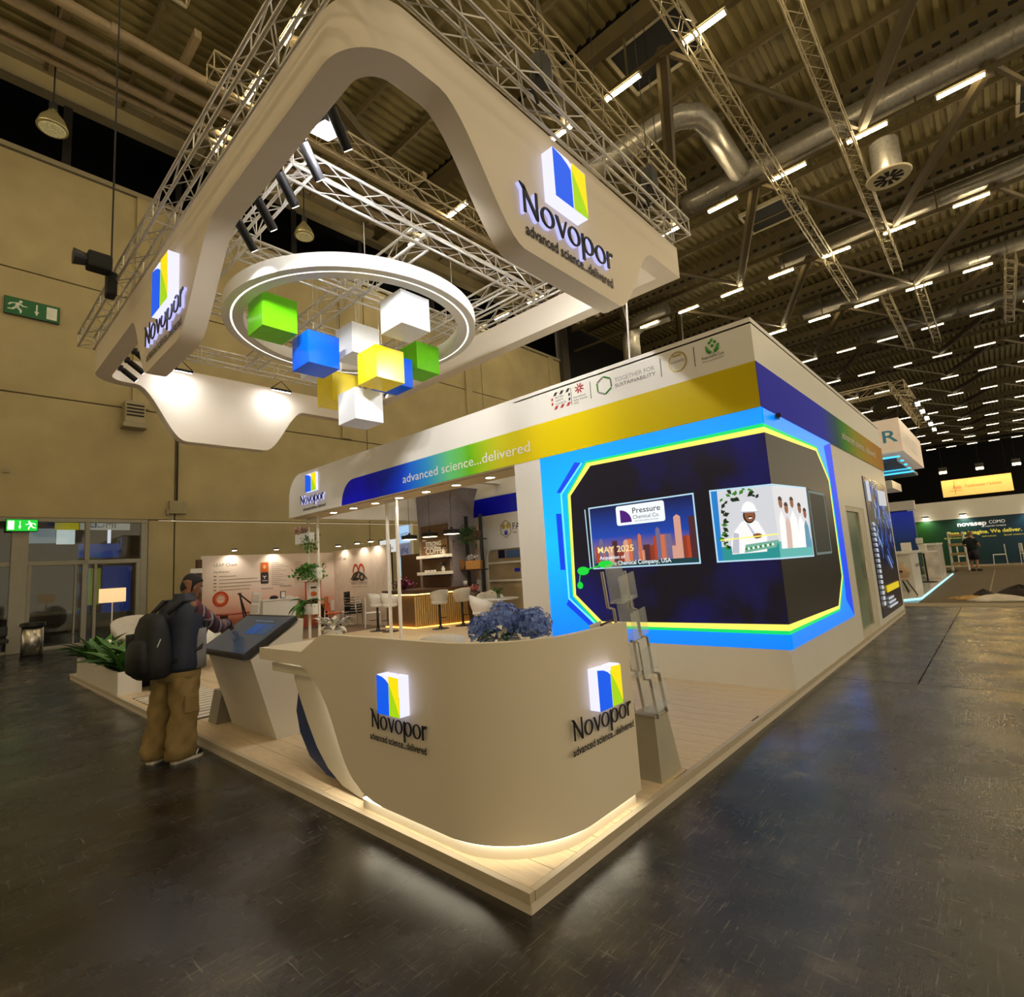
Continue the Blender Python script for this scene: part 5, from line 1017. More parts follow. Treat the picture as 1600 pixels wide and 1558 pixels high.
for k, (y, lb) in enumerate(((11.35, 'black drum pendant over the bar, beside the white posts'), (10.38, 'black drum pendant over the bar, before the wooden panel'), (9.42, 'black drum pendant over the bar, nearest the black shelf'))):
    p = thing('bar_pendant', lb, 'pendant lamp', (7.86, y, 2.60), 'bar pendant lamps'); c = (7.86, y, 2.60)
    MB().lathe([(0.235, 0.0), (0.235, 0.11), (0.05, 0.14), (0.02, 0.2)], c, 24).build('shade', blackm, p, auto=40); MB().lathe([(0.0, 0), (0.215, 0.0)], (7.86, y, 2.596), 24).build('diffuser', emis('pendant_diffuser', (255, 226, 170), 7.0), p); lamp('SPOT', 'pendant_light', (7.86, y, 2.58), 40, (1, 0.84, 0.6), p, (7.86, y, 0), 0.15, 2.4); MB().tube((7.86, y, 2.8), (7.86, y, 4.16), 0.006, 5).build('cord', black, p)
bl = thing('wall_beam', 'pale ceiling beam over the bar', None, kind='structure'); MB().box(7.7, 8.0, 3.9, 11.55, 4.14, 4.2).build('beam_board', white, bl); MB().box(5.0, 9.7, 9.2, 9.45, 4.1, 4.16).build('beam_board', white, bl)
# drinks corner beyond the bar
bc = thing('back_counter', 'peach lit service counter behind the bar', 'counter', (9.3, 10.8, ZP)); MB().cbox(9.3, 9.68, 10.25, 11.5, ZP, 1.25, 0.01).build('cabinet', fr_m, bc); MB().box(9.66, 9.69, 10.3, 11.55, 1.3, 2.9).build('splashback', mat('peach_panel', (226, 180, 140), 0.6), bc); MB().box(9.55, 9.66, 10.6, 11.4, 2.2, 2.24).build('rail', mat('brass_rail', (150, 120, 80), 0.4, metal=0.6), bc)
cm = thing('coffee_machine', 'squat silver coffee machine on the bar end', 'coffee machine', (8.75, 10.2, 1.13)); MB().cbox(8.6, 8.95, 10.0, 10.32, 1.13, 1.36, 0.03).build('body', chrome, cm); MB().cbox(8.57, 8.6, 10.05, 10.28, 1.16, 1.3, 0.008).build('front_panel', black, cm); MB().tube((8.56, 10.12, 1.25), (8.5, 10.12, 1.2), 0.02, 8).build('spout', black, cm); MB().tube((8.56, 10.22, 1.25), (8.5, 10.22, 1.2), 0.02, 8).build('spout', black, cm); MB().lathe([(0.07, 0), (0.08, 0.12), (0.05, 0.14)], (8.75, 9.92, 1.13), 14).build('canister', white2, cm, smooth=True)
fm = thing('flower_bunch', 'dark magenta flower bunch on the short end of the bar', 'flowers', (7.35, 11.05, 1.13)); foliage_blob(rnd, (7.35, 11.05, 1.30), (0.22, 0.34, 0.16), 320, 0.09).build('blossoms', mat('magenta_petal', (112, 32, 74), 0.6, var=0.4, scale=20), fm, kind='stuff'); MB().lathe([(0.06, 0), (0.09, 0.12), (0.08, 0.12)], (7.35, 11.05, 1.13), 14).build('vase', black, fm)
fs_ = thing('flower_bunch', 'small red and white flower pot beside the black shelf', 'flowers', (8.6, 9.3, ZP)); foliage_blob(rnd, (8.55, 9.38, 1.05), (0.14, 0.2, 0.09), 90, 0.07).build('blossoms', mat('red_white_petal', (190, 110, 110), 0.6, var=0.5, scale=30), fs_, kind='stuff'); MB().lathe([(0.16, 0), (0.2, 0.45), (0.18, 0.86)], (8.55, 9.38, ZP), 16).build('pedestal_pot', mat('dark_brown_pot', (58, 40, 30), 0.6), fs_, smooth=True)
# black ladder shelf
bsf = thing('ladder_shelf', 'black two post plant shelf by the rear wall', 'shelf', (9.0, 9.5, ZP))
for y in (9.78, 9.18): MB().cbox(8.72, 8.80, y - 0.04, y + 0.04, ZP, 3.15, 0.006).build('post', black, bsf)
for z in (2.42, 1.55): MB().cbox(8.64, 8.9, 9.1, 9.86, z, z + 0.03, 0.005).build('shelf_board', black, bsf)
wp = thing('planter_box', 'dark planter with hanging ivy on the black shelf', 'planter', (8.76, 9.5, 2.45)); MB().cbox(8.62, 8.7, 9.12, 9.7, 2.45, 2.68, 0.01).build('box', mat('dark_basket', (70, 50, 36), 0.7, var=0.3, scale=30), wp); foliage_blob(rnd, (8.62, 9.62, 2.66), (0.16, 0.3, 0.14), 200, 0.1, 0.35).build('foliage', dark_leaf, wp, kind='stuff')
wp = thing('planter_basket', 'tan wicker trough with pale flowers on the black shelf', 'planter', (8.76, 9.5, 1.58)); MB().cbox(8.60, 8.70, 9.12, 9.74, 1.58, 1.84, 0.02).build('basket', mat('wicker', (150, 108, 52), 0.8, var=0.3, scale=40), wp); MB().tube((8.6, 9.92, 1.74), (8.66, 9.92, 1.74), 0.15, 18).build('round_end', mat('wicker_end', (120, 84, 46), 0.8, var=0.3, scale=40), wp); foliage_blob(rnd, (8.66, 9.45, 1.93), (0.1, 0.3, 0.07), 110, 0.07).build('blossoms', mat('grey_white_petal', (180, 176, 180), 0.6, var=0.4, scale=20), wp, kind='stuff')

# table and armchairs
def armchair(name, cat, legm, w=0.62, d=0.58, h=0.42, sz=0.42, group=None):
    t = thing(name, None, cat, (0, 0, 0), group)
    finish(shell_seat(MB(), w, d, h, 18, 0.045, 0.45).xf(Matrix.Translation((0, 0, sz - 0.05))).build('shell', fabric_white, t, local=True)); MB().lathe([(0.15, sz - 0.06), (d / 2 - 0.06, sz - 0.03), (d / 2 - 0.06, sz + 0.04), (d / 2 - 0.1, sz + 0.05)], n=20, sy=w / d).build('seat', fabric_white, t, smooth=True, local=True)
    for sx in (-1, 1):
        for sy in (-1, 1): MB().tube((sx * 0.16, sy * 0.17, sz - 0.03), (sx * 0.23, sy * 0.24, 0), 0.014, 8, 0.011).build('leg', legm, t, local=True)
    return t
ac0 = armchair('armchair', 'armchair', fr_m, group='white lounge armchairs')
for k, (x, y, r, lb, s) in enumerate(((6.98, 7.42, 2.5, 'white upholstered armchair in front of the round table', 1.12), (7.75, 6.35, -0.4, 'white upholstered armchair beyond the table, beside the pilaster', 1.12), (7.9, 8.1, 0.9, 'white upholstered armchair behind the table with a cushion', 1.12), (2.5, 3.55, 3.9, 'low white tub chair behind the counter, next to the white posts', 0.93), (2.42, 2.7, 3.9, 'low white tub chair behind the hydrangea bouquet', 0.9))):
    o = ac0 if k == 0 else dup(ac0); o.location = (x, y, ZP); o.rotation_euler = (0, 0, r); o.scale = (s, s, s); o['label'] = lb
cu = tag(MB().ell((0, 0, 0), (0.07, 0.2, 0.2), 14, 10, Matrix.Rotation(0.8, 3, 'X')).build('cushion', fabric_white, smooth=True), 'pale square cushion standing on the armchair behind the table', 'cushion'); cu.location = (7.85, 8.0, 0.84)
tb = thing('cafe_table', 'round white pedestal table between the armchairs', 'table', (7.35, 7.2, ZP)); MB().lathe([(0.0, 0.74), (0.44, 0.74), (0.45, 0.755), (0.44, 0.77), (0.0, 0.77)], (7.35, 7.2, ZP), 30).build('top', white2, tb, auto=30); MB().tube((7.35, 7.2, ZP + 0.03), (7.35, 7.2, ZP + 0.74), 0.035, 12).build('stem', fr_m, tb, smooth=True); MB().lathe([(0.24, 0), (0.24, 0.015), (0.04, 0.04)], (7.35, 7.2, ZP), 24).build('base', fr_m, tb, auto=40)
vs_ = thing('table_plant', 'small green sprig in a glass on the round table', 'potted plant', (7.35, 7.25, 0.87)); MB().lathe([(0.035, 0), (0.045, 0.09), (0.04, 0.09)], (7.35, 7.25, 0.87), 12).build('glass', mat('pale_green_glass', (190, 210, 190), 0.1, alpha=0.6, var=0), vs_, smooth=True); foliage_blob(rnd, (7.35, 7.25, 1.02), (0.08, 0.1, 0.07), 50, 0.07).build('foliage', green_leaf, vs_, kind='stuff')

# ================================================================== planter at the platform edge, trash, lamp
pb = thing('floor_planter', 'long white trough planter on the platform edge near the entrance', 'planter', (0.16, 9.5, ZP))
pb_in = mat('planter_white', (222, 214, 200), 0.5, var=0.03)
for bx in ((0.02, 0.04, 7.97, 11.1), (0.30, 0.32, 7.97, 11.1), (0.04, 0.30, 7.97, 7.99), (0.04, 0.30, 11.08, 11.1)): MB().box(*bx, ZP, 0.43).build('side', pb_in, pb)
MB().box(0.04, 0.30, 7.99, 11.08, ZP, 0.38).build('soil', mat('soil'  , (40, 28, 20), 0.9), pb)
for k, y in enumerate((8.25, 8.75, 9.9, 10.6)):
    t = thing('peace_lily', ('leafy peace lily at the planter end nearest the visitor', 'leafy peace lily beside the pale stone in the planter', 'leafy peace lily past the stone in the planter', 'leafy peace lily at the planter end nearest the doors')[k], 'plant', (0.17, y, 0.38), 'peace lilies in the planter')
    leafy(rnd, t, (0.17, y, 0.38), 36, [LEAF_UP, LEAF_UP2], 0.09, 0.85, 1.5, 1.05, 1.65); leafy(rnd, t, (0.17, y, 0.68), 3, [PETAL], 0.15, 0.5, 1.3, 0.8, 1.1, 'white_spathe')
tag(MB().ell((0.15, 9.35, 0.41), (0.12, 0.22, 0.09), 10, 7).build('planter_stone', mat('pale_stone', (150, 146, 120), 0.8, var=0.3, bump=0.3)), 'pale rough stone lying in the planter soil', 'stone')
lbn = thing('low_bench', 'low white bench board beside the planter end', 'bench', (0.6, 8.1, ZP)); MB().cbox(0.36, 0.85, 7.75, 8.5, 0.36, 0.41, 0.005).build('seat', white2, lbn)
for yy in (7.85, 8.4): MB().box(0.4, 0.8, yy, yy + 0.04, ZP, 0.36).build('leg', blackm, lbn)
tc_ = thing('litter_bin', 'stainless steel litter bin by the entrance doors', 'bin', (0.05, 17.6, 0)); MB().lathe([(0.24, 0.0), (0.24, 0.06), (0.22, 0.06)], (0.05, 17.6, 0), 24).build('base_ring', blackm, tc_); MB().lathe([(0.23, 0.06), (0.23, 0.84)], (0.05, 17.6, 0), 24).build('drum', chrome, tc_, smooth=True); MB().lathe([(0.27, 0.84), (0.27, 0.92), (0.2, 0.95), (0.16, 0.95)], (0.05, 17.6, 0), 24).build('lid', black, tc_, auto=40)
bn = thing('lobby_bench', 'low dark bench at the left edge by the glazing', 'bench', (-1.3, 18.6, 0)); MB().cbox(-2.4, -0.35, 18.3, 18.8, 0.42, 0.52, 0.02).build('seat', black, bn); MB().cbox(-2.4, -0.35, 18.75, 18.82, 0.6, 0.85, 0.02).build('backrest', black, bn)
for x in (-2.2, -0.6): MB().box(x, x + 0.06, 18.35, 18.75, 0, 0.42).build('leg', chrome, bn)
lp = thing('floor_lamp', 'floor lamp with a lit cream drum shade by the glass door', 'floor lamp', (1.2, 14.6, 0)); MB().tube((1.2, 14.6, 0), (1.2, 14.6, 1.42), 0.014, 8).build('pole', fr_m, lp); MB().lathe([(0.15, 0), (0.15, 0.015)], (1.2, 14.6, 0), 20).build('base', black, lp); MB().lathe([(0.27, 1.36), (0.27, 1.70)], (1.2, 14.6, 0), 26).build('shade', emis('lamp_shade_lit', (255, 210, 150), 1.0), lp, smooth=True)
wa = armchair('tub_chair', 'armchair', fr_m, group=None); wa.location = (1.35, 13.4, 0); wa.rotation_euler = (0, 0, 1.2); wa['label'] = 'white tub chair behind the planter near the floor lamp'; wa.scale = (1.3, 1.3, 1.3)

# exit signs, wall unit
def exit_sign(label, x0, x1, y, z0, z1, lit, flip):
    t = thing('exit_sign', label, 'exit sign', ((x0 + x1) / 2, y, z0)); g = mat('exit_green', (14, 96, 48), 0.4) if not lit else emis('exit_green_lit', (20, 190, 50), 1.3); w_ = mat('exit_white', (220, 225, 215), 0.5) if not lit else emis('exit_white_lit', (235, 255, 210), 1.8)
    MB().cbox(x0 - 0.02, x1 + 0.02, y - 0.02, y + 0.06, z0 - 0.02, z1 + 0.02, 0.01).build('frame', mat('exit_frame', (40, 50, 40), 0.5), t); MB().box(x0, x1, y - 0.028, y - 0.02, z0, z1).build('face', g, t)
    W_, H_ = x1 - x0, z1 - z0
    def G(nm, q): MB().prism([(x0 + W_ * (a if not flip else 1 - a), z0 + H_ * b) for a, b in q], (0, y - 0.034, 0), UX, UZ, (0, 0.005, 0)).build(nm, w_, t)
    G('door', [(0.76, 0.12), (0.96, 0.12), (0.96, 0.88), (0.76, 0.88)]); G('arrow_shaft', [(0.56, 0.4), (0.59, 0.4), (0.59, 0.85), (0.56, 0.85)]); G('arrow_head', [(0.575, 0.15), (0.62, 0.42), (0.53, 0.42)])
    G('running_head', [(0.28 + 0.035 * math.cos(a * 0.7), 0.82 + 0.08 * math.sin(a * 0.7)) for a in range(9)]); G('running_torso', [(0.2, 0.72), (0.27, 0.76), (0.25, 0.42), (0.17, 0.42)]); G('running_leg', [(0.18, 0.45), (0.25, 0.45), (0.31, 0.3), (0.30, 0.12), (0.27, 0.12), (0.26, 0.28)]); G('running_leg', [(0.17, 0.45), (0.22, 0.42), (0.15, 0.26), (0.05, 0.24), (0.05, 0.3), (0.12, 0.32)]); G('running_arm', [(0.2, 0.72), (0.2, 0.66), (0.12, 0.62), (0.08, 0.5), (0.05, 0.52), (0.09, 0.67)]); G('running_arm', [(0.26, 0.74), (0.33, 0.6), (0.4, 0.6), (0.4, 0.55), (0.31, 0.54), (0.25, 0.66)])
exit_sign('large green exit sign board high on the tan wall', -0.72, 0.57, 19.92, 10.4, 10.93, False, False); exit_sign('glowing green exit sign above the glass doors', -0.42, 0.27, 19.78, 3.6, 3.94, True, True)
au = thing('wall_vent_unit', 'grey louvred ventilation unit on the tan wall behind the header', 'ventilation unit', (2.6, 19.7, 7.3)); MB().cbox(2.35, 2.95, 19.55, 20.0, 7.3, 8.1, 0.03).build('case', wall_tan2, au)
for k in range(4): MB().box(2.4, 2.9, 19.53, 19.55, 7.55 + 0.12 * k, 7.6 + 0.12 * k).build('louvre', blackm, au)
MB().cbox(2.3, 3.0, 19.5, 20.0, 7.15, 7.3, 0.02).build('tray', wall_tan2, au)
jb = thing('junction_box', 'beige junction box with conduit on the tan wall above the doors', 'junction box', (4.0, 19.9, 4.3)); MB().cbox(3.8, 4.35, 19.88, 20.0, 4.25, 4.72, 0.02).build('box', wall_tan2, jb); MB().tube((4.05, 19.96, 4.72), (4.05, 19.96, 7.9), 0.03, 8).build('conduit', blackm, jb); MB().cbox(3.72, 3.8, 19.9, 20.0, 4.2, 4.4, 0.01).build('clip', wall_tan2, jb)
tag(MB().cbox(-0.55, -0.4, 19.96, 20.0, 5.38, 5.5, 0.01).build('wall_socket', wall_tan2), 'tiny socket plate low on the bare tan wall', 'socket')

# ================================================================== NEIGHBOURING STANDS, entrance side
lw = thing('wall_neighbour', 'pale pink neighbour stand walls with printed graphics', None, kind='structure')
pink = ramp_mat('neighbour_wall_print', 'Z', 0.0, 2.5, [(0, (176, 70, 50)), (0.2, (206, 120, 96)), (0.42, (226, 190, 170)), (0.6, (232, 214, 200)), (1, (232, 218, 206))], rough=0.5)
MB().box(3.62, 7.95, 16.0, 16.1, 0, 2.51).build('back_panel', pink, lw); MB().box(7.95, 8.05, 12.6, 16.1, 0, 2.55).build('side_panel', mat('neighbour_cream', (232, 216, 200), 0.5), lw); MB().box(3.5, 3.62, 15.9, 16.1, 0, 2.4).build('end_post', mat('brown_post', (90, 62, 40), 0.5), lw)
np_ = mat('print_grey', (120, 110, 104), 0.6); nd = mat('print_dark', (52, 44, 42), 0.6); no = mat('print_orange', (214, 106, 40), 0.5); nr = mat('print_red', (190, 60, 34), 0.5)
ng = thing('printed_graphics', 'printed lines, round seal and orange card on the neighbour wall', 'wall print', (5.5, 16.0, 1.2))
text('LEAP', (3.98, 16.0, 2.17), UX, -UY, 0.10, np_, ng); text('Chem', (4.32, 16.0, 2.17), UX, -UY, 0.10, nd, ng); text('Key Business', (3.98, 16.0, 1.98), UX, -UY, 0.06, nd, ng)
for k in range(5):
    z = 1.86 - 0.105 * k; MB().box(3.97, 4.05, 15.994, 15.998, z, z + 0.03).build('bullet', np_, ng); MB().box(4.12, 4.12 + (0.5, 1.15, 1.25, 0.95, 0.9)[k], 15.994, 15.998, z, z + 0.014).build('text_line', np_, ng)
for k in range(12): MB().box(5.72, 5.95 + 0.35 * ((k * 7) % 5) / 4, 15.994, 15.998, 2.22 - 0.065 * k, 2.23 - 0.065 * k).build('text_line', np_, ng)
for k in range(10): MB().box(6.5, 6.75 + 0.3 * ((k * 3) % 5) / 4, 15.994, 15.998, 2.2 - 0.075 * k, 2.21 - 0.075 * k).build('text_line', np_, ng)
MB().ring(arc(4.17, 1.18, 0.23, 0.235, 0, 345, 23), arc(4.17, 1.18, 0.17, 0.175, 0, 345, 23), (0, 15.99, 0), UX, UZ, (0, 0.006, 0)).build('seal_ring', nr, ng); MB().ring(arc(4.17, 1.18, 0.165, 0.17, 0, 345, 23), arc(4.17, 1.18, 0.12, 0.125, 0, 345, 23), (0, 15.989, 0), UX, UZ, (0, 0.006, 0)).build('seal_ring', no, ng); text('eu-licensed', (4.07, 15.99, 1.165), UX, -UY, 0.03, nr, ng, width=0.2)
MB().prism(rrect(5.37, 5.62, 1.93, 2.25, 0.03, 3), (0, 15.99, 0), UX, UZ, (0, 0.006, 0)).build('orange_card', no, ng); MB().prism(rrect(5.37, 5.62, 1.56, 1.93, 0.03, 3), (0, 15.99, 0), UX, UZ, (0, 0.006, 0)).build('dark_card', nd, ng)
MB().prism(arc(5.49, 2.1, 0.05, 0.06, 0, 330, 11), (0, 15.985, 0), UX, UZ, (0, 0.004, 0)).build('card_icon', mat('print_peach', (250, 190, 130), 0.5), ng)
for a in (0.5, 2.6, 4.7): MB().tube((5.49, 15.984, 1.78), (5.49 + 0.06 * math.cos(a), 15.984, 1.78 + 0.06 * math.sin(a)), 0.015, 5).build('card_icon', white2, ng)
text('GREEN', (5.41, 15.985, 1.64), UX, -UY, 0.04, white2, ng, width=0.17); text('Experience', (5.4, 15.995, 1.38), UX, -UY, 0.06, nd, ng); text('Partnership', (6.0, 15.995, 1.42), UX, -UY, 0.06, nd, ng)
ml2 = thing('arch_emblem', 'orange double arch over a black wave emblem on the side wall', 'emblem', (7.95, 14.4, 1.6))
for c in (14.55, 14.2): MB().ring(arc(c, 1.73, 0.19, 0.30, 0, 180, 10) + arc(c, 1.73, 0.19, 0.001, 180, 360, 4), arc(c, 1.73, 0.13, 0.23, 0, 180, 10) + arc(c, 1.73, 0.13, 0.0005, 180, 360, 4), (7.94, 0, 0), UY, UZ, (0.006, 0, 0)).build('arch', nr, ml2)
MB().path([(7.943, 14.87, 1.5), (7.943, 14.65, 1.68), (7.943, 14.38, 1.75), (7.943, 14.1, 1.68), (7.943, 13.85, 1.5)], [0.01, 0.03, 0.04, 0.03, 0.01], 6).build('wave', nd, ml2); MB().ring(arc(14.18, 1.57, 0.17, 0.13, 0, 345, 15), arc(14.18, 1.57, 0.10, 0.07, 0, 345, 15), (7.94, 0, 0), UY, UZ, (0.006, 0, 0)).build('loop', nd, ml2); MB().prism([(14.8, 1.47), (14.4, 1.47), (14.35, 1.55), (14.55, 1.56), (14.4, 1.68), (14.5, 1.68), (14.75, 1.54)], (7.94, 0, 0), UY, UZ, (0.006, 0, 0)).build('zig', nd, ml2)
text('YEARS OF EXPERTISE', (7.95, 14.87, 1.33), -UY, -UX, 0.09, np_, ml2, width=1.0); text('www.leapchem.com', (7.95, 14.82, 1.24), -UY, -UX, 0.04, np_, ml2, width=0.9); text('LEAPChem', (7.95, 15.75, 2.2), -UY, -UX, 0.12, np_, ml2, width=0.6)
def clip_lamp(label, x, y, z, d):
    t = thing('clip_lamp', label, 'clip lamp', (x, y, z), 'neighbour stand clip lamps'); d = Vector(d); p = Vector((x, y, z)); MB().path([p, p + UZ * 0.12, p + UZ * 0.15 + d * 0.25], 0.01, 6).build('arm', chrome, t); q = p + UZ * 0.15 + d * 0.25; MB().obox(q, (0.16, 0.1, 0.05), Matrix.Rotation(math.atan2(d.y, d.x), 3, 'Z')).build('head', black, t); MB().obox(q - UZ * 0.03 , (0.13, 0.08, 0.012), Matrix.Rotation(math.atan2(d.y, d.x), 3, 'Z')).build('lens', emis('clip_lamp_lens', (255, 232, 200), 16.0), t); lamp('SPOT', 'clip_beam', q - UZ * 0.05, 26, (1, 0.87, 0.7), t, q - d * 0.25 - UZ * 1.2, 0.05, 2.2)
clip_lamp('clip lamp over the printed wall above the lettering', 4.45, 16.0, 2.52, (0.1, -1, 0)); clip_lamp('clip lamp over the printed wall above the orange card', 5.75, 16.0, 2.52, (0.1, -1, 0)); clip_lamp('clip lamp over the side wall near the inner corner', 7.95, 15.2, 2.56, (-1, 0.1, 0)); clip_lamp('round headed clip lamp over the arch emblem', 7.95, 14.0, 2.56, (-1, 0, 0)); clip_lamp('clip lamp over the side wall nearest the bar', 7.95, 13.2, 2.56, (-1, 0, 0))
lc = thing('neighbour_desk', 'white neighbour stand desk with clutter on top', 'desk', (4.85, 13.6, 0)); MB().cbox(4.36, 5.35, 13.4, 13.9, 0, 1.08, 0.01).build('body', fr_m, lc); MB().cbox(4.33, 5.38, 13.37, 13.93, 1.08, 1.12, 0.006).build('top', white2, lc)
tag(MB().ell((4.75, 13.6, 1.15), (0.12, 0.09, 0.07), 12, 7).build('black_cap', black), 'black cap lying on the neighbour desk', 'cap'); pfm = thing('photo_frame', 'little framed picture standing on the neighbour desk', 'picture frame', (5.0, 13.6, 1.12)); MB().cbox(4.93, 5.08, 13.58, 13.6, 1.12, 1.32, 0.004).build('frame', black, pfm); MB().box(4.95, 5.06, 13.575, 13.58, 1.14, 1.30).build('print', white2, pfm)
tag(MB().ell((5.18, 13.62, 1.14), (0.13, 0.1, 0.04), 12, 6).build('crumpled_wrap', white2), 'crumpled pale wrap on the neighbour desk', 'wrapping')
es = thing('easel_ladder', 'black folding frame leaning at the neighbour stand', 'easel', (3.9, 13.5, 0)); MB().tube((3.75, 13.4, 1.35), (3.95, 13.3, 0), 0.02, 6).build('leg', black, es); MB().tube((3.82, 13.6, 1.35), (4.2, 13.6, 0), 0.02, 6).build('leg', black, es); MB().tube((3.75, 13.4, 1.33), (4.15, 13.5, 1.0), 0.02, 6).build('brace', black, es); MB().tube((3.72, 13.4, 1.34), (3.85, 13.6, 1.34), 0.025, 6).build('top_bar', black, es)
pr = thing('paper_rack', 'pale paper rack of leaflets beside the neighbour desk', 'rack', (4.2, 13.4, 0)); MB().obox((4.15, 13.45, 0.7), (0.24, 0.03, 1.3), Matrix.Rotation(0.12, 3, 'Y')).build('board', white2, pr)
for k in range(4): MB().obox((4.06 + 0.035 * k, 13.42, 0.35 + 0.28 * k), (0.2, 0.02, 0.2), Matrix.Rotation(0.12, 3, 'Y')).build('leaflet_pocket', mat('pale_paper', (210, 200, 190), 0.6), pr)
rt = thing('neighbour_table', 'reddish display table along the printed neighbour wall', 'table', (5.8, 15.3, 0)); MB().cbox(3.9, 7.2, 15.0, 15.6, 0.72, 0.76, 0.006).build('top', mat('red_brown_top', (150, 60, 42), 0.4), rt)
for x in (4.0, 5.5, 7.1): MB().box(x, x + 0.05, 15.05, 15.55, 0, 0.72).build('leg', mat('dark_brown_leg', (70, 36, 26), 0.5), rt)
bxs = thing('framed_panel', 'small red framed notice panel standing on the neighbour table', 'notice', (6.8, 15.3, 0.76)); MB().box(6.55, 7.05, 15.3, 15.33, 0.9, 1.5).build('panel', white2, bxs); 
for q in ((6.53, 6.56, 0.88, 1.52), (7.04, 7.07, 0.88, 1.52), (6.53, 7.07, 0.86, 0.9), (6.53, 7.07, 1.5, 1.53)): MB().box(q[0], q[1], 15.29, 15.34, q[2], q[3]).build('frame_bar', nr, bxs)
MB().box(6.6, 6.9, 15.288, 15.296, 1.3, 1.36).build('heading', nd, bxs); MB().prism(arc(6.8, 1.12, 0.12, 0.08, 0, 330, 11), (0, 15.288, 0), UX, UZ, (0, 0.006, 0)).build('orange_blob', no, bxs)
for x in (6.57, 7.0): MB().box(x, x + 0.03, 15.3, 15.33, 0.76, 0.9).build('foot', nr, bxs)
def simple_chair(name, label, x, y, rz, m, legm, s=1.0, group=None, z=0, sz=0.45, bh=0.42, arms=False):
    t = thing(name, label, 'chair', (x, y, z), group); R_ = Matrix.Rotation(rz, 4, 'Z') @ Matrix.Diagonal((s, s, s, 1))
    L = lambda mb: mb.xf(R_)
    L(MB().cbox(-0.22, 0.22, -0.22, 0.22, sz - 0.04, sz, 0.015)).build('seat', m, t, local=True); L(MB().cbox(0.19, 0.225, -0.22, 0.22, sz + 0.06, sz + bh, 0.015)).build('backrest', m, t, local=True)
    for sx in (-1, 1):
        for sy in (-1, 1): L(MB().tube((sx * 0.2, sy * 0.2, sz - 0.03 if sx < 0 else sz + bh - 0.05), (sx * 0.22, sy * 0.22, 0), 0.014, 7)).build('leg', legm, t, local=True)
    if arms:
        for sy in (-1, 1): L(MB().path([(0.2, sy * 0.24, sz + 0.22), (-0.15, sy * 0.24, sz + 0.22), (-0.2, sy * 0.24, sz)], 0.014, 7)).build('armrest', legm, t, local=True)
    return t
sx_, sy_ = 7.55, 14.1
for k in range(4): simple_chair('stacking_chair', 'black stacking chair with chrome arms, %s of the stack' % ('lowest', 'second from the bottom', 'third from the bottom', 'top')[k], sx_, sy_, 2.2, blackm, chrome, z=0.085 * k, group='black stacked chairs', arms=True) if k else simple_chair('stacking_chair', 'black stacking chair with chrome arms, lowest of the stack', sx_, sy_, 2.2, blackm, chrome, group='black stacked chairs', arms=True)
orange_f = mat('orange_fabric', (206, 96, 34), 0.8, var=0.1)
simple_chair('padded_chair', 'orange padded chair at the neighbour table', 7.2, 14.75, 2.4, orange_f, fr_m, 1.05, bh=0.5); simple_chair('padded_chair', 'pale chair partly behind the stacked chairs', 7.6, 15.1, 2.4, fabric_white, fr_m, 1.0); simple_chair('padded_chair', 'pale chair between stacked chairs and bar stools', 7.5, 12.9, 2.6, fabric_white, fr_m, 1.05)
ts = thing('neighbour_tag', 'small white square sign on the brown end post', 'sign', (3.45, 15.88, 2.1)); MB().cbox(3.3, 3.62, 15.86, 15.885, 2.0, 2.14, 0.005).build('plate', white2, ts)
nc = tag(MB().box(3.4, 8.0, 11.9, 16.0, 0.003, 0.012).build('neighbour_carpet', mat('taupe_carpet', (118, 96, 76), 0.95, var=0.1, scale=40)), 'taupe carpet of the neighbour stand beyond the lounge', 'carpet')
wd = thing('window_display', 'mass of white wrapping and cloth beyond the kiosk', 'wrapped goods', (1.6, 11.0, ZP)); MB().ell((1.5, 9.8, 0.55), (0.5, 0.9, 0.45), 16, 10).build('wrap_bundle', mat('plastic_wrap', (222, 220, 208), 0.35, var=0.12, scale=6, bump=0.6, bscale=6), wd); MB().ell((1.9, 11.0, 0.7), (0.45, 0.8, 0.5), 16, 10).build('wrap_bundle', MATS['plastic_wrap'], wd)
# screens of stands further back, seen between the posts and column
ds = thing('distant_light_tower', 'pale blue lit display tower of a stand behind the bar', 'display', (12, 17.3, 0)); lt = emis('tower_glow', (170, 205, 240), 1.0)
MB().box(11.95, 12.1, 16.85, 17.7, 0.3, 2.3).build('lower_panel', emis('tower_cyan', (150, 210, 240), 1.0), ds); MB().box(11.95, 12.1, 16.85, 17.7, 2.35, 2.85).build('middle_panel', emis('tower_grey', (140, 140, 165), 0.6), ds); MB().box(11.95, 12.1, 16.85, 17.7, 2.9, 3.65).build('upper_panel', lt, ds); MB().box(11.98, 12.12, 16.8, 17.75, 0.0, 3.7).build('carcass', white2, ds)
tw = mat('tower_ink', (30, 40, 90), 0.5); text('WOE', (11.95, 17.5, 3.1), -UY, -UX, 0.25, tw, ds, width=0.55); text('gfag', (11.95, 17.5, 2.5), -UY, -UX, 0.25, tw, ds, width=0.55); text('H', (11.95, 17.35, 1.0), -UY, -UX, 0.6, tw, ds, width=0.3)
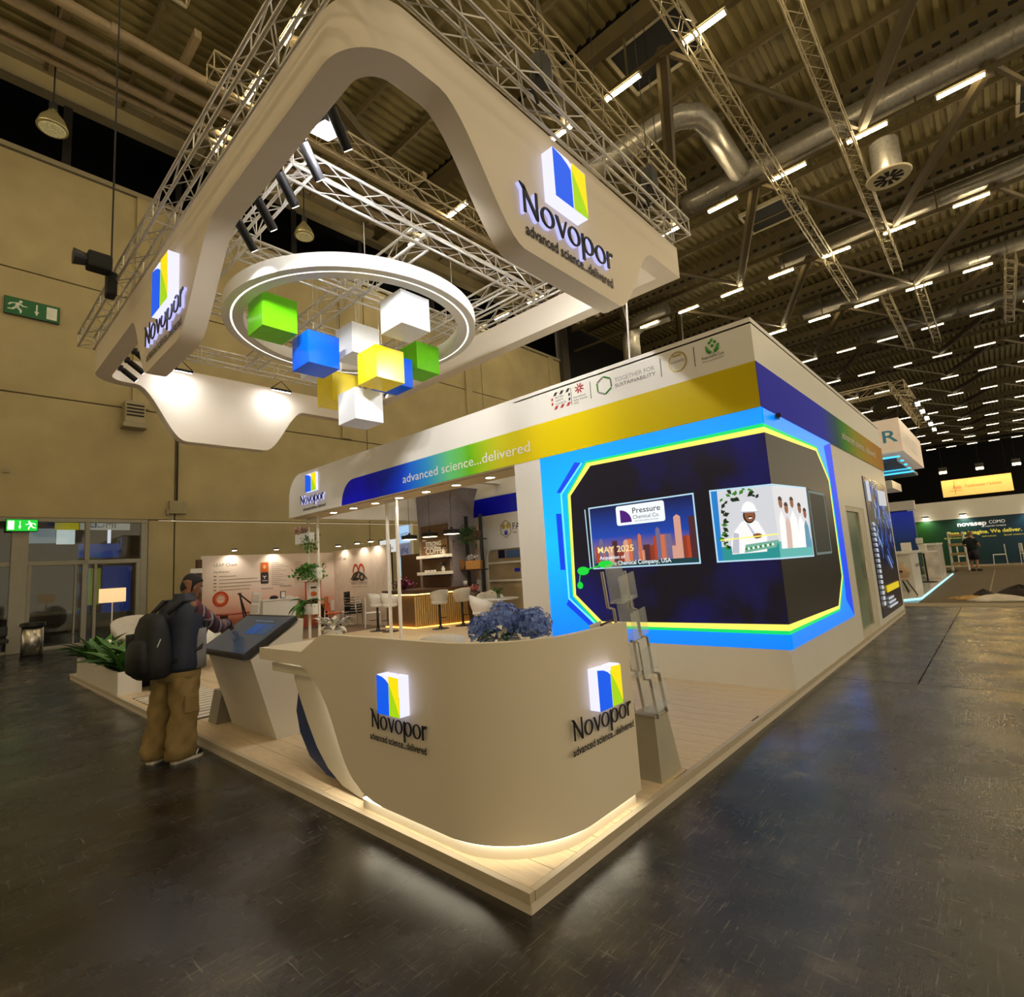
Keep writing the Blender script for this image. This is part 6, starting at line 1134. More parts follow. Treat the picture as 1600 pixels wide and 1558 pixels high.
dm = thing('distant_monitor', 'small white lit monitor on a dark arm beside the posts', 'monitor', (9.5, 14.9, 2.5)); MB().box(9.5, 9.56, 14.3, 15.4, 2.4, 2.86).build('panel', emis('monitor_white', (225, 225, 222), 0.9), dm); MB().box(9.52, 9.6, 15.3, 15.48, 2.25, 2.9).build('bezel', blackm, dm); text('Rosa', (9.5, 14.9, 2.5), -UY, -UX, 0.14, tw, dm); MB().tube((9.58, 14.8, 0), (9.58, 14.8, 2.4), 0.05, 8).build('stand', blackm, dm)
db = thing('wall_distant', 'brown partition of stands behind the bar', None, kind='structure'); MB().box(10.5, 10.6, 12.2, 15.5, 0, 2.3).build('partition', mat('brown_partition', (120, 84, 56), 0.6), db); MB().box(9.9, 9.96, 11.9, 12.9, 0, 2.8).build('partition', mat('cream_partition', (220, 205, 180), 0.6), db)

# ================================================================== AISLE SIDE: next stand, far stands
ns = thing('neighbour_platform', 'white glossy platform of the next stand with a cyan lit edge', 'platform', (16, 0, 0)); MB().prism([(15.6, 0.4), (16.2, 0.03), (28.3, 0.03), (28.3, 8), (15.6, 8)], (0, 0, 0.0), UX, UY, (0, 0, 0.06)).build('deck', mat('gloss_white_deck', (230, 226, 220), 0.15), ns)
ce = emis('cyan_edge_glow', (160, 225, 235), 1.6); MB().tube((16.2, 0.02, 0.03), (28.3, 0.02, 0.03), 0.03, 6).build('edge_glow', ce, ns); MB().tube((15.6, 0.4, 0.03), (16.2, 0.02, 0.03), 0.03, 6).build('edge_glow', ce, ns)
nw_ = thing('wall_next_stand', 'blue printed walls of the next stand', None, kind='structure'); MB().box(27.6, 27.8, 1.0, 3.2, 0.06, 2.9).build('blue_wall', ramp_mat('next_stand_print', 'Z', 0, 2.9, [(0, (20, 60, 40)), (0.5, (16, 50, 90)), (1, (14, 50, 190))], emit=0.25), nw_); MB().box(27.4, 27.9, 0.9, 3.3, 2.95, 3.35).build('canopy', white2, nw_)
dk = thing('exhibit_counter', 'white angular counter on the next stand', 'counter', (19.6, 0.5, 0.06)); MB().prism([(18.4, 0.06), (20.3, 0.06), (20.3, 1.2), (18.2, 1.2)], (0, 0.35, 0), UX, UZ, (0, 0.5, 0)).build('body', white2, dk); MB().box(18.1, 20.4, 0.3, 0.9, 1.2, 1.26).build('top', white2, dk); MB().box(19.2, 20.2, 0.34, 0.349, 0.75, 0.85).build('band', mat('grey_band', (150, 140, 130), 0.5), dk)
dk2 = thing('exhibit_counter', 'marbled white counter farther along the next stand', 'counter', (25.5, 0.3, 0.06)); MB().cbox(24.2, 26.8, 0.12, 0.6, 0.06, 1.35, 0.02).build('body', mat('marble_white', (214, 206, 200), 0.3, var=0.25, scale=3), dk2); MB().box(24.1, 26.9, 0.1, 0.7, 1.35, 1.42).build('top', white2, dk2)
hm = thing('high_table', 'white round high table with a slim dark leg on the next stand', 'table', (22.6, 0.35, 0.06)); MB().lathe([(0.0, 1.08), (0.42, 1.08), (0.42, 1.12), (0, 1.12)], (22.6, 0.4, 0.06), 22).build('top', white2, hm); MB().tube((22.6, 0.4, 0.08), (22.5, 0.4, 1.1), 0.03, 8).build('leg', black, hm); MB().lathe([(0.3, 0.0), (0.28, 0.03), (0.05, 0.05)], (22.6, 0.4, 0.06), 18).build('base', black, hm)
for x, y, z, s, lb in ((20.0, 0.6, 1.26, 0.16, 'stack of white papers on the angular counter'), (22.55, 0.4, 1.18, 0.14, 'white display block standing on the high table'), (22.4, 0.45, 1.46, 0.12, 'upper white display block balanced on the high table')): tag(MB().cbox(x - s, x + s, y - s * 0.8, y + s * 0.8, z, z + s * 1.7, 0.02).build('display_block', white2), lb, 'block')
for x, y, r, lb in ((16.9, 0.55, 0.3, 'beige shell chair with a dark cross print on the next stand'), (18.0, 0.75, 2.6, 'beige shell chair turned toward the angular counter')):
    t = thing('shell_chair', lb, 'chair', (x, y, 0.06)); R_ = Matrix.Rotation(r + 2.2, 4, 'Z'); beige = mat('beige_shell', (186, 160, 128), 0.6)
    finish(shell_seat(MB(), 0.62, 0.58, 0.45).xf(R_ @ Matrix.Translation((0, 0, 0.42))).build('shell', beige, t, local=True)); MB().lathe([(0.2, 0.42), (0.27, 0.45), (0.25, 0.5)], n=18).build('seat', beige, t, local=True)
    for sx in (-1, 1):
        for sy in (-1, 1): MB().tube((sx * 0.12, sy * 0.12, 0.44), (sx * 0.27, sy * 0.27, 0), 0.016, 7).xf(R_).build('leg', black, t, local=True)
    if x < 17.5:
        for ax in (0, 1): MB().cbox(*((-0.335, -0.31, -0.03, 0.03, 0.5, 0.86) if ax == 0 else (-0.34, -0.31, -0.16, 0.16, 0.66, 0.71)), 0.005).build('print_stroke', mat('print_maroon', (70, 24, 24), 0.6), t, local=True)
mat_ = tag(MB().box(15.2, 33.2, -14, 0.0, 0.003, 0.012).build('aisle_carpet', mat('grey_aisle_carpet', (104, 92, 74), 0.95, var=0.12, scale=20)), 'grey brown aisle carpet beyond the bare concrete', 'carpet')
tag(MB().box(15.25, 31.5, -1.35, -1.31, 0.012, 0.016).build('carpet_seam', mat('pale_seam', (150, 136, 112), 0.9)), 'pale straight seam line along the aisle carpet', 'seam') ; tag(MB().box(14.3, 15.2, -14, 0.6, 0.001, 0.006).build('pale_threshold', mat('pale_concrete_strip', (150, 136, 112), 0.6, var=0.12)), 'pale concrete strip at the carpet edge', 'strip')
# pile of sheeting
pl_ = thing('sheeting_pile', 'heap of dark cloth and white plastic sheeting on the aisle carpet', 'heap', (17.0, -1.7, 0.01)); rp = random.Random(4)
def lump(c, r, m, nm, seed, h=0.35):
    mb = MB(); rr = random.Random(seed); n = 22; rings = []
    for i in range(7):
        t = i / 6; ring = []
        for k in range(n):
            a = 2 * math.pi * k / n; q = (1 - t ** 1.6) * (1 + 0.22 * math.sin(3 * a + seed) + 0.12 * math.sin(7 * a + seed * 2)); ring.append(Vector((c[0] + r[0] * q * math.cos(a), c[1] + r[1] * q * math.sin(a), c[2] + r[2] * (t + 0.12 * math.sin(5 * a + 4 * t + seed) * (t > 0)))))
        rings.append(ring)
    mb.loft(rings).build(nm, m, pl_, smooth=True)
lump((15.9, -1.5, 0.012), (0.5, 0.55, 0.14), mat('white_sheeting', (216, 206, 192), 0.4, var=0.15, bump=0.5, bscale=8), 'white_plastic', 1); lump((16.5, -1.95, 0.012), (0.7, 0.55, 0.30), mat('dark_cloth', (44, 36, 32), 0.9, var=0.2), 'dark_cloth', 2); lump((16.6, -1.25, 0.012), (0.6, 0.25, 0.2), MATS['dark_cloth'], 'dark_cloth', 3); lump((16.2, -1.0, 0.012), (0.3, 0.45, 0.09), mat('ochre_scrap', (186, 150, 86), 0.7, var=0.4, scale=9), 'ochre_scraps', 5)
# far green stand
fs2 = thing('wall_far_stand', 'green and navy wall of the far stand with white header strip', None, kind='structure')
MB().box(35.3, 35.5, -14, 1.7, 0.12, 2.58).build('printed_wall', ramp_mat('far_stand_print', 'Y', 1.7, -4.0, [(0, (30, 84, 20)), (0.22, (14, 62, 40)), (0.5, (10, 52, 66)), (1, (12, 56, 92))], rough=0.4), fs2); MB().box(35.28, 35.52, -14, 1.98, 2.58, 3.57).build('header_strip', white, fs2); MB().box(35.28, 35.5, 1.7, 1.98, 0.12, 2.58).build('foliage_panel', mat('foliage_print', (120, 130, 50), 0.5, var=0.5, scale=4), fs2); MB().box(32.9, 35.3, -14, 1.9, 0.0, 0.12).build('base_platform', mat('pale_platform', (150, 134, 108), 0.5), fs2)
ft = thing('far_stand_lettering', 'white and yellow lettering on the far green wall', 'lettering', (35.3, -1, 2)); yl = mat('letter_yellow', (226, 214, 80), 0.5, emit=0.3, ecol=(226, 214, 80), var=0); wl_ = mat('letter_white', (240, 240, 236), 0.5, emit=0.35, ecol=(240, 240, 236), var=0)
text('novasep', (35.3, -0.08, 2.16), -UY, -UX, 0.24, wl_, ft, width=1.18, bold=0.03); text('COMO', (35.3, -1.36, 2.2), -UY, -UX, 0.17, wl_, ft, width=0.62); text('an Inspiralis company', (35.3, -1.05, 2.04), -UY, -UX, 0.08, wl_, ft, width=0.95); text('Dare to imagine. We deliver.', (35.3, 0.40, 1.72), -UY, -UX, 0.19, yl, ft, width=2.95, bold=0.025)
for y, w in ((0.55, 0.95), (-1.0, 0.55), (-1.85, 0.9)): text('Small molecules', (35.3, y, 1.53), -UY, -UX, 0.075, yl, ft, width=w)
for y, lb in ((-0.4, 'far stand clip lamp above the small white word'), (-3.0, 'far stand clip lamp at the picture edge'), (1.2, 'far stand clip lamp above the green end')):
    t = thing('wall_clip_lamp', lb, 'clip lamp', (35.0, y, 2.75), 'far stand clip lamps'); MB().cbox(34.9, 35.1, y - 0.15, y + 0.15, 2.75, 2.83, 0.01).build('head', black, t); MB().tube((35.1, y, 2.8), (35.3, y, 2.8), 0.02, 6).build('arm', black, t); MB().box(34.95, 35.15, y - 0.12, y + 0.12, 2.735, 2.75).build('lens', emis('far_clip_lens', (255, 246, 214), 14.0), t); lamp('SPOT', 'clip_beam', (34.95, y, 2.72), 60, (1, 0.95, 0.8), t, (35.4, y, 1.5), 0.1, 2.2)
for k, (x, y, r, lb) in enumerate(((34.3, -0.2, 0.0, 'white side chair left of the ladder rack at the far stand'), (34.2, -1.55, 3.14, 'white side chair right of the distant person'), (34.2, -2.6, 0.2, 'white side chair by the far white table'))): simple_chair('side_chair', lb, x, y, r + 1.57, white2, white2, 1.15, 'white far stand chairs', z=0.12)
t = thing('far_table', 'white table at the far stand by the picture edge', 'table', (34.2, -3.3, 0.12)); MB().cbox(33.8, 34.6, -3.8, -2.9, 0.86, 0.91, 0.01).build('top', white2, t)
for x in (33.85, 34.55):
    for y in (-3.75, -2.95): MB().box(x - 0.03, x + 0.03, y - 0.03, y + 0.03, 0.12, 0.86).build('leg', white2, t)
lr = thing('ladder_rack', 'white ladder shaped rack beside the distant person', 'rack', (31.5, -0.1, 0.02))
for y in (-0.42, 0.18): MB().tube((31.5, y, 0.02), (31.8, y * 0.9, 1.85), 0.05, 6).build('rail', white2, lr)
for k in range(4): MB().obox((31.55 + 0.07 * k, -0.12, 0.35 + 0.45 * k), (0.2, 0.55, 0.12), Matrix.Identity(3)).build('shelf', mat('tan_shelf', (190, 160, 110), 0.6), lr)
# tan lit banner and far lamps
bn2 = thing('hanging_banner', 'glowing tan banner with red script hung above the far stand', 'banner', (36.5, -1.1, 3.9)); MB().box(36.4, 36.5, -2.55, 0.36, 3.85, 4.78).build('banner_sheet', mat('tan_banner', (236, 190, 120), 0.6, emit=0.55, ecol=(236, 184, 110), var=0.04), bn2)
text('Ayas', (36.4, -0.1, 4.25), -UY, -UX, 0.22, mat('banner_red', (180, 60, 30), 0.5), bn2, width=0.36); text('Transformation + Solutions', (36.4, -0.62, 4.28), -UY, -UX, 0.16, mat('banner_brown', (130, 96, 56), 0.5), bn2, width=1.5); MB().box(36.39, 36.4, -0.2, -0.18, 3.95, 4.7).build('rule', MATS['banner_brown'], bn2); MB().box(36.39, 36.4, -0.5, 0.05, 4.14, 4.16).build('rule', MATS['banner_brown'], bn2)
for y in (0.2, -2.4): MB().tube((36.45, y, 4.78), (36.45, y, 18.7), 0.006, 5).build('wire', blackm, bn2)
for k, (y, z) in enumerate(((0.16, 5.27), (-1.37, 5.25), (-2.80, 5.23))):
    t = thing('far_flood_lamp', ('warm flare lamp above the left end of the tan banner', 'warm flare lamp above the middle of the tan banner', 'warm flare lamp above the right end of the tan banner')[k], 'flood lamp', (35.6, y, z), 'warm far flood lamps'); MB().obox((35.7, y, z), (0.3, 0.34, 0.26), Matrix.Rotation(0.5, 3, 'Y')).build('housing', black, t); MB().obox((35.55, y, z - 0.06), (0.02, 0.3, 0.22), Matrix.Rotation(0.5, 3, 'Y')).build('lens', emis('far_flood_lens', (255, 214, 130), 160.0), t); MB().tube((35.75, y, z + 0.1), (35.75, y, 18.7), 0.006, 5).build('hanging_wire', blackm, t)
# hanging sign box of the next stand
hb = thing('hanging_sign_box', 'hung white sign box with teal letter and cyan lines underneath', 'sign box', (20, 1.5, 4.5)); MB().prism([(20.0, 0.27), (26.5, 0.27), (26.5, 3.2), (20.0, 3.2)], (0, 0, 4.6), UX, UY, (0, 0, 1.15)).build('box', mat('sign_box_cream', (226, 206, 184), 0.5, var=0.02, emit=0.25, ecol=(226, 206, 184)), hb)
text('R', (20.0, 0.78, 4.95), -UY, -UX, 0.42, mat('teal_letter', (60, 150, 190), 0.4), hb, width=0.42, bold=0.01); text('APPLIED', (20.3, 0.27, 4.9), UX, -UY, 0.5, white2, hb, width=4.5, bold=0.02)
for k in range(5): MB().tube((20.2 + 0.9 * k, 0.4, 4.45 - 0.05 * k), (20.2 + 0.9 * k, 3.0, 4.45 - 0.05 * k), 0.035, 6).build('cyan_line', emis('cyan_neon', (70, 190, 240), 1.8), hb)
MB().box(20.2, 26.3, 0.5, 3.0, 4.3, 4.42).build('under_tray', mat('blue_under_tray', (20, 60, 110), 0.4), hb); MB().box(22.5, 25, 1.0, 2.6, 3.6, 3.9).build('lower_panel', white2, hb)
for x in (20.4, 26.0): MB().tube((x, 0.35, 5.75), (x, 0.18, 6.55), 0.02, 5).build('wire', blackm, hb)
box_truss('sign_truss', 'box truss carrying the next stand sign, along the aisle', (19.5, 0.1, 6.5), (27.5, 0.1, 6.5), w=0.35, r=0.025, m=gal); box_truss('sign_truss', 'box truss carrying the next stand sign, crossing toward the roof', (19.5, 0.3, 6.5), (19.5, 6, 6.5), w=0.35, r=0.025, m=gal)
for k in range(5):
    x = 20.6 + 1.5 * k; t = thing('truss_lamp', 'bright lamp on the next stand truss, %s along it' % ('first', 'second', 'third', 'fourth', 'fifth')[k], 'spotlight', (x, -0.2, 6.2), 'lamps on the sign truss'); MB().obox((x, -0.22, 6.25), (0.16, 0.14, 0.22), Matrix.Rotation(0.4, 3, 'X')).build('housing', black, t); MB().tube((x, -0.2, 6.3), (x, -0.07, 6.52), 0.02, 6).build('bracket', black, t); MB().obox((x - 0.05, -0.27, 6.17), (0.16, 0.12, 0.03), Matrix.Rotation(0.5, 3, 'Y')).build('lens', emis('truss_lamp_lens', (255, 240, 200), 40.0 if k < 3 else 15.0), t)

# ================================================================== PEOPLE
def skinned(name, verts, edges, rads, m, parent, root=0, sub=2):
    me = bpy.data.meshes.new(name); me.from_pydata(verts, edges, []); o = bpy.data.objects.new(name, me); COL.objects.link(o)
    md = o.modifiers.new('Skin', 'SKIN'); md.use_smooth_shade = True; md.branch_smoothing = 0.5
    for i, r in enumerate(rads):
        sv_ = me.skin_vertices[0].data[i]; sv_.radius = (r, r) if not isinstance(r, tuple) else r; sv_.use_root = (i == root)
    sb = o.modifiers.new('Sub', 'SUBSURF'); sb.levels = sub; sb.render_levels = sub
    dg = bpy.context.evaluated_depsgraph_get(); me2 = bpy.data.meshes.new_from_object(o.evaluated_get(dg)); bpy.data.objects.remove(o)
    me2.materials.clear(); me2.materials.append(m); me2.polygons.foreach_set('use_smooth', [True] * len(me2.polygons))
    o = bpy.data.objects.new(name, me2); COL.objects.link(o); o.parent = parent; return o
def oval(c, rx, ry, rz_=0.0, n=20, tilt=0.0, p=2.0):
    out = []
    for k in range(n):
        a = 2 * math.pi * k / n; x, y = math.cos(a), math.sin(a); x = math.copysign(abs(x) ** (2 / p), x) * rx; y = math.copysign(abs(y) ** (2 / p), y) * ry
        out.append(Vector((c[0] + x * math.cos(rz_) - y * math.sin(rz_), c[1] + x * math.sin(rz_) + y * math.cos(rz_), c[2] + x * tilt)))
    return out
skin_m = mat('skin_tone', (128, 84, 58), 0.5, var=0.06); hair_m = mat('short_black_hair', (16, 13, 12), 0.7, var=0.3, scale=60, bump=0.5, bscale=120)
khaki = mat('khaki_trousers', (132, 110, 66), 0.9, var=0.18, scale=7, bump=0.35, bscale=12); vest = mat('navy_padded_vest', (22, 30, 52), 0.6, var=0.15, scale=10, bump=0.3, bscale=10); packm = mat('black_backpack_nylon', (14, 15, 20), 0.65, var=0.2, scale=14, bump=0.25, bscale=14)
def plaid():
    m = bpy.data.materials.new('plaid_flannel'); m.use_nodes = True; nt = m.node_tree; b = nt.nodes['Principled BSDF']; b.inputs['Roughness'].default_value = 0.9; tc = nt.nodes.new('ShaderNodeTexCoord'); outs = []
    for ax, sc, st in (('X', 2.6, [(0, (0.02, 0.02, 0.04)), (0.3, (0.16, 0.03, 0.04)), (0.62, (0.05, 0.025, 0.05)), (0.85, (0.5, 0.46, 0.44))]), ('Y', 3.4, [(0, (0.03, 0.03, 0.05)), (0.5, (0.15, 0.04, 0.05)), (0.9, (0.45, 0.42, 0.42))])):
        w = nt.nodes.new('ShaderNodeTexWave'); w.bands_direction = ax; w.wave_profile = 'SAW'; w.inputs['Scale'].default_value = sc; nt.links.new(tc.outputs['Object'], w.inputs['Vector']); r = nt.nodes.new('ShaderNodeValToRGB'); r.color_ramp.interpolation = 'CONSTANT'; e = r.color_ramp.elements
        while len(e) < len(st): e.new(0.5)
        for q, (p, c) in zip(e, st): q.position = p; q.color = c + (1,)
        nt.links.new(w.outputs['Fac'], r.inputs[0]); outs.append(r.outputs[0])
    mx = nt.nodes.new('ShaderNodeMix'); mx.data_type = 'RGBA'; mx.inputs[0].default_value = 0.4; nt.links.new(outs[0], mx.inputs[6]); nt.links.new(outs[1], mx.inputs[7]); nt.links.new(mx.outputs[2], b.inputs['Base Color']); return m
plaid_m = plaid()
P = thing('person', 'visitor in navy vest and khaki trousers with black backpack touching the kiosk', 'person', (-0.27, 4.2, 0)); P.rotation_euler = (0, 0, 0.32)
inv = (Matrix.Translation(P.location) @ Matrix.Rotation(0.32, 4, 'Z')).inverted()
hand_t = inv @ Vector((0.36, 4.56, 1.14))
# body skeleton (facing +x, right side = -y)
sh = Vector((0.03, -0.19, 1.415)); hv = hand_t - sh; elb = sh + hv * 0.50 + Vector((0.0, -0.05, -0.10)); wr_ = sh + hv * (1 - 0.155 / hv.length)
V = [(0, 0, 0.90), (0.01, 0, 1.08), (0.03, 0, 1.28), (0.045, 0, 1.42), (0.075, 0, 1.49), (0.105, 0, 1.56), (0.12, 0, 1.64), (0.115, 0, 1.70),
     tuple(sh), tuple(elb), tuple(wr_), (0.02, 0.19, 1.41), (0.10, 0.24, 1.16), (0.24, 0.14, 1.0),
     (0, -0.10, 0.86), (-0.01, -0.11, 0.48), (-0.04, -0.11, 0.10), (0, 0.10, 0.86), (-0.06, 0.12, 0.48), (-0.11, 0.13, 0.10), (0.06, -0.11, 0.05), (-0.01, 0.14, 0.05)]
E_ = [(0, 1), (1, 2), (2, 3), (3, 4), (4, 5), (5, 6), (6, 7), (3, 8), (8, 9), (9, 10), (3, 11), (11, 12), (12, 13), (0, 14), (14, 15), (15, 16), (0, 17), (17, 18), (18, 19), (16, 20), (19, 21)]
Rr_ = [0.13, 0.13, 0.14, 0.10, 0.058, 0.07, 0.085, 0.07, 0.06, 0.042, 0.03, 0.06, 0.042, 0.03, 0.085, 0.06, 0.04, 0.085, 0.06, 0.04, 0.035, 0.035]
skinned('body', V, E_, Rr_, skin_m, P)
# head: shaped skull with face
hc = Vector((0.135, -0.005, 1.605)); HR = Matrix.Rotation(-0.30, 3, 'Z') @ Matrix.Rotation(0.42, 3, 'Y')
mb = MB(); rings = []
for z, fx, bx, ry, off in ((-0.118, 0.03, 0.02, 0.03, 0.045), (-0.10, 0.05, 0.05, 0.048, 0.03), (-0.06, 0.072, 0.07, 0.062, 0.012), (-0.02, 0.082, 0.085, 0.070, 0.0), (0.02, 0.084, 0.094, 0.074, 0), (0.06, 0.078, 0.092, 0.072, 0), (0.09, 0.06, 0.075, 0.058, -0.005), (0.112, 0.03, 0.04, 0.03, -0.008)):
    rings.append([hc + HR @ Vector((off + (fx if math.cos(a) > 0 else bx) * math.cos(a), ry * math.sin(a), z)) for a in [2 * math.pi * k / 20 for k in range(20)]])
mb.loft(rings).build('head', skin_m, P, smooth=True, local=True)
HP = lambda x, y, z: hc + HR @ Vector((x, y, z))
MB().loft([[HP(0.078, -0.008, 0.02), HP(0.078, 0.008, 0.02), HP(0.084, 0, 0.02)], [HP(0.085, -0.017, -0.03), HP(0.085, 0.017, -0.03), HP(0.112, 0, -0.025)], [HP(0.08, -0.012, -0.04), HP(0.08, 0.012, -0.04), HP(0.1, 0, -0.04)]]).build('nose', skin_m, P, smooth=True, local=True)
for s_ in (-1, 1):
    MB().ell(HP(0.008, s_ * 0.078, -0.012), (0.017, 0.009, 0.028), 10, 8, HR).build('ear', skin_m, P, smooth=True, local=True); MB().ell(HP(0.074, s_ * 0.03, 0.012), (0.010, 0.014, 0.007), 8, 6, HR).build('eye', mat('eye_white', (220, 215, 205), 0.3), P, smooth=True, local=True); MB().ell(HP(0.077, s_ * 0.032, 0.034), (0.008, 0.022, 0.005), 8, 5, HR).build('eyebrow', hair_m, P, local=True)
MB().ell(HP(0.078, 0, -0.066), (0.010, 0.024, 0.008), 10, 6, HR).build('mouth', mat('lips', (110, 60, 50), 0.5), P, smooth=True, local=True)
rings = []
for z, fx, bx, ry, off in ((-0.10, -0.045, 0.066, 0.046, 0.02), (-0.075, -0.045, 0.082, 0.060, 0.01), (-0.045, -0.04, 0.094, 0.070, 0.0), (-0.012, -0.03, 0.102, 0.0755, 0), (0.03, 0.015, 0.106, 0.0795, 0), (0.06, 0.062, 0.106, 0.079, 0), (0.085, 0.074, 0.098, 0.072, 0), (0.105, 0.06, 0.082, 0.06, -0.003), (0.124, 0.03, 0.05, 0.036, -0.006)):
    rings.append([hc + HR @ Vector((off + (fx if math.cos(a) > 0 else bx) * math.cos(a), ry * math.sin(a), z)) for a in [2 * math.pi * k / 20 for k in range(20)]])
MB().loft(rings).build('hair', hair_m, P, smooth=True, local=True)
# vest torso
rings = [oval((0.0, 0, 0.82), 0.165, 0.215, p=2.6), oval((0.0, 0, 0.86), 0.175, 0.225, p=2.6), oval((0.0, 0, 1.0), 0.172, 0.22, p=2.5), oval((0.01, 0, 1.15), 0.168, 0.225, p=2.5), oval((0.02, 0, 1.30), 0.165, 0.235, p=2.5), oval((0.03, 0, 1.40), 0.145, 0.225, p=2.4), oval((0.045, 0, 1.46), 0.11, 0.165, p=2.2), oval((0.06, 0, 1.50), 0.085, 0.105), oval((0.065, 0, 1.545), 0.088, 0.092)]
MB().loft(rings).build('vest', vest, P, smooth=True, local=True)
MB().loft([oval((0.09, -0.06, z), 0.10, 0.165, p=2.6) for z in (0.83, 0.95, 1.1, 1.2)]).build('vest_panel', mat('grey_vest_panel', (120, 116, 118), 0.7, var=0.1), P, smooth=True, local=True)
# sleeves
def sleeve(a, b, c, m, nm): MB().path([a, a.lerp(b, 0.5), b, b.lerp(c, 0.5), c], [0.082, 0.074, 0.066, 0.058, 0.05], 14).build(nm, m, P, smooth=True, local=True)
sleeve(sh + Vector((-0.01, 0.02, 0.0)), elb, wr_, plaid_m, 'sleeve'); sleeve(Vector((0.02, 0.18, 1.41)), Vector((0.10, 0.24, 1.16)), Vector((0.22, 0.15, 1.01)), plaid_m, 'sleeve')
dirh = (hand_t - wr_).normalized(); MB().tube(wr_ - dirh * 0.015, wr_ + dirh * 0.045, 0.052, 14).build('cuff', mat('dark_cuff', (20, 22, 32), 0.8), P, local=True)
# hand: palm + five fingers
hx = dirh; hz = Vector((0, 0, 1)); hy = hz.cross(hx).normalized(); hz = hx.cross(hy); hb_ = wr_ + hx * 0.03
vv = [tuple(hb_), tuple(hb_ + hx * 0.05), tuple(hb_ + hx * 0.088)]; ee = [(0, 1), (1, 2)]; rr = [(0.026, 0.018), (0.036, 0.016), (0.034, 0.014)]
hand = skinned('hand', vv, ee, rr, skin_m, P, sub=2)
for k, (off, L1, bend) in enumerate(((0.028, 0.070, 0.25), (0.010, 0.062, 0.8), (-0.009, 0.056, 1.0), (-0.026, 0.046, 1.1))):
    r0 = hb_ + hx * 0.08 + hy * off; d1 = (hx * math.cos(bend * 0.5) - hz * math.sin(bend * 0.5)); d2 = (hx * math.cos(bend * 1.1) - hz * math.sin(bend * 1.1)); MB().path([r0, r0 + d1 * L1 * 0.5, r0 + d1 * L1 * 0.5 + d2 * L1 * 0.35, r0 + d1 * L1 * 0.5 + d2 * L1 * 0.55], [0.010, 0.009, 0.008, 0.005], 8).build('finger', skin_m, P, smooth=True, local=True)
r0 = hb_ + hx * 0.03 + hy * 0.028; MB().path([r0, r0 + hx * 0.03 + hy * 0.025 - hz * 0.01, r0 + hx * 0.06 + hy * 0.03 - hz * 0.018], [0.012, 0.010, 0.006], 8).build('thumb', skin_m, P, smooth=True, local=True)
# left hand
vv = [(0.235, 0.145, 1.0), (0.27, 0.125, 0.985), (0.30, 0.11, 0.975)]; skinned('hand', vv, [(0, 1), (1, 2)], [(0.024, 0.02), (0.034, 0.018), (0.03, 0.014)], skin_m, P)
for k in range(4): a_ = Vector((0.29, 0.09 + 0.016 * k, 0.975)); MB().path([a_, a_ + Vector((0.03, -0.01, -0.012)), a_ + Vector((0.045, -0.02, -0.035))], [0.009, 0.008, 0.005], 7).build('finger', skin_m, P, smooth=True, local=True)
MB().path([(0.25, 0.16, 1.0), (0.28, 0.17, 0.985), (0.30, 0.165, 0.97)], [0.011, 0.009, 0.006], 7).build('thumb', skin_m, P, smooth=True, local=True)
# trousers: pelvis + wide legs
mbt = MB(); mbt.loft([oval((0, 0, 0.96), 0.15, 0.185, p=2.5), oval((0, 0, 0.88), 0.165, 0.205, p=2.6), oval((0, 0, 0.78), 0.165, 0.21, p=2.6), oval((-0.005, 0, 0.73), 0.15, 0.19, p=2.5)])
for (hx_, hy_), (kx, ky), (ax, ay) in (((0, -0.10), (-0.005, -0.115), (-0.045, -0.115)), ((-0.01, 0.10), (-0.05, 0.125), (-0.11, 0.135))):
    mbt.loft([oval((hx_, hy_, 0.82), 0.14, 0.105, p=2.3), oval((hx_ * 0.6 + kx * 0.4, hy_ * 0.6 + ky * 0.4, 0.62), 0.128, 0.102, p=2.3), oval((kx, ky, 0.46), 0.118, 0.10, p=2.3), oval((kx * 0.5 + ax * 0.5, ky * 0.5 + ay * 0.5, 0.28), 0.122, 0.102, p=2.3), oval((ax, ay, 0.14), 0.128, 0.105, p=2.3), oval((ax + 0.005, ay, 0.06), 0.124, 0.102, p=2.3), oval((ax + 0.01, ay, 0.035), 0.105, 0.09, p=2.3)])
rw = random.Random(9)
mbt = MB(); mbt.loft([oval((0, 0, 0.96), 0.15, 0.185, p=2.5), oval((0, 0, 0.88), 0.165, 0.205, p=2.6), oval((0, 0, 0.78), 0.165, 0.21, p=2.6), oval((-0.005, 0, 0.73), 0.15, 0.19, p=2.5)])
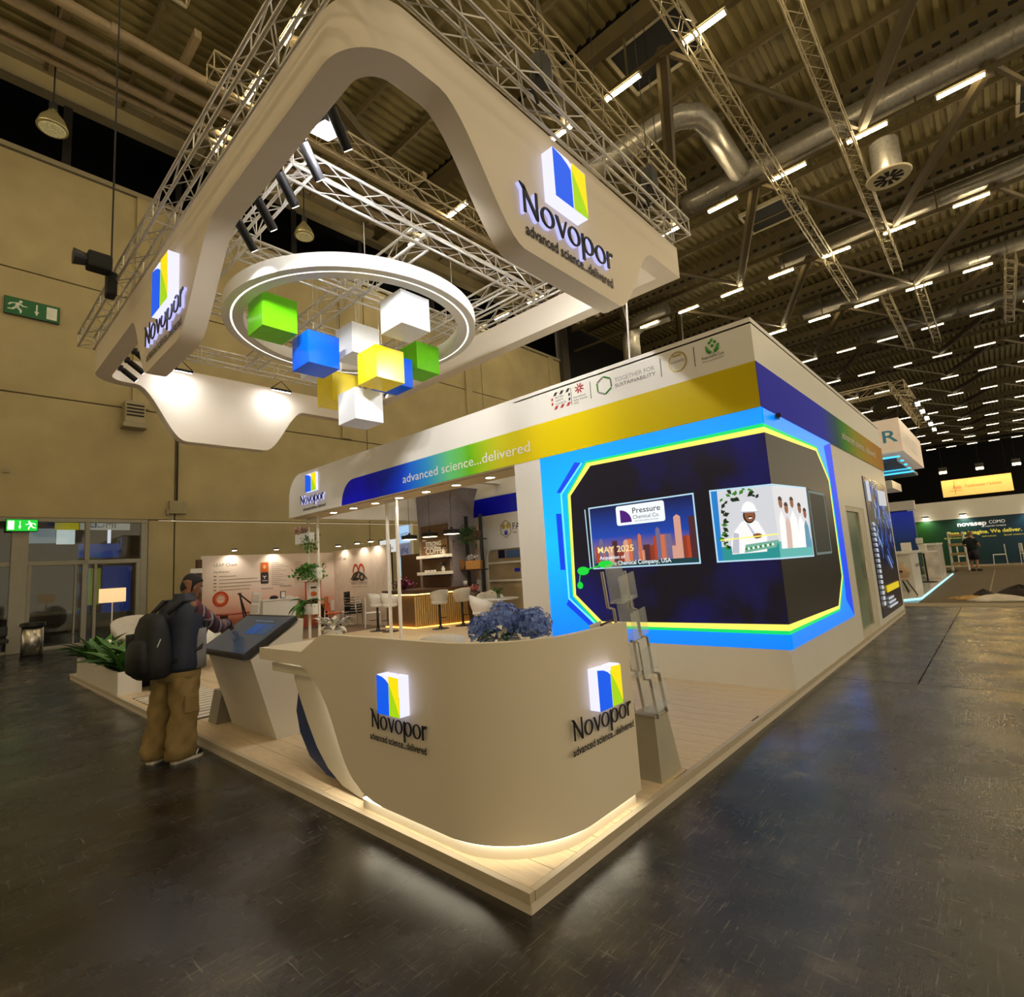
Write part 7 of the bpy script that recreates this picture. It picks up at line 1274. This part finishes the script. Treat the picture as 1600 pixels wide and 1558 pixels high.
for ph, (hx_, hy_), (kx, ky), (ax, ay) in ((0.3, (0, -0.10), (-0.005, -0.115), (-0.045, -0.115)), (2.1, (-0.01, 0.10), (-0.05, 0.125), (-0.11, 0.135))):
    rings = []
    for i in range(25):
        z = 0.82 - 0.785 * i / 24; t_ = (0.82 - z) / 0.36
        cx, cy_2 = (hx_ + (kx - hx_) * t_, hy_ + (ky - hy_) * t_) if z > 0.46 else (kx + (ax - kx) * (0.46 - z) / 0.43, ky + (ay - ky) * (0.46 - z) / 0.43)
        rx = lerp_tab([(-0.82, 0.14), (-0.62, 0.128), (-0.46, 0.118), (-0.28, 0.124), (-0.1, 0.13), (-0.06, 0.122), (-0.03, 0.105)], -z); ry = lerp_tab([(-0.82, 0.105), (-0.46, 0.10), (-0.1, 0.107), (-0.06, 0.10), (-0.03, 0.09)], -z)
        ring = oval((cx, cy_2, z), rx, ry, n=28, p=2.3)
        for q_, v_ in enumerate(ring):
            a_ = 2 * math.pi * q_ / 28; w_ = 0.007 * math.sin(3 * a_ + 21 * z + ph) + 0.006 * math.sin(5 * a_ - 34 * z + ph * 2) + 0.008 * math.sin(46 * z + 2 * a_ + ph) * max(0, 1 - z / 0.35)
            d_ = Vector((v_.x - cx, v_.y - cy_2, 0)).normalized(); ring[q_] = v_ + d_ * w_
        rings.append(ring)
    mbt.loft(rings)
mbt.build('trousers', khaki, P, smooth=True, local=True)
for y, kx in ((-0.222, -0.0), (0.232, -0.05)): MB().cbox(kx - 0.07, kx + 0.07, min(y, y * 0.93), max(y, y * 0.93), 0.44, 0.60, 0.01).build('cargo_pocket', khaki, P, local=True)
shoe_m = mat('black_sneaker', (28, 24, 24), 0.6); sole_m = mat('pale_sole', (214, 204, 184), 0.6)
for ax, ay, rz_ in ((0.01, -0.115, -0.05), (-0.06, 0.14, 0.15)):
    R_ = Matrix.Translation((ax, ay, 0)) @ Matrix.Rotation(rz_, 4, 'Z'); foot = lambda z, k: [Vector((x, y * k, z)) for x, y in ((-0.12, -0.03), (-0.10, -0.042), (-0.02, -0.04), (0.07, -0.05), (0.13, -0.045), (0.165, -0.02), (0.165, 0.02), (0.13, 0.042), (0.07, 0.045), (-0.02, 0.038), (-0.10, 0.042), (-0.12, 0.03))]
    MB().loft([foot(0.0, 1.05), foot(0.028, 1.07)]).xf(R_).build('shoe_sole', sole_m, P, local=True); up = lambda z, k, fx: [Vector((min(v.x, fx), v.y * k, z)) for v in foot(0, 1)]
    MB().loft([foot(0.028, 1.0), up(0.06, 0.95, 0.15), up(0.085, 0.85, 0.08), up(0.11, 0.8, 0.03)]).xf(R_).build('shoe', shoe_m, P, smooth=True, local=True)
    for k in range(2): MB().obox((0.055 + 0.03 * k, -0.048, 0.055), (0.012, 0.006, 0.05), Matrix.Rotation(0.5, 3, 'Y')).xf(R_).build('shoe_stripe', white2, P, local=True)
# backpack (worn, its own thing)
BP = thing('backpack', 'black backpack with side pocket worn by the visitor at the kiosk', 'backpack', P.location); BP.rotation_euler = P.rotation_euler
MB().loft([oval((-0.245, 0, z), rx, ry * 1.05, p=3.0) for z, rx, ry in ((0.79, 0.09, 0.12), (0.82, 0.125, 0.155), (0.95, 0.135, 0.165), (1.1, 0.125, 0.16), (1.25, 0.10, 0.145), (1.34, 0.07, 0.12), (1.38, 0.03, 0.07))]).build('main_bag', packm, BP, smooth=True, local=True)
MB().loft([oval((-0.36, 0, z), rx, ry, p=3.0) for z, rx, ry in ((0.84, 0.04, 0.1), (0.87, 0.07, 0.125), (1.02, 0.07, 0.125), (1.12, 0.05, 0.11), (1.15, 0.02, 0.08))]).build('front_pocket', packm, BP, smooth=True, local=True)
MB().loft([oval((-0.30, 0.165, z), 0.07, 0.05, p=2.5) for z in (0.95, 1.0, 1.16, 1.2)]).build('side_pocket', packm, BP, smooth=True, local=True); MB().tube((-0.34, -0.1, 1.17), (-0.30, 0.05, 1.24), 0.006, 6).build('zip_line', mat('zip_silver', (190, 190, 190), 0.4), BP, local=True); MB().tube((-0.30, -0.165, 1.08), (-0.27, -0.168, 1.15), 0.005, 6).build('zip_pull', MATS['zip_silver'], BP, local=True)
for y in (-0.13, 0.13): MB().path([(-0.17, y * 0.9, 1.37), (-0.06, y, 1.475), (0.06, y * 1.1, 1.47), (0.155, y * 1.25, 1.35), (0.17, y * 1.3, 1.18), (0.08, y * 1.65, 1.02), (-0.15, y * 1.2, 0.92)], 0.021, 7).build('shoulder_strap', packm, BP, smooth=True, local=True)
# distant person
Q = thing('person', 'distant fair haired worker in dark shirt and shorts on the aisle', 'person', (30.6, -0.68, 0.012)); Q.rotation_euler = (0, 0, -0.6)
V = [(0, 0, 0.95), (0, 0, 1.15), (0, 0, 1.38), (0, 0, 1.5), (0.02, 0, 1.6), (0.03, 0, 1.68), (0.03, 0, 1.76), (0, -0.2, 1.46), (-0.05, -0.34, 1.22), (0.12, -0.26, 1.1), (0, 0.2, 1.46), (-0.05, 0.34, 1.22), (0.12, 0.24, 1.12), (0, -0.1, 0.9), (0, -0.12, 0.5), (-0.02, -0.12, 0.1), (0, 0.1, 0.9), (0.05, 0.14, 0.5), (0.02, 0.16, 0.1), (0.12, -0.12, 0.05), (0.16, 0.17, 0.05)]
skinned('body', V, [(0, 1), (1, 2), (2, 3), (3, 4), (4, 5), (5, 6), (3, 7), (7, 8), (8, 9), (3, 10), (10, 11), (11, 12), (0, 13), (13, 14), (14, 15), (0, 16), (16, 17), (17, 18), (15, 19), (18, 20)], [0.13, 0.14, 0.15, 0.11, 0.055, 0.085, 0.075, 0.065, 0.045, 0.035, 0.065, 0.045, 0.035, 0.09, 0.06, 0.04, 0.09, 0.06, 0.04, 0.04, 0.04], mat('fair_skin', (190, 140, 112), 0.5), Q)
MB().loft([oval((0, 0, 0.92), 0.15, 0.19, p=2.4), oval((0, 0, 1.15), 0.155, 0.195, p=2.4), oval((0, 0, 1.4), 0.165, 0.225, p=2.4), oval((0, 0, 1.5), 0.12, 0.17), oval((0.01, 0, 1.56), 0.07, 0.08)]).build('shirt', mat('dark_teal_shirt', (28, 38, 42), 0.8), Q, smooth=True, local=True)
for y in (-1, 1): MB().path([(0, y * 0.2, 1.47), (-0.04, y * 0.31, 1.27)], [0.085, 0.07], 12).build('shirt_sleeve', MATS['dark_teal_shirt'], Q, local=True); MB().loft([oval((0, y * 0.1, 0.97), 0.14, 0.11), oval((0.02, y * 0.12, 0.52), 0.11, 0.095)]).build('shorts_leg', mat('dark_shorts', (36, 36, 40), 0.8), Q, smooth=True, local=True); MB().loft([oval((0.07, y * 0.14, 0.0), 0.14, 0.05), oval((0.06, y * 0.14, 0.06), 0.13, 0.05), oval((0.03, y * 0.14, 0.11), 0.06, 0.045)]).build('shoe', blackm, Q, smooth=True, local=True)
MB().ell((0.01, 0, 1.74), (0.1, 0.092, 0.09), 12, 8).build('hair', mat('fair_hair', (150, 110, 66), 0.8), Q, smooth=True, local=True)
